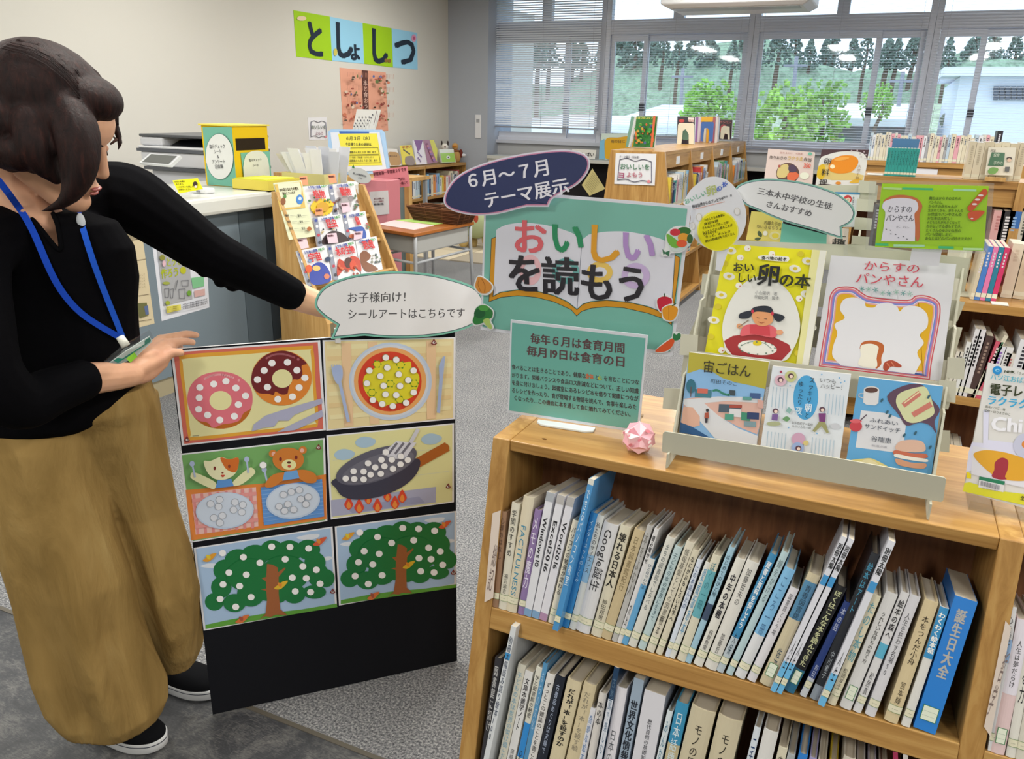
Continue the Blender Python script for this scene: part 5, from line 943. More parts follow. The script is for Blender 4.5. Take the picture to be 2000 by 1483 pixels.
# teal card and the second white bubble
BB = rp(1.50, 1.08)
o, a = card('backing_card', 'plain teal card under the recommendation bubble, behind the egg book', 'card', R3.off(.010), [(985, 820), (1445, 940), (1440, 1100), (962, 1060)], .001, '69a898', 'matte', O9, K9)
P9 = Pl((0, 1.515, 0), (0, -1, 0))
out = cat_rom([(1330, 895), (1200, 860), (1040, 815), (880, 755), (740, 690), (620, 640), (540, 560), (500, 490), (540, 430), (650, 385), (820, 362), (1000, 372), (1200, 400), (1400, 455), (1560, 520), (1680, 610), (1735, 700), (1725, 770), (1680, 825), (1600, 865)], 4)
o, a = bubble('speech_bubble_sign', 'white speech bubble sign with teal rim leaning over the upper display books', P9, O9, K9, out+[(1610, 985), (1480, 945)], ['86beb2', 16, '33506a', 21, 'dfe1e4'])
a.text('三本木中学校の生徒', 726, 512, 1500, 680, 76, '5a5a60', .02); a.text('さんおすすめ', 812, 645, 1290, 752, 74, '5a5a60', .02); a.build('lettering', o)
MB().slab([P9.at(1650, 440, -.001), P9.at(1658, 442, -.001), P9.at(1655, 500, -.001), P9.at(1647, 498, -.001)], P9.n, .003, 'c8d0d0').build('support_stick', 'clear_plastic', o)
# egg-shaped handwritten card
P10 = Pl((0, 1.49, 0), (0, -1, 0)); O10 = (1100, 200); K10 = 5.263
eg = cat_rom([(1235, 1040), (1260, 980), (1310, 900), (1400, 820), (1470, 775), (1570, 765), (1680, 800), (1760, 870), (1830, 980), (1875, 1100), (1880, 1220), (1850, 1330), (1790, 1420), (1690, 1490), (1580, 1520), (1460, 1490), (1370, 1420), (1300, 1300), (1310, 1180), (1290, 1080)], 4, True)
o, a = bubble('egg_shaped_card', 'egg-shaped handwritten card with yellow yolk text between poster and bubble', P10, O10, K10, eg, ['dfe2ea'])
a.ell(1590, 1320, 212, 208, 'f0ea6a', 36); a.ell(1590, 1325, 200, 196, 'e3dc1c', 36)
for i, (t, x0, y0, x1, y1) in enumerate((('おいしい', 1255, 1050, 1480, 945), ('卵', 1475, 960, 1590, 930), ('の本', 1590, 925, 1700, 840))): a.text(t, x0, y0, x1, y1, 110 if i == 1 else 62, ('7ab49a', 'b4c07a', '4a6ac8')[i], .02)
a.text('卵は自然からのプレゼント', 1330, 1090, 1660, 1000, 42, '2c2c34', .02); a.text('小山陽明　著', 1600, 1000, 1740, 965, 26, '3c3c44'); a.line([(1340, 1100), (1660, 1020)], 5, 'e0a090')
for t, x0, y0, x1, y1 in (('わたしたちの食事に', 1455, 1220, 1665, 1165), ('身近な卵', 1450, 1262, 1600, 1225), ('そんなたまごのことが', 1432, 1305, 1705, 1240), ('もっとたくさん知ることが', 1435, 1348, 1745, 1270), ('できる本です。', 1440, 1370, 1605, 1330), ('きっと、オムレツ', 1465, 1395, 1725, 1335), ('卵はお料理がもりだくさん', 1465, 1440, 1770, 1355)): a.text(t, x0, y0, x1, y1, 30, '4a4a14', .025)
for x, y in ((1790, 1120), (1400, 1180), (1330, 1270)): a.ell(x, y, 30, 40, 'c9c4b8', 14); a.ell(x, y, 25, 35, 'e2e2e4', 14)
a.build('handwriting', o, 'paper')
MB().slab([P10.at(1402, 480, -.001), P10.at(1424, 484, -.001), P10.at(1408, 530, -.001), P10.at(1397, 528, -.001)], P10.n, .002, 'dfe2ea').build('stem', 'gloss', o)
# green bread card
P11 = Pl((0, 1.475, 0), (0, -1, 0)); O11 = (1640, 220); K11 = 4.944
o, a = card('bread_card', 'lime green handwritten card with a bread slice, above the white picture book', 'sign', P11, [(408, 685), (1440, 710), (1385, 1338), (340, 1295)], .001, 'a2d818', 'film', O11, K11)
a.poly([(410, 735), (1432, 760), (1395, 1300), (348, 1255)], '9acb1e'); 
for x0, x1, y, c_ in ((605, 900, 738, '3cba7a'), (1100, 1320, 750, 'a8dcb4'), (420, 600, 735, 'b4dc8c')): a.poly([(x0, y-15), (x1, y-8), (x1, y+12), (x0, y+5)], c_)
for x0, x1, y, c_ in ((345, 470, 1275, '3cba7a'), (520, 820, 1285, 'a8dcb4'), (955, 1100, 1302, '3cba7a'), (1190, 1380, 1318, 'b8e4a4')): a.poly([(x0, y-14), (x1, y-10), (x1, y+12), (x0, y+8)], c_)
a.blob([(420, 860), (500, 805), (620, 795), (740, 825), (795, 890), (785, 950), (770, 1000), (772, 1200), (735, 1228), (700, 1000), (690, 880), (560, 850)], 'c06a3c', 4); a.poly(cat_rom([(400, 1240), (425, 1100), (440, 965), (412, 920), (430, 860), (520, 828), (640, 825), (735, 850), (758, 910), (745, 950), (722, 980), (728, 1100), (726, 1242)], 4), 'dcdcea')
a.text('からすの', 458, 958, 700, 962, 72, '3a3c4c', .008); a.text('パンやさん', 445, 1042, 715, 1046, 72, '3a3c4c', .008); a.text('かこ　さとし', 545, 1110, 672, 1112, 24, '4a4c5c')
for x, y in ((450, 1125), (490, 1135), (495, 1170), (540, 1175), (568, 1205), (615, 1195), (650, 1220)): a.ell(x, y, 9, 5, '6a6c78', 6, .4)
for i, (t, w_) in enumerate((('舞台はからすのまちの', 310), ('パンやさん。', 150), ('からすの赤ちゃんが', 280), ('生まれてから、赤ちゃんの', 340), ('お世話でパンやさんの', 330), ('お仕事は大忙し！', 260), ('子どもたちが大きくなって', 325), ('お手伝いする姿もすてき。', 360), ('たくさんのゆかいな形の', 340), ('パンも登場します。', 280), ('あなたはどのパンが好きですか？', 470))): a.text(t, 862-4*i, 838+38.5*i, 862-4*i+w_, 843+38.5*i, 34, '4a6a10', .025)
a.line([(1275, 910), (1395, 770)], 62, 'c8502c'); a.ell(1262, 920, 30, 32, 'c8502c', 12, .5); a.ell(1395, 770, 30, 36, 'c8502c', 12, .5)
for x, y in ((1360, 798), (1328, 838), (1300, 882)): a.ell(x, y, 26, 10, 'e6d8d8', 10)
a.blob([(1235, 975), (1290, 945), (1395, 950), (1360, 1000), (1300, 1042), (1250, 1025)], 'c8502c', 4); a.ell(1275, 1020, 14, 7, 'e8d8e0', 8); a.build('handwriting', o, 'film')
q = [P11.off(-.0025).at(*z) for z in ((1698, 352), (1942, 358), (1930, 496), (1690, 488))]; MB().slab(q, P11.n, .001, 'ffffff').build('laminate_border', 'clear_plastic', o)
MB().slab([P11.at(1781, 486, -.0036), P11.at(1840, 488, -.0036), P11.at(1834, 520, -.0036), P11.at(1776, 518, -.0036)], P11.n, .001, 'dcdee6').build('paper_stem', 'paper', o)
# microwave cookbook on a clear easel at the right
P12 = Pl((.27, 1.40, ZT+.01), (-.08, -1, .26)); O12 = (1780, 780); K12 = 6.177
c = [(1930, 708), (2062, 736), (2040, 1003), (1881, 960)]
o, a = facebook(P12, c, 'yellow-green cookbook with omelette photo on a clear easel at right', .01, name='book', group=None)
a.poly(c, 'c8cc4a'); E1 = (1820, 600); KE = 6.178
a2 = Art(P12.at, P12.n, E1, KE, lift=.0009)
a2.ell(790, 763, 56, 52, '1a8ad0'); a2.ell(790, 763, 26, 20, '8accee'); a2.ell(792, 768, 14, 10, '1a8ad0'); a2.text('NHK', 872, 790, 1005, 800, 42, '2a3a1c', .03); a2.text('「きょうの料理」', 1008, 805, 1300, 835, 34, '4a5a2c', .01)
a2.text('ハツ江おばあ', 700, 868, 1180, 925, 80, '3ab0cc', .01); a2.text('電子レンジ', 690, 1040, 1380, 1110, 150, '2c3418', .03); a2.text('ラクラク', 655, 1160, 1160, 1225, 120, '2aa4d8', .025); a2.text('高木ハツ江・著', 640, 1210, 885, 1252, 34, '3c4420', .01); a2.text('監修・ほりえさわこ', 630, 1258, 950, 1310, 34, '3c4420', .01)
a2.build('lettering', o)
a3 = Art(P12.at, P12.n, O12, K12, lift=.0007)
a3.poly([(868, 130), (935, 140), (925, 490), (1250, 530), (1260, 700), (660, 880), (690, 640), (730, 520), (865, 530)], 'd4d6ee'); a3.poly([(720, 900), (1100, 1010), (1420, 1080), (1420, 700), (740, 560)], 'd8dae6')
a3.text('Chi', 955, 370, 1340, 400, 230, 'e8eaf4', .04)
a3.blob([(750, 680), (800, 630), (950, 615), (1200, 660), (1420, 760), (1420, 960), (1200, 980), (1000, 920), (850, 800)], 'd9a22a', 5); a3.blob([(1000, 850), (1010, 760), (1090, 705), (1165, 740), (1160, 850), (1130, 930), (1145, 965), (1050, 965), (970, 930)], '9c2a3c', 5); a3.ell(1380, 560, 150, 150, 'c0c4dc'); a3.ell(1390, 545, 60, 50, 'd9883a')
a3.poly([(670, 870), (720, 900), (720, 960), (665, 950)], 'e0d000'); a3.poly([(640, 1010), (700, 1000), (830, 1040), (1100, 1110), (1420, 1150), (1420, 1290), (620, 1110)], 'd2d22a')
a3.poly([(822, 930), (1130, 990), (1120, 1035), (815, 970)], '1c7a58'); a3.poly([(818, 970), (1122, 1035), (1110, 1120), (808, 1060)], 'd8dae0')
for k in range(22): a3.line([(832+11*k, 982+2.6*k), (828+11*k, 1036+2.6*k)], 3+(k*7 % 3)*2, '6a6c80')
a3.text('2212161146', 850, 1075, 1045, 1110, 24, '8a8c98'); a3.text('全', 1308, 1205, 1360, 1215, 60, '2c2c20', .03)
a3.build('printed_cover', o)
ea = thing('book_easel', 'clear acrylic easel under the yellow-green cookbook', 'stand', onz(1960, 990, ZT))
m = MB(); b0_, b1_ = P12.at(1895, 968), P12.at(2036, 1003); bz = ZT+.0005
m.slab([V((b0_.x, b0_.y-.012, bz+.003)), V((b1_.x, b1_.y-.012, bz+.003)), V((b1_.x, b1_.y+.09, bz+.003)), V((b0_.x, b0_.y+.09, bz+.003))], V((0, 0, 1)), .003, 'e0e4e4').build('base', 'clear_plastic', ea)
MB().slab([V((b0_.x, b0_.y-.014, bz+.016)), V((b1_.x, b1_.y-.014, bz+.016)), V((b1_.x, b1_.y-.014, bz)), V((b0_.x, b0_.y-.014, bz))], V((0, -1, 0)), .002, 'e0e4e4').build('lip', 'clear_plastic', ea)
# ------------------------------------------------------------------ far furniture
PAL = [('white', 'dedede'), ('cream', 'd9d2bc'), ('navy', '2c3a64'), ('sky-blue', '7fb0d4'), ('red', 'b83c40'), ('orange', 'd8863a'), ('green', '4f8a5c'), ('grey', 'a0a2a6'), ('yellow', 'd8c24a'), ('pink', 'd9a0ac'), ('brown', '8a6a50'), ('black', '2a2a2e'), ('teal', '3a9090'), ('lavender', 'a79cc4'), ('white', 'd8dce2'), ('off-white', 'd0cdc4'), ('white', 'dcdcda'), ('pale blue', 'b4c8d8'), ('cream', 'd4ccb4'), ('white', 'd6dade')]
def fbook(o, ex, ey, ez, W, H, D, c, label, group, ink='4a4a50', lean=0, cat='book'):
    e1 = ex*math.cos(lean)-ez*math.sin(lean); e3 = ex*math.sin(lean)+ez*math.cos(lean)
    P = lambda x, y, z: o+e1*x+ey*y+e3*z; m = MB(); t = min(.002, W*.15)
    q = [P(0, 0, 0), P(W, 0, 0), P(W, D, 0), P(0, D, 0), P(0, 0, H), P(W, 0, H), P(W, D, H), P(0, D, H)]
    m.hexa(q, lin(c)); pt_ = [P(t, t, H+.0006), P(W-t, t, H+.0006), P(W-t, D-t, H+.0006), P(t, D-t, H+.0006)]; m.face(pt_, lin('cfc7b5'))
    f = lambda x0, x1, z0, z1, k, cc: m.face([P(x0, -k, z0), P(x1, -k, z0), P(x1, -k, z1), P(x0, -k, z1)], lin(cc))
    f(W*.02, W*.98, H*.06, H*.14, .0008, 'd9d8c4'); z = H*.9; rr_ = random.Random(int(W*1e5+H*1e5))
    n = rr_.randint(4, 9); s = H*.055
    for k in range(n):
        f(W*.34, W*.66, z-s*.66, z, .0008, ink); z -= s*1.05
    return m.build('book', 'gloss', None, label, cat, group)
def bookrow(p0, along, inn, length, hmax, place, group, seed, wr=(.012, .035), hr=(.18, .26), D=.15, pal=PAL, up_=V((0, 0, 1)), start=0, lean=0):
    r = random.Random(seed); x = .004; n = start
    while True:
        W = r.uniform(*wr); H = min(hmax, r.uniform(*hr))
        if x+W > length: break
        nm, c = r.choice(pal); th = 'thick' if W > (wr[0]+wr[1])/2 else 'slim'
        ink = 'e0e0e4' if nm in ('navy', 'black', 'red', 'green', 'brown', 'teal') else r.choice(['3a3a40', '5a3a40', '304a70'])
        fbook(p0+along*x, along, inn, up_, W, H, min(D, H*.75), c, '%s %s book, %s from the left %s' % (th, nm, ORD[n], place), group, ink, lean); x += W+.0012+(math.sin(lean)*0); n += 1
    return n
GX, GY, GZ = V((1, 0, 0)), V((0, 1, 0)), V((0, 0, 1))
# ---- central double bookcase, end panel towards the camera
CX = -1.484; C0 = 5.80; CT = 1.131; CW = .40
dv = [onx(a, b, CX).y for a, b in ((1298, 297), (1349, 291), (1392, 284), (1428, 277), (1457, 272))]
zS = [.74, .36, .06]
def frontx(z): return CX+.16*(CT-z)
t = thing('bookcase', 'long oak bookcase running towards the windows with a notice on its end', 'bookcase', (CX-CW/2, 7.5, 0))
for i, y in enumerate(dv):
    th = .035 if i in (0, 4) else .022; y0 = y if i < 4 else y-th
    pr = [(CX-CW-.1, 0), (frontx(0), 0), (frontx(CT), CT), (CX-CW, CT)]
    MB().mesh([(x, y0, z) for x, z in pr]+[(x, y0+th, z) for x, z in pr], [(0, 1, 2, 3), (7, 6, 5, 4)]+[(k, k+4, (k+1) % 4+4, (k+1) % 4) for k in range(4)], lin('ffffff')).build('end_panel' if i in (0, 4) else 'divider', 'wood_z', t, bevel=.002)
for i in range(4):
    a, b = dv[i]+.03, dv[i+1]-.001
    MB().box((CX-CW, a, CT-.025), (CX, b, CT)).build('top_board', 'wood_y', t); MB().box((CX-.015, a, CT-.12), (CX-.001, b, CT-.026)).build('fascia', 'wood_y', t)
    MB().box((CX-.012, (a+b)/2-.05, CT-.10), (CX+.002, (a+b)/2+.05, CT-.045), 'd8dade').build('shelf_label', 'paper', t)
    MB().box((CX-CW/2-.01, a, .03), (CX-CW/2+.01, b, CT-.03)).build('back_panel', 'wood_dark', t)
    for z in zS: MB().box((CX-CW/2+.012, a, z-.025), (frontx(z), b, z)).build('shelf', 'wood_y', t)
    for j, z in enumerate(zS[:2]):
        if j == 1 and i > 1: continue
        o = V((frontx(z)-.01, a+.004, z+.001))
        bookrow(o, GY, -GX, (b-a)*(.74, .62, .7, .8)[i], .27, 'in bay %s, long bookcase %s shelf' % (('one', 'two', 'three', 'four')[i], ('top', 'second')[j]), 'books in the long bookcase by the windows', 60+i*3+j, hr=(.17, .25), wr=(.024, .052))
# end-panel notice
EPL = Pl((0, C0-.002, 0), (0, -1, 0)); O1, K1 = (1100, 200), 5.263
o, a = card('paper_notice', 'white notice with open-book border taped to the end of the long bookcase', 'notice', EPL, [(540, 522), (958, 530), (940, 855), (525, 838)], .001, 'd9dade', 'paper', O1, K1, step=.0008)
def booknote(a, M, s=1):
    a.smooth([M(.12, .2), M(.3, .14), M(.5, .22), M(.7, .15), M(.9, .22)], 7*s, '6a6a7a'); a.line([M(.12, .2), M(.09, .86)], 7*s, '6a6a7a'); a.line([M(.9, .22), M(.93, .88)], 7*s, '6a6a7a'); a.smooth([M(.09, .86), M(.3, .82), M(.5, .9), M(.7, .84), M(.93, .88)], 7*s, '6a6a7a')
    a.ell(*M(.86, .86), 16*s, 13*s, 'd0848c', 8)
M_ = lambda u, v: (535+418*u-15*v, 525+20*u+315*v)
booknote(a, M_, 1.2); a.text('テーマ展示（児童書）', 580, 568, 800, 574, 26, '3a3a44', .01); a.text('おいしいを', 585, 682, 895, 690, 66, '4a7a5c', .02); a.text('よもう', 650, 765, 825, 768, 58, 'b06070', .02); a.text('ヨ', 560, 770, 640, 776, 70, 'a05070', .03); a.build('lettering', o, 'paper')
def standbook(c4, Y, label, art, th=.012, org=(0, 0), sc=1, k=.06, cat='book', group=None, back='c8c8c8'):
    pl = Pl((0, Y, CT), (0, -1, k)); q = [pl.at(org[0]+x/sc, org[1]+y/sc) for x, y in c4]
    o = MB().slab(q, pl.n, th, back).build('book', 'gloss', None, label, cat, group); a = Art(pl.at, pl.n, org, sc, lift=.003, step=.0012); art(a); a.build('printed_cover', o); return o
def A1(a):
    a.poly([(755, 145), (970, 145), (935, 462), (722, 455)], '2c7a34'); r = random.Random(4)
    for k in range(46): a.ell(r.uniform(750, 935), r.uniform(220, 420), r.uniform(8, 20), r.uniform(8, 18), r.choice(['d8782a', '3a9a3c', 'c4a03a', '1c5a24', 'c85a2c', '4a5a8c', '6ab04a']), 8)
    a.text('まほうのコップ', 765, 172, 945, 176, 26, 'd9d060', .03); a.poly([(948, 145), (972, 145), (940, 462), (918, 460)], 'd2643c')
standbook([(755, 142), (972, 142), (938, 465), (722, 460)], 6.35, 'green jungle picture book standing at the near end of the long bookcase', A1, .02, O1, K1)
def A2(c1):
    def f(a): a.poly([(x, y) for x, y in c1[0]], c1[1])
    return f
standbook([(700, 142), (755, 148), (690, 462), (640, 460)], 6.5, 'pale green picture book leaning behind the green jungle book', lambda a: (a.poly([(700, 145), (735, 148), (670, 460), (642, 458)], '7aa894'), a.poly([(735, 148), (755, 150), (690, 460), (670, 460)], 'dce0e0')), .03, O1, K1)
def A3(a):
    a.poly([(1175, 145), (1355, 150), (1345, 440), (1170, 430)], '2c2430'); a.ell(1260, 330, 60, 60, '5a7a6a', 14); a.ell(1220, 190, 30, 18, 'b83c3c', 8); a.poly([(1285, 155), (1348, 158), (1345, 205), (1290, 200)], 'd8d0c8'); a.text('どうぶつ', 1288, 200, 1346, 202, 30, 'b83c3c', .03)
standbook([(1173, 143), (1358, 148), (1345, 442), (1168, 432)], 7.6, 'dark picture book behind a cream bookend on the long bookcase', A3, .03, O1, K1)
def A4(a):
    a.poly([(1365, 150), (1600, 148), (1585, 405), (1350, 420)], 'b8a4b8')
    for k, cc in enumerate(('8a5a9a', 'd2c4d0', 'c08a90', 'd8d0c0', 'dca020', 'c8c4d0', 'a45a64', 'd0c8c4')): a.poly([(1365+30*k, 150), (1390+30*k, 150), (1372+30*k, 415), (1348+30*k, 418)], cc)
    a.poly([(1425, 150), (1545, 150), (1540, 200), (1420, 200)], 'dca81c')
standbook([(1363, 146), (1603, 146), (1588, 406), (1350, 420)], 8.3, 'row of picture books with a yellow cover held by the blue bookend', A4, .05, O1, K1)
def A5(a):
    a.poly([(1600, 178), (1740, 180), (1725, 380), (1590, 378)], '3a2830'); a.ell(1650, 280, 40, 55, 'a8404a', 12); a.text('ウンコン', 1610, 215, 1725, 218, 26, 'c86a6c', .03)
standbook([(1598, 175), (1742, 178), (1728, 382), (1588, 378)], 9.0, 'dark red picture book at the far end of the long bookcase', A5, .02, O1, K1)
def bookend(label, pts, hole, Y, col):
    pl = Pl((0, Y, 0), (0, -1, 0)); o = MB(); q = [pl.at(O1[0]+x/K1, O1[1]+y/K1) for x, y in pts]; nn = V((0, 0, 0))
    for i in range(len(q)): nn += q[i].cross(q[(i+1) % len(q)])
    if nn.dot(pl.n) < 0: q.reverse()
    o.slab(q, pl.n, .003, col); return o.build('bookend', 'plastic', None, label, 'bookend')
bookend('cream metal bookend with arched opening on the long bookcase', [(1180, 230), (1195, 212), (1335, 215), (1348, 235), (1340, 432), (1290, 428), (1290, 330), (1260, 275), (1230, 290), (1215, 425), (1170, 455), (1168, 432)], None, 7.5, 'dedac8')
bookend('blue metal bookend with arched opening on the long bookcase', [(1420, 215), (1430, 200), (1540, 202), (1548, 215), (1535, 400), (1500, 400), (1500, 290), (1480, 262), (1450, 268), (1435, 400), (1412, 398)], None, 8.15, '4468a8')
bookend('small cream bookend before the dark red picture book', [(1625, 260), (1650, 240), (1710, 250), (1712, 380), (1690, 382), (1690, 330), (1660, 320), (1645, 378), (1615, 372), (1620, 290)], None, 8.9, 'dedac8')
# ---- low cabinets under the windows
t = thing('low_cabinet', 'long low grey cabinet with dark open front under the windows', 'cabinet', (-3, 9.4, 0))
x0, x1, cz, cy = ony(956, 150, YF).x+.02, 2.5, .86, 9.28
MB().box((x0, cy-.02, cz-.04), (x1, YW-.03, cz), 'b9bab6').build('worktop', 'plastic', t, bevel=.004)
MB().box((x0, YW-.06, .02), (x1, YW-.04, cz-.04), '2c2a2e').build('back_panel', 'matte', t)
MB().box((x0, cy, 0), (x1, YW-.04, .06), '77787a').build('base', 'plastic', t)
for k in range(9):
    x = x0+(x1-x0-.02)*k/8; MB().box((x, cy, .06), (x+.02, YW-.06, cz-.04), 'a4a5a2').build('divider', 'plastic', t)
MB().box((x0+.02, cy, .06), (x0+.9, cy+.02, cz-.045), 'bdbeb9').build('door', 'plastic', t)
for k in range(16):
    x = -2.98+k*.045; MB().box((x, cy+.05, .061), (x+.03, cy+.28, .40+.02*(k % 3)), ['c9c4a8', 'b8b49a', 'd2cdb4'][k % 3]).build('folder', 'paper', None, '%s upright cream file folder from the left in the cabinet under the windows' % ORD[k], 'folder', 'file folders under the windows')
CY9 = Pl((0, cy+.03, 0), (0, -1, 0))
o, a = card('paper_notice', 'white name card lettered for picture theatre on the low cabinet', 'notice', CY9, [(92, 480), (340, 490), (325, 585), (80, 575)], .002, 'dcdcd8', 'paper', O1, K1, step=.0015); a.text('かみしばい', 90, 548, 322, 555, 44, '33343a', .02); a.build('lettering', o, 'paper')
o, a = card('picture_card', 'yellow and blue rainy-day picture story card on the low cabinet', 'picture', CY9.off(-.05), [(395, 320), (720, 318), (720, 590), (365, 590)], .01, 'cfe0d8', 'gloss', O1, K1, step=.0015)
a.blob([(445, 375), (560, 362), (720, 365), (720, 585), (460, 585), (425, 500)], 'dca81c'); a.poly([(378, 400), (425, 375), (430, 585), (370, 585)], '7ab8d8'); a.text('雨の日に', 490, 415, 640, 415, 38, '6a5a30', .01); a.build('printed_picture', o)
o, a = card('paper_sheet', 'yellowish printed sheet hanging crookedly from the low cabinet edge', 'paper', Pl((0, cy-.0215, 0), (0, -1, 0)), [(300, 680), (432, 890), (270, 962), (190, 850)], .002, 'cfc48a', 'paper', O1, K1, step=.0015)
for k in range(9): a.line([(225+10*k, 850-16*k), (300+11*k, 930-15*k)], 3, '8a8460')
a.build('lettering', o, 'paper')
# ---- children's bookcase on the left wall
KX = -4.9; KT = .761; k0, k1 = 6.3, 9.25
t = thing('bookcase', 'low oak children\'s bookcase along the left wall topped with picture books', 'bookcase', (-5.05, 7.8, 0))
kd = [k0, 7.3, 8.25, k1]
for y in kd: MB().box((XL+.002, y-.012, 0), (KX, y+.012, KT)).build('divider', 'wood_z', t)
for a_, b_ in zip(kd, kd[1:]):
    MB().box((XL+.002, a_+.012, KT-.03), (KX+.01, b_-.012, KT)).build('top_board', 'wood_y', t); MB().box((XL+.002, a_+.012, .05), (XL+.012, b_-.012, KT-.03)).build('back_panel', 'wood_dark', t)
    for z in (.41, .06): MB().box((XL+.012, a_+.012, z-.03), (KX+.01, b_-.012, z)).build('shelf', 'wood_y', t)
for j, (z, n0) in enumerate(((.41, 0), (.06, 0))):
    n = 0
    for i, (a_, b_) in enumerate(zip(kd, kd[1:])):
        a_ = max(a_, 7.72 if j == 0 else 7.9)
        if b_-a_ < .2: continue
        n = bookrow(V((KX-.01, a_+.016, z+.001)), GY, -GX, b_-a_-.04, .28, 'on the children\'s %s shelf' % ('upper', 'lower')[j], 'children\'s books by the left wall', 90+j*3+i, wr=(.03, .062), hr=(.19, .27), start=n, D=.2)
KP = lambda d=0: Pl((KX-.12+d, 8.2, KT), (1, -.12, .25)); O2, K2 = (740, 240), 5.703
def kb(c4, label, art, d=0, back='c8c8c8', cat='book'):
    pl = KP(d); q = [pl.at(O2[0]+x/K2, O2[1]+y/K2) for x, y in c4]; 
    o = MB().slab(q, pl.n, .015, back).build('book', 'gloss', None, label, cat, 'picture books standing on the children\'s bookcase'); a = Art(pl.at, pl.n, O2, K2, lift=.003, step=.0012); art(a, c4); a.build('printed_cover', o)
def fill(c): return lambda a, q: a.poly(q, c)
def k1_(a, q): a.poly(q, 'd8d4ce'); a.blob([(100, 340), (150, 325), (215, 345), (240, 460), (160, 475), (125, 460)], 'b08a54'); [a.ell(120+22*k, 370, 7, 9, '6a4a2c', 6) for k in range(4)]
kb([(85, 288), (200, 292), (250, 475), (120, 485)], 'picture book with tan baked shapes on a white cover', k1_)
def k2_(a, q): a.poly(q, 'd8c83a'); a.blob([(290, 390), (330, 370), (380, 380), (395, 465), (300, 465)], '8a7a70', 4); a.line([(270, 300), (340, 350)], 12, '4a4440'); a.text('やさい', 255, 290, 360, 275, 30, 'b84a30', .03)
kb([(228, 255), (360, 248), (410, 462), (262, 470)], 'yellow picture book with a grey animal on the cover', k2_, .01)
def k3_(a, q): a.poly(q, 'd8d4dc'); a.poly([(388, 195), (485, 195), (455, 300), (430, 320)], '7a4a84'); [a.ell(430+12*(k % 4), 330+16*k, 8, 10, '7a5a94', 6) for k in range(7)]
kb([(374, 195), (488, 192), (535, 460), (412, 468)], 'white picture book with purple triangular shape', k3_, .0)
def k4_(a, q): a.poly(q, '9a6a80'); a.poly([(560, 190), (605, 190), (650, 300), (640, 430), (600, 330)], 'c8c43c'); [a.ell(530+9*k, 240+22*k, 14, 16, ('7a3a5c', 'b46a7c', '8a5a94')[k % 3], 8) for k in range(9)]
kb([(490, 192), (605, 188), (650, 440), (540, 458)], 'plum coloured flower picture book with yellow corner', k4_, .01)
def k5_(a, q): a.poly(q, 'd8dcd0'); a.poly([(680, 340), (835, 335), (850, 435), (702, 440)], '9ac44a'); a.ell(768, 385, 22, 18, 'e0e0dc', 10); a.ell(768, 385, 9, 9, '3a3a44', 8)
kb([(668, 295), (828, 293), (855, 438), (700, 446)], 'small pale green picture book beside the soft toys', k5_, .03)
MB().box((KX-.07, 8.93, KT), (KX-.02, 9.02, KT+.03)).build('book_rest', 'wood_pale', None, 'small wooden rest in front of the pale green picture book', 'stand')
def toy(name, label, px, py, Y, h, parts, ground):
    p = onx(px, py, ground[0]) if ground[1] is None else onz(px, py, ground[1]); t = thing(name, label, 'soft toy', p)
    for nm, c_, r_, col in parts:
        c = p+rt*(c_[0]*h)+V((0, 0, c_[1]*h))+fw*(c_[2]*h if len(c_) > 2 else 0)
        MB().ball(c, [q*h for q in r_], col, 12, 8).build(nm, 'cloth', t)
toy('soft_toy', 'black and white cow-like soft toy behind the pale green picture book', 869, 318, 0, .22, [('body', (0, .4), (.28, .25, .4), 'd0ccc4'), ('head', (0, .85), (.2, .2, .2), 'ddd8d0'), ('ear', (-.17, 1.05), (.05, .04, .14), '3a3432'), ('ear', (.17, 1.05), (.05, .04, .14), '3a3432'), ('nose', (.03, .8, -.2), (.06, .04, .04), '6a4a44')], (-5.03, None))
toy('soft_toy', 'tan duck soft toy with orange beak and white wing at the shelf end', 892, 319, 0, .26, [('body', (0, .3), (.2, .2, .3), 'b9905a'), ('head', (-.08, .78), (.15, .15, .17), 'c49a62'), ('beak', (-.08, .75, -.16), (.1, .08, .04), 'd8842c'), ('scarf', (-.02, .58), (.17, .17, .06), '8a5a3c'), ('wing', (.2, .45), (.1, .1, .2), '6a3028'), ('tail', (.32, .38), (.16, .1, .08), 'd0d2d8'), ('foot', (-.08, .03), (.12, .1, .05), 'c4a070')], (-5.0, None))
for lb, px, py, c1, h, dx in (('big pale green cloth dinosaur toy on the play carpet', 930, 484, 'a9b48c', .50, 0), ('big cream cloth elephant-like toy beside the green one on the play carpet', 903, 466, 'c9b68c', .50, 0)):
    toy('cloth_dinosaur', lb, px, py, 0, h, [('body', (0, .55), (.42, .32, .36), c1), ('head', (-.1, .88, -.1), (.26, .2, .22), c1), ('ear', (-.24, 1.02, -.1), (.08, .05, .12), 'b8a880'), ('ear', (.12, 1.04, -.1), (.08, .05, .12), 'b8a880'), ('leg', (-.26, .16, -.1), (.12, .12, .17), 'c4ac74'), ('leg', (.24, .16, -.1), (.12, .12, .17), 'c4ac74'), ('leg', (-.1, .16, .2), (.12, .12, .17), 'c4ac74'), ('spot', (0, .55, -.31), (.06, .03, .14), 'b0503c')], (0, .012))
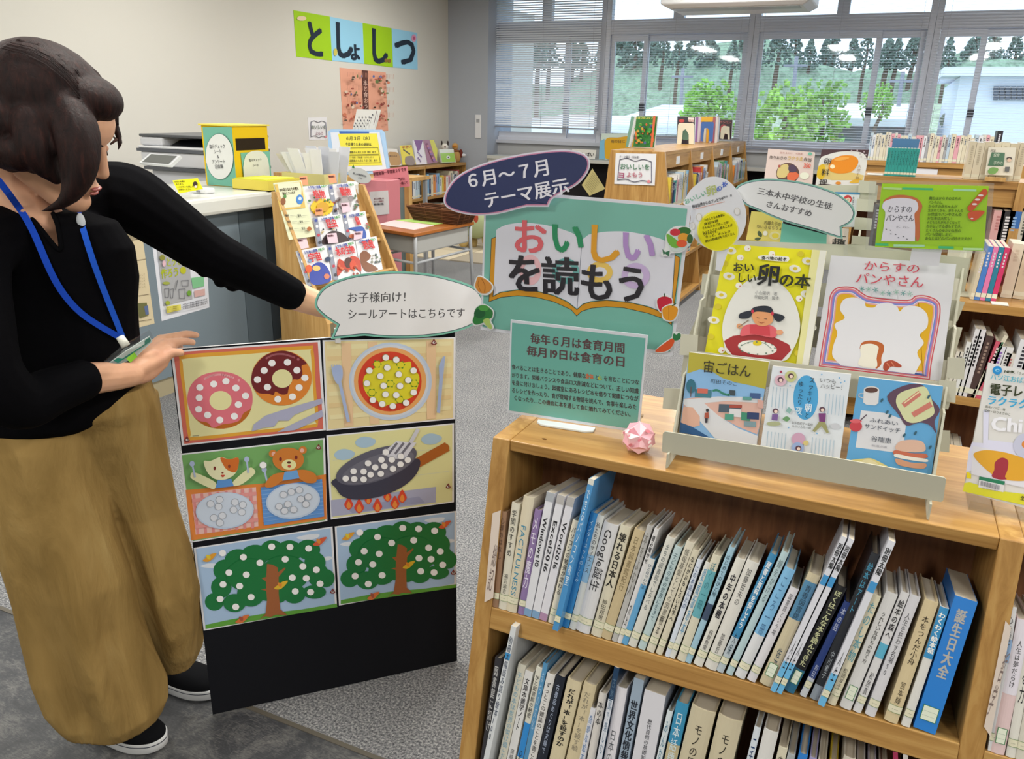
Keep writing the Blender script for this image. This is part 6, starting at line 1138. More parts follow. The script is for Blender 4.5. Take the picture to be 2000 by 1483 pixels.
# ---- wall items on the left wall
WL = Pl((XL+.003, 0, 0), (1, 0, 0)); OW, KW = (560, 0), 5.297
for i, (q, col, ch, pos, lb) in enumerate((([(70, 105), (445, 172), (470, 628), (100, 585)], '9cc81c', 'と', (180, 540, 400, 580, 420), 'lime green sheet with a big black hiragana, leftmost above the pink poster'), ([(445, 172), (785, 238), (800, 660), (470, 628)], '94cbe8', 'し', (470, 560, 700, 590, 430), 'pale blue wall sheet with one large and one small hiragana'), ([(785, 238), (1085, 292), (1100, 697), (800, 660)], '9cc81c', 'し', (840, 615, 1060, 650, 420), 'lime green wall sheet with a little owl in the corner'), ([(1085, 292), (1350, 340), (1355, 722), (1100, 697)], '94cbe8', 'つ', (1110, 660, 1345, 680, 400), 'pale blue wall sheet with pink flower, rightmost of the four'))):
    o, a = card('letter_sheet', lb, 'sign', WL, q, .002, col, 'paper', OW, KW, 'library sign sheets on the left wall', step=.001)
    x0, yb, x1, yb1, h = pos; a.text(ch, x0, yb, x1, yb1, h, '1f2c3c', .035)
    if i == 0: a.ell(150, 190, 50, 25, 'dcc8a8', 10)
    if i == 1: a.text('ょ', 640, 600, 780, 612, 230, '1f2c3c', .04); a.ell(500, 540, 20, 40, 'c8bc5a', 10)
    if i == 2: a.ell(1025, 625, 18, 22, '8a6a30', 8); a.ell(1058, 630, 18, 22, '8a6a30', 8)
    if i == 3: a.ell(1312, 395, 26, 40, 'd898b8', 10); a.ell(1312, 395, 12, 20, 'b8587c', 8)
    a.build('lettering', o, 'paper')
q = [(548, 700), (1025, 750), (1050, 1352), (585, 1345)]
o, a = card('poster', 'salmon pink poster with brown title strip and small food drawings on the wall', 'poster', WL, q, .002, 'dca088', 'paper', OW, KW, step=.001)
a.poly([(775, 725), (835, 732), (850, 1290), (790, 1290)], '5c3a34'); a.vtext('本と食おう', 808, 830, 818, 1130, 44, 'c8a89c', .02); r = random.Random(9)
for k in range(60):
    x = r.choice([r.uniform(580, 760), r.uniform(860, 1010)]); y = r.choice([820, 950, 1080, 1210])+r.uniform(-35, 35); a.ell(x, y, r.uniform(8, 20), r.uniform(8, 20), r.choice(['8a4038', 'b0564c', '5a4a40', 'c8785c', '5a6a9a', '6a7a4c', 'd8c4b0']), 7)
for k in range(34):
    x = 575+12*k
    if 765 < x < 855: continue
    for y in (745, 880, 1010, 1140): a.line([(x, y+(x-560)*.06), (x+2, y+46+(x-560)*.06)], 3, 'b8806c')
a.build('printed_picture', o, 'paper')
q = [(218, 1218), (415, 1212), (422, 1445), (232, 1450)]
o, a = card('paper_notice', 'small white handwritten notice with open-book border on the wall', 'notice', WL, q, .002, 'dcdce0', 'paper', OW, KW, step=.001)
booknote(a, lambda u, v: (222+195*u+8*v, 1218+228*v), .8); a.text('おいしいを', 246, 1330, 402, 1330, 42, '5a6a60', .02); a.text('よもう', 290, 1395, 372, 1395, 40, '9a6a80', .02); a.build('lettering', o, 'paper')
# calendar in front of the poster
pc = Pl((-4.1, 5.88, 1.2), (.25, -1, .2)); cb_ = (pc.at(560+680/5.297, 1345/5.297)+pc.at(560+915/5.297, 1345/5.297))/2; MB().box((cb_.x-.02, cb_.y-.01, .8505), (cb_.x+.02, cb_.y+.03, cb_.z-.001), 'b8b8b4').build('prop', 'plastic', None, 'slim prop behind the date board carrying the calendar', 'stand'); q = [(725, 1130), (975, 1135), (915, 1345), (680, 1345)]
o, a = card('desk_calendar', 'white tent-fold calendar standing before the pink poster', 'calendar', pc, q, .01, 'd2d2ce', 'paper', OW, KW, step=.001)
for r_ in range(4):
    for c_ in range(5): a.ell(748+36*c_-14*r_, 1215+32*r_+(-26 if c_ > 3 else 0), 6, 9, '4a4c58', 6)
a.line([(942, 1155), (910, 1300)], 5, '5a3a48'); a.build('lettering', o, 'paper')
# ---- service counter
QX, QT = -3.03, .943; QY1 = 4.3
t = thing('service_counter', 'long service counter with white rounded top and grey panelled front', 'counter', (QX-.35, 2, 0))
MB().box((QX-.75, -.6, QT-.086), (QX, QY1, QT), 'd8dad4').build('countertop', 'gloss', t, bevel=.018)
for a_, b_, cc in ((-.6, .9, '74828c'), (.905, 2.3, '74828c'), (2.305, 3.30, '76848e'), (3.305, 3.50, '5c6870'), (3.505, QY1-.02, '3c444a')):
    MB().box((QX-.10, a_, .09), (QX-.08, b_, QT-.087), cc).build('front_panel', 'matte', t)
MB().box((QX-.12, -.6, 0), (QX-.09, QY1-.02, .09), 'a69c80').build('kick_board', 'plastic', t); MB().box((QX-.73, -.6, 0), (QX-.12, -.57, QT-.09), '74828c').build('side_panel', 'matte', t)
FP = Pl((QX-.079, 0, 0), (1, 0, 0)); OC, KC = (240, 420), 4.762
# frame-out posters on the counter front
q = [(265, 285), (770, 300), (805, 860), (365, 985)]; q = [(255, 130), (760, 60), (805, 860), (362, 988)]
o, a = card('craft_poster', 'white leaflet with lime title and line drawings taped to the counter front', 'poster', FP, q, .001, 'd6d9e2', 'paper', OC, KC, step=.0006)
a.poly([(300, 180), (590, 130), (645, 780), (375, 845)], 'a6a8ac'); a.text('とうもろ', 400, 475, 590, 450, 90, 'aab83a', .03); a.text('作ろう', 352, 585, 520, 560, 96, 'a8b428', .04); a.ell(555, 515, 28, 34, 'b4b62c', 12); a.poly([(630, 585), (745, 570), (750, 660), (645, 685)], '7ab88a'); a.poly([(655, 705), (755, 685), (758, 745), (660, 765)], 'c8a4a0')
for x, y, w_, h_ in ((380, 685, 40, 80), (430, 690, 30, 80), (510, 690, 60, 85), (535, 610, 65, 50)): a.line([(x, y), (x+w_, y-4), (x+w_-4, y+h_), (x+6, y+h_)], 4, '5a5c64', True)
a.ell(392, 632, 36, 14, '9aa44a', 10); a.ell(605, 725, 20, 26, '6a9a3a', 10); a.line([(495, 605), (478, 690)], 8, '6a6c70'); a.ell(403, 815, 22, 20, '9aa838', 10); a.ell(352, 395, 26, 26, '8a8a3c', 10); a.ell(368, 450, 16, 30, 'dab4c0', 10)
a.poly([(385, 850), (520, 828), (525, 880), (395, 910)], 'd8d060')
for k in range(3): a.text('詳しくは職員まで', 395, 868+16*k, 500, 850+16*k, 14, '7a6a2c'); a.text('＊申込＊事前に電話で受付ます', 535, 850+18*k-10, 770, 790+18*k-5, 17, '5a5c64', .02)
a.build('lettering', o, 'paper')
q = [(20, 90), (175, 150), (295, 1010), (60, 1070)]
o, a = card('guide_poster', 'beige notice with a bookshelf drawing on the counter front, partly behind the woman', 'poster', FP, q, .001, 'cfc1a0', 'paper', OC, KC, step=.0006)
for y in (215, 412, 740, 975): a.line([(30, y+30), (180+y*.08, y-4)], 4, '5a4c3c')
a.poly([(120, 820), (215, 815), (235, 930), (150, 960)], '6a6a44'); a.poly([(190, 850), (225, 840), (235, 920), (205, 930)], '5a6a94')
for k in range(5): a.text('利用案内として', 70, 575+28*k, 200, 560+28*k, 20, '7a6c58')
a.build('lettering', o, 'paper')
# tape roll sort of clear bottle by the board
# copier behind the counter
t = thing('copier', 'white multifunction copier with tilted touch panel behind the counter', 'copier', (-4.4, 4, 0))
yc = 3.85; ya = yc+.55; XX = lambda q, z=300: ony(q, z, yc).x; ZZ = lambda x, y: ony(x, y, yc).z
x0, x1 = XX(270), XX(408); z1, z2, z3, z4, z5 = ZZ(335, 333), ZZ(335, 327), ZZ(335, 303), ZZ(335, 298), ZZ(335, 287)
MB().box((x0+.08, yc+.02, 0), (x1, ya, z1), 'd4d6dc').build('cabinet', 'plastic', t, bevel=.01)
for z in (.3, .5, z1-.12): MB().box((x0+.10, yc+.012, z), (x1-.02, yc+.02, z+.006), '8a8c94').build('drawer_gap', 'plastic', t)
MB().box((x0+.06, yc-.02, z1), (x1, ya, z2), '55585e').build('band', 'plastic', t)
MB().box((x0+.02, yc, z2), (x1, ya, z4), 'd8dae0').build('print_unit', 'plastic', t, bevel=.01)
MB().box((x0, yc-.01, z4), (x1, ya, z4+.018), '5c6068').build('band', 'plastic', t)
MB().box((x0, yc, z4+.018), (x1, ya, z5), 'dcdee2').build('scanner_bed', 'plastic', t, bevel=.008)
zt4 = ZZ(300, 268); MB().box((x0, yc+.02, z5), (x0+.2, ya, zt4), 'd8dae0').build('feeder', 'plastic', t, bevel=.015)
MB().hexa([V(p_) for p_ in ((x0+.2, yc+.08, z5), (x1, yc+.08, z5), (x1, ya-.05, z5), (x0+.2, ya-.05, z5), (x0+.2, yc+.16, zt4-.02), (x1, yc+.16, zt4-.02), (x1, ya-.05, zt4-.01), (x0+.2, ya-.05, zt4-.01))], lin('24262c')).build('paper_tray', 'plastic', t)
MB().box((x0, yc+.02, zt4), (x1, ya, zt4+.018), '55585c').build('lid', 'plastic', t, bevel=.006)
tp = Pl((0, yc-.06, (z3+z4)/2), (.1, -.75, .6)); q = [tp.at(260+x/4.762, 180+y/4.762) for x, y in ((155, 570), (440, 590), (345, 680), (55, 655))]
sc_ = MB().slab(q, tp.n, .02, 'd0d2d6').build('touch_panel', 'plastic', t); c = sum(q, V((0, 0, 0)))/4
MB().slab([p_+(c-p_)*.16+tp.n*.002 for p_ in q], tp.n, .001, '6a6c6a').build('screen', 'film', sc_)
# yellow collection box
bx = (-3.33, 3.54); hz = ony(460, 247, 3.54).z
t = thing('collection_box', 'yellow collection box with dark slot and round-labelled teal sheet on the counter', 'box', (-3.45, 3.68, QT))
MB().box((-3.55, 3.54, QT), (-3.33, 3.83, hz), 'dcb81e').build('body', 'matte', t, bevel=.003)
MB().box((-3.332, 3.565, onx(490, 293, -3.33).z), (-3.328, 3.80, onx(490, 270, -3.33).z), '2a2014').build('slot', 'matte', t)
MB().box((-3.56, 3.53, hz), (-3.32, 3.84, hz+.008), 'e0cf5a').build('lid', 'matte', t)
BPn = Pl((0, 3.536, 0), (0, -1, 0)); O3, K3 = (260, 180), 4.762
o, a = card('box_sign', 'teal sheet with white oval', 'sign', BPn, [(645, 325), (915, 325), (962, 882), (695, 860)], .002, '6fae9a', 'paper', O3, K3, step=.0008, parent=t); del o['category']; o['label'] = 'teal sheet with a white oval'
o.name = 'front_sheet'
a.ell(808, 600, 131, 216, '4a6a64', 30, -.05); a.ell(808, 600, 127, 212, 'dadcda', 30, -.05)
for k, s in enumerate(('塩分チェック', 'シート', '＆', 'アンケート', '回収箱')): w_ = 25*len(s)*1.0; a.text(s, 790-w_/2*1.0+5*k, 522+47*k, 790+w_/2+5*k, 518+47*k, 40, '2c2c34', .012)
a.build('lettering', o, 'paper')
SPn = Pl((-3.318, 3.6, QT), (1, -.06, .05))
o, a = card('box_sign', 'lower sheet', 'sign', SPn, [(1000, 565), (1270, 550), (1285, 780), (1035, 830)], .002, '6fae9a', 'paper', O3, K3, step=.0008, parent=t); del o['category']; o['label'] = 'smaller teal sheet with a white arch'; o.name = 'side_sheet'
a.poly(cat_rom([(1020, 700), (1040, 600), (1090, 555), (1180, 548), (1240, 600), (1262, 690)], 4)+[(1270, 780), (1030, 820)], 'd0d2c8'); a.text('塩分チェック', 1072, 645, 1192, 640, 30, '2c2c34', .012); a.text('シート', 1108, 692, 1165, 690, 30, '2c2c34', .012); a.build('lettering', o, 'paper')
# trays and paper bundles
def boxat(name, label, cat, X0, Y0_, X1, Y1_, z0, h, col, m='matte', open_=True, group=None):
    t = thing(name, label, cat, ((X0+X1)/2, (Y0_+Y1_)/2, z0), group); w = .004
    for a_, b_ in (((X0, Y0_), (X1, Y0_+w)), ((X0, Y1_-w), (X1, Y1_)), ((X0, Y0_+w), (X0+w, Y1_-w)), ((X1-w, Y0_+w), (X1, Y1_-w))): MB().box((*a_, z0), (*b_, z0+h), col).build('side', m, t)
    MB().box((X0, Y0_, z0), (X1, Y1_, z0+w), col).build('bottom', m, t); return t
boxat('paper_tray', 'low yellow paper tray in front of the yellow collection box', 'tray', -3.28, 3.46, -3.03, 3.72, QT, .055, 'd9c85a')
for k, (x, lb) in enumerate(((-3.27, 'yellow flyer pile at the left of the low yellow tray'), (-3.15, 'yellow flyer pile at the right of the low yellow tray'))):
    MB().box((x, 3.47, QT+.005), (x+.10, 3.70, QT+.06), 'dce04a', Matrix.Identity(4)).build('flyer_pile', 'paper', None, lb, 'flyers')
boxat('paper_tray', 'pale olive cardboard tray holding fanned white leaflets', 'tray', -3.22, 3.80, -2.92, 4.02, QT, .075, 'cfc88a')
r = random.Random(11)
for k in range(19):
    f = k/18; x = -3.20+.0135*k; a_ = -.75+1.0*f; y = 3.83+r.uniform(0, .12); c_, s_ = math.cos(a_), math.sin(a_); h = .21*r.uniform(.85, 1.05)
    p = V((x, y, QT+.01)); u_ = V((c_, .12, 0)).normalized()*.07; v_ = V((s_*.9, -.05, math.cos(a_*.8))).normalized()*h
    MB().slab([p, p+u_, p+u_+v_, p+v_], V((0, -1, 0)), .003, ('dfe1e6', 'e6e7ea', 'cfd3dc')[k % 3]).build('leaflet', 'paper', None, '%s leaflet from the left in the fan of white papers' % ORD[k], 'leaflet', 'white leaflets in the olive tray')
np_ = Pl(onz(365, 376, QT+.03), (.35, -.75, .6)); o, a = card('yellow_note', 'bright yellow reminder note with tiny figure on the counter', 'note', np_, [(365, 822), (600, 800), (650, 900), (425, 942)], .002, 'e0dc1c', 'paper', O3, K3, step=.0006)
for k, s in enumerate(('ただいま奥に', 'おります。', 'このボタンを押して', 'お待ちください')): a.text(s, 385+13*k, 842+25*k, 385+13*k+17*len(s), 838+25*k, 18, '3a3a14', .02)
a.ell(580, 860, 22, 26, '3a2a24', 10); a.ell(586, 885, 14, 12, 'd8c8b8', 8); a.build('lettering', o, 'paper')
c_ = onz(393, 378, QT); tt = thing('call_button', 'small white call button unit beside the yellow note', 'button', c_)
MB().box((c_.x-.05, c_.y-.02, QT), (c_.x+.05, c_.y+.05, QT+.028), 'd8dade').build('case', 'plastic', tt, bevel=.008); MB().box((c_.x-.01, c_.y-.023, QT+.008), (c_.x+.015, c_.y-.019, QT+.018), '8a8c94').build('button', 'plastic', tt)
# clipboard sign behind the rack
ct = thing('side_table', 'pale oak side table behind the encyclopedia rack', 'table', (-4.2, 5.8, 0))
tz = .85; MB().box((-4.75, 5.50, tz-.03), (-3.55, 6.05, tz)).build('table_top', 'wood_pale', ct)
for x in (-4.72, -3.59):
    for y in (5.52, 6.0): MB().box((x, y, 0), (x+.03, y+.03, tz-.03), '9a9ca0').build('leg', 'plastic', ct)
cp = Pl((-4.0, 5.7, tz), (.25, -1, .28)); O0, K0 = (500, 240), 4.634
t2, a = card('date_board', 'light blue frame board with yellow return-date sheet on the side table', 'board', cp, [(650, 80), (680, 58), (1140, 62), (1165, 90), (1215, 455), (700, 475), (655, 300)], .012, '9dbfe2', 'plastic', O0, K0, step=.001)
a.poly([(675, 88), (1120, 85), (1185, 430), (722, 450)], 'd4dae6'); a.poly([(755, 78), (1025, 82), (1025, 100), (758, 100)], '3a64b0'); a.poly([(745, 100), (1095, 97), (1145, 385), (800, 392)], 'e2d94e')
a.text('６月３日（水）', 812, 158, 1055, 156, 38, '33343a', .015); a.text('今日借りた本の返却は、', 812, 205, 1070, 208, 28, '33343a', .015)
a.line([(788, 230), (1105, 226), (1118, 285), (800, 292)], 3, '4a4a3c', True); a.line([(806, 300), (1118, 294), (1128, 362), (818, 368)], 3, '4a4a3c', True)
a.text('１週間後の６月１０日（水）まで', 815, 278, 1090, 275, 22, '33343a', .015); a.text('図書（一般書・児童書・かみしばい）', 812, 322, 1080, 320, 18, '33343a', .01); a.text('２週間後の６月１７日（水）まで', 835, 354, 1105, 352, 22, '33343a', .015); a.text('雑誌', 795, 248, 830, 248, 18, '33343a', .02)
a.build('lettering', t2, 'paper')
def pop(name, label, cat, pl, q, col, fn, org=O0, sc=K0, m='paper', th=.002): 
    o, a = card(name, label, cat, pl, q, th, col, m, org, sc, step=.0008); fn(a); a.build('lettering', o, 'paper'); return o
pop('pop_card', 'orange and yellow recruiting card in front of the date board', 'card', cp.off(.12), [(648, 348), (790, 345), (825, 500), (680, 470)], 'e0b62c', lambda a: (a.text('貸出中', 700, 405, 780, 405, 26, 'b83c20', .03), [a.ell(700+32*k, 442, 13, 13, 'c8502c', 8) for k in range(4)], a.poly([(665, 365), (790, 362), (793, 380), (670, 385)], 'e8e4d8')))
pop('book_cover', 'white and pink bread picture book behind the leaflets', 'book', cp.off(.06), [(512, 225), (645, 220), (680, 420), (545, 430)], 'd8d4d4', lambda a: (a.text('パンどろぼう', 535, 268, 640, 264, 34, 'b84a50', .02), a.ell(600, 320, 44, 36, 'b85a50', 12), a.ell(605, 325, 22, 18, 'd8c0b4', 10)), m='gloss', th=.012)
pop('oval_pop_card', 'white oval card with green carrot leaf tip beside the pink box', 'card', Pl((-3.3, 4.98, 0), (.2, -1, 0)), cat_rom([(835, 460), (850, 425), (900, 405), (970, 420), (1030, 475), (1038, 520), (1000, 548), (930, 540), (860, 500)], 3, True), 'c8cccc', lambda a: (a.text('楽しみの電話予約は', 880, 462, 1000, 492, 20, '4a4c54', .02), a.text('こちら', 925, 502, 965, 512, 20, '4a4c54', .02), a.poly([(868, 405), (885, 378), (895, 408)], '2c7a3c')))
MB().tube([ony(700, 355, 4.99), V((ony(700, 355, 4.99).x, 4.99, 0))], .004, 'b8bcbc', 6).build('stake', 'plastic', bpy.data.objects['oval_pop_card'])
# ---- encyclopedia display rack
RD = V((.15, .99, 0)).normalized(); RU = V((.99, -.15, 0)).normalized(); RO = V((-2.90, 3.33, 0)); RL = .66
prof = [(0, 0), (.36, 0), (.36, .31), (.035, .96), (0, .96)]
t = thing('display_rack', 'sloping oak floor rack of children\'s encyclopedias in front of the counter', 'display rack', RO+RD*.37+RU*.18)
for s in (0, RL-.02):
    vs = [RO+RD*s+RU*u_+GZ*z for u_, z in prof]+[RO+RD*(s+.02)+RU*u_+GZ*z for u_, z in prof]; k = 5
    MB().mesh(vs, [tuple(range(k)), tuple(range(2*k-1, k-1, -1))]+[(i, i+k, (i+1) % k+k, (i+1) % k) for i in range(k)], lin('ffffff')).build('side_panel', 'wood_pale', t, bevel=.001)
SD = V((0, 0, 0))+RU*.447+GZ*-.894  # down the slope
SN = (RU*.894+GZ*.447)
def slopept(s, d, off): return RO+RU*.035+GZ*.96+RD*s+SD*d+SN*off
MB().slab([slopept(.02, 0, -.06), slopept(RL-.02, 0, -.06), slopept(RL-.02, .72, -.06), slopept(.02, .72, -.06)], SN, .01, 'ffffff').build('back_board', 'wood_pale', t)
for d, of_ in (((Pl(slopept(.3, .3, 0), SN).at(x_, y_)-slopept(0, 0, 0)).dot(SD), o_) for x_, y_, o_ in ((650, 430, -.032), (690, 478, -.020), (680, 548, -.008))):
    MB().slab([slopept(.02, d-.02, of_), slopept(RL-.02, d-.02, of_), slopept(RL-.02, d, of_), slopept(.02, d, of_)], SN, .012, 'ffffff').build('lip', 'wood_pale', t)
    MB().slab([slopept(.02, d, -.058), slopept(RL-.02, d, -.058), slopept(RL-.02, d, of_), slopept(.02, d, of_)], SD, .008, 'ffffff').build('ledge', 'wood_pale', t)
def rk(i): return Pl(slopept(.3, .3, (-.03, -.018, -.006, -.040)[i]), SN)
def enc(row_, q, sp, title, tx, label, art, bl=None):
    pl = rk(row_); p = [pl.at(O0[0]+x/K0, O0[1]+y/K0) for x, y in q]; c = sum(p, V((0, 0, 0)))/4
    o = MB().slab(p, pl.n, .010, 'dcdce0').build('encyclopedia', 'gloss', None, label, 'book', 'children\'s encyclopedias on the display rack'); a = Art(pl.at, pl.n, O0, K0, lift=.002, step=.0007)
    if sp: a.poly([q[0], (q[0][0]+sp, q[0][1]-sp*.06), (q[3][0]+sp, q[3][1]-sp*.06), q[3]], '8a90a0'); [a.ell(q[0][0]+sp*.5+(q[3][0]-q[0][0])*f, q[0][1]+(q[3][1]-q[0][1])*f, sp*.35, 14, c2, 8) for f, c2 in ((.1, '3a4a9a'), (.3, 'e0e0e4'), (.6, 'b83c4c'), (.85, '3a3a44'))]
    art(a); x0, y0 = q[0][0]+sp, q[0][1]; wd = q[1][0]-q[0][0]-sp; dy = (q[1][1]-q[0][1])
    a.text('小学館の図鑑', x0+wd*.12, y0+38+dy*.1, x0+wd*.64, y0+38+dy*.6, 26, '2f4a9c', .03); a.text('NEO', x0+wd*.66, y0+36+dy*.6, x0+wd*.9, y0+34+dy*.8, 26, '3c9a4a', .04)
    a.text(title, *tx, 'c8242c', .04); a.build('printed_cover', o)
rn = random.Random(2)
def blobs(cols, box, n, s): return lambda a: [a.ell(rn.uniform(box[0], box[2]), rn.uniform(box[1], box[3]), rn.uniform(.5, 1)*s, rn.uniform(.5, 1)*s, rn.choice(cols), 7) for _ in range(n)]
def sun(a):
    for k in range(18): t_ = k*.349; a.line([(590, 770), (590+98*math.cos(t_), 770+70*math.sin(t_))], 26, 'e4bc1c')
    a.ell(590, 770, 55, 44, 'c8981c'); blobs(['5a8a4a', '8a4a5a', '3a6a3c'], (460, 690, 660, 730), 8, 14)(a)
enc(0, [(425, 575), (648, 560), (700, 875), (480, 890)], 0, '植物', (505, 692, 612, 688, 74), 'plant encyclopedia with a big yellow sunflower, upper rack row', sun)
enc(0, [(650, 560), (890, 540), (940, 805), (700, 840)], 40, '動物', (752, 668, 848, 662, 74), 'animal encyclopedia with a grey koala-like face, upper rack row', lambda a: (a.ell(800, 730, 60, 62, 'a09a9c'), a.ell(748, 700, 24, 24, '8a8488'), a.ell(852, 690, 24, 24, '8a8488'), blobs(['3a3a44', '7a5a44', '4a6a4c'], (870, 640, 920, 790), 10, 14)(a), blobs(['6a4a40', '4a3a3c'], (700, 700, 740, 800), 6, 14)(a)))
enc(1, [(515, 860), (775, 825), (825, 1100), (560, 1125)], 40, '昆虫', (632, 955, 730, 945, 78), 'insect encyclopedia with a black beetle, middle rack row', lambda a: (a.blob([(600, 1050), (660, 990), (730, 985), (800, 1020), (830, 1080), (700, 1095), (600, 1100)], '3a2e30'), blobs(['2a2a2c', 'c8b88a', '5a3a3c'], (590, 960, 800, 1000), 8, 12)(a)))
enc(1, [(775, 825), (990, 800), (1038, 1045), (828, 1085)], 38, '鳥', (895, 928, 940, 922, 78), 'bird encyclopedia with a blue bird, middle rack row', lambda a: (a.blob([(830, 960), (900, 945), (960, 945), (990, 1000), (985, 1060), (940, 1060), (900, 985)], '3a5aa8'), a.ell(870, 1030, 40, 20, 'b86a4c', 10), blobs(['6a8a5a', 'b85a5c'], (990, 900, 1015, 1000), 6, 14)(a)))
enc(2, [(368, 1160), (635, 1110), (692, 1425), (470, 1480)], 32, '宇宙', (478, 1262, 590, 1240, 80), 'space encyclopedia with blue nebula and planets, lowest rack row', lambda a: (a.blob([(480, 1340), (520, 1280), (590, 1270), (650, 1330), (670, 1430), (560, 1470), (490, 1450)], '2f44a0'), a.ell(540, 1320, 36, 26, 'd8b86a', 14), a.ell(470, 1325, 32, 36, 'd0582c', 14), a.ell(632, 1395, 26, 26, 'c87858', 12), a.ell(480, 1250, 18, 18, '7a94b8', 8), a.ell(640, 1240, 26, 22, '2c3c5c', 10)))
enc(2, [(640, 1110), (893, 1062), (948, 1392), (705, 1425)], 38, '水の生物', (715, 1210, 885, 1180, 78), 'aquatic life encyclopedia with a red crab, lowest rack row', lambda a: (a.blob([(730, 1390), (740, 1240), (800, 1260), (860, 1210), (930, 1240), (945, 1350), (880, 1300), (850, 1330), (790, 1330)], 'b8402c'), a.ell(830, 1270, 38, 50, '4a2a24', 12), a.ell(870, 1290, 30, 44, 'c84a30', 12), blobs(['c8643c', '8a3424'], (740, 1300, 930, 1380), 10, 16)(a)))
enc(2, [(900, 1062), (1090, 1025), (1148, 1325), (955, 1380)], 0, '恐竜', (968, 1150, 1065, 1130, 78), 'dinosaur encyclopedia with a brown tyrannosaur, lowest rack row', lambda a: (a.blob([(940, 1190), (985, 1160), (1035, 1200), (1020, 1240), (1000, 1260), (1060, 1290), (1100, 1330), (1000, 1350), (950, 1280)], '7a4a2c'), blobs(['6a7a6a', '4a5a5c', '8a8a7a'], (1040, 1150, 1120, 1280), 10, 14)(a)))
o, a = card('donation_notice', 'pale green notice sheet about donated books at the rack\'s upper left', 'notice', rk(3).off(.035), [(155, 545), (410, 520), (540, 1025), (300, 1060)], .002, 'd4d8b8', 'paper', O0, K0, step=.0007)
a.poly([(165, 560), (405, 535), (445, 770), (215, 795)], 'd2b464'); a.poly([(190, 555), (390, 540), (410, 600), (400, 760), (240, 775)], 'd6d8bc'); a.text('市の花ひまわりの種を', 212, 625, 385, 608, 30, '4a3c20', .03); a.text('配布しています', 240, 655, 355, 645, 26, '4a3c20', .02); a.ell(390, 697, 32, 44, '4a82c8', 16); a.ell(392, 690, 16, 16, 'c4d4e0', 10); a.ell(240, 715, 22, 34, '8a5a3c', 10); a.ell(255, 670, 14, 18, '5a8a4c', 8)
for y in (855, 912, 975):
    for x in (260, 370): a.text('受付', x+(y-855)*.25, y, x+32+(y-855)*.25, y-3, 22, '4a4c44', .03); a.line([(x+40+(y-855)*.25, y-8), (x+85+(y-855)*.25, y-12)], 3, '9a9c8c')
a.ell(465, 970, 22, 20, 'a8643c', 8); a.build('lettering', o, 'paper')
for lb, q, pr_, col in (('orange tag behind the plant encyclopedia', [(392, 488), (462, 480), (475, 562), (412, 568)], 3, 'e09a74'), ('orange tag behind the animal encyclopedia', [(650, 470), (715, 462), (732, 540), (668, 548)], 3, 'e09a74'), ('orange loan tag on the sunflower cover', [(535, 778), (598, 770), (612, 832), (540, 840)], 1, 'e0986c'), ('pink loan tag on the koala cover', [(768, 728), (842, 720), (858, 800), (785, 815)], 1, 'dcc0cc'), ('pink loan tag on the beetle cover', [(640, 1005), (728, 995), (745, 1085), (655, 1092)], 2, 'dcc0cc'), ('pink loan tag on the bird cover', [(890, 985), (968, 978), (962, 1045), (885, 1060)], 2, 'dcc0cc'), ('pink tag above the space encyclopedia', [(362, 1050), (455, 1035), (480, 1130), (390, 1145)], 0, 'dcc4cc')):
    o, a = card('loan_tag', lb, 'tag', rk(pr_).off(.013), q, .001, col, 'paper', O0, K0, 'loan tags on the encyclopedia rack', step=.0008); x, y = q[0]; a.text('貸出禁止', x+8, y+28, x+62, y+22, 18, '5a3038', .04); a.build('lettering', o, 'paper')
# ---- pink boxes, teal panel, school desk
t = thing('partition_panel', 'grey-green partition board with oak edge beside the school desk', 'partition', (-3.25, 5.0, 0))
PZ = .84; xA, xB = ony(735, 367, 5.4).x, ony(798, 367, 5.4).x
MB().box((xA-.1, 5.4, .1), (xB-.03, 5.42, PZ), '86a09e').build('panel', 'matte', t); MB().box((xB-.03, 5.385, 0), (xB+.01, 5.435, PZ+.02)).build('post', 'wood_pale', t); MB().box((xA-.1, 5.385, PZ), (xB-.03, 5.435, PZ+.02)).build('rail', 'wood_pale', t); MB().box((xA-.13, 5.385, 0), (xA-.1, 5.435, PZ+.02)).build('post', 'wood_pale', t)
dk = [onz(a_, b_, .74) for a_, b_ in ((722, 441), (806, 457), (914, 432), (838, 418))]
DS, DZ = 1.13, CH-(CH-.74)*1.13
dk = [V((x*DS, y*DS, DZ)) for x, y in ((-2.64, 3.84), (-2.30, 3.75), (-2.26, 4.38), (-2.60, 4.47))]
t = thing('school_desk', 'school desk with wooden top, grey metal bookbox and tube legs', 'desk', (-2.8, 4.6, 0)); c = sum(dk, V((0, 0, 0)))/4
MB().slab([p for p in dk], GZ, .022, 'a4622c').build('table_top', 'gloss', t, bevel=.004)
ins = [p+(c-p)*.12 for p in dk]; MB().slab([p-GZ*.024 for p in ins], GZ, .115, 'a6a8a6').build('book_box', 'plastic', t, bevel=.01)
lg = [p+(c-p)*.08 for p in dk]
for p, cc in zip(lg, (0, 1, 2, 3)):
    q2 = p+(p-c)*.10; m = MB().tube([V((p.x, p.y, DZ-.025)), V((p.x, p.y, DZ-.14)), V((q2.x, q2.y, .012))], .0125, 'a4a8ac', 10); m.build('leg', 'plastic', t)
    MB().tube([V((q2.x, q2.y, 0)), V((q2.x, q2.y, .02))], .016, '5a5c60', 8).build('foot_cap', 'plastic', t)
for i, j in ((0, 3), (1, 2), (0, 1), (2, 3)):
    MB().tube([V((lg[i].x, lg[i].y, DZ-.19)), V((lg[j].x, lg[j].y, DZ-.19))], .009, 'a4a8ac', 8).build('crossbar', 'plastic', t)
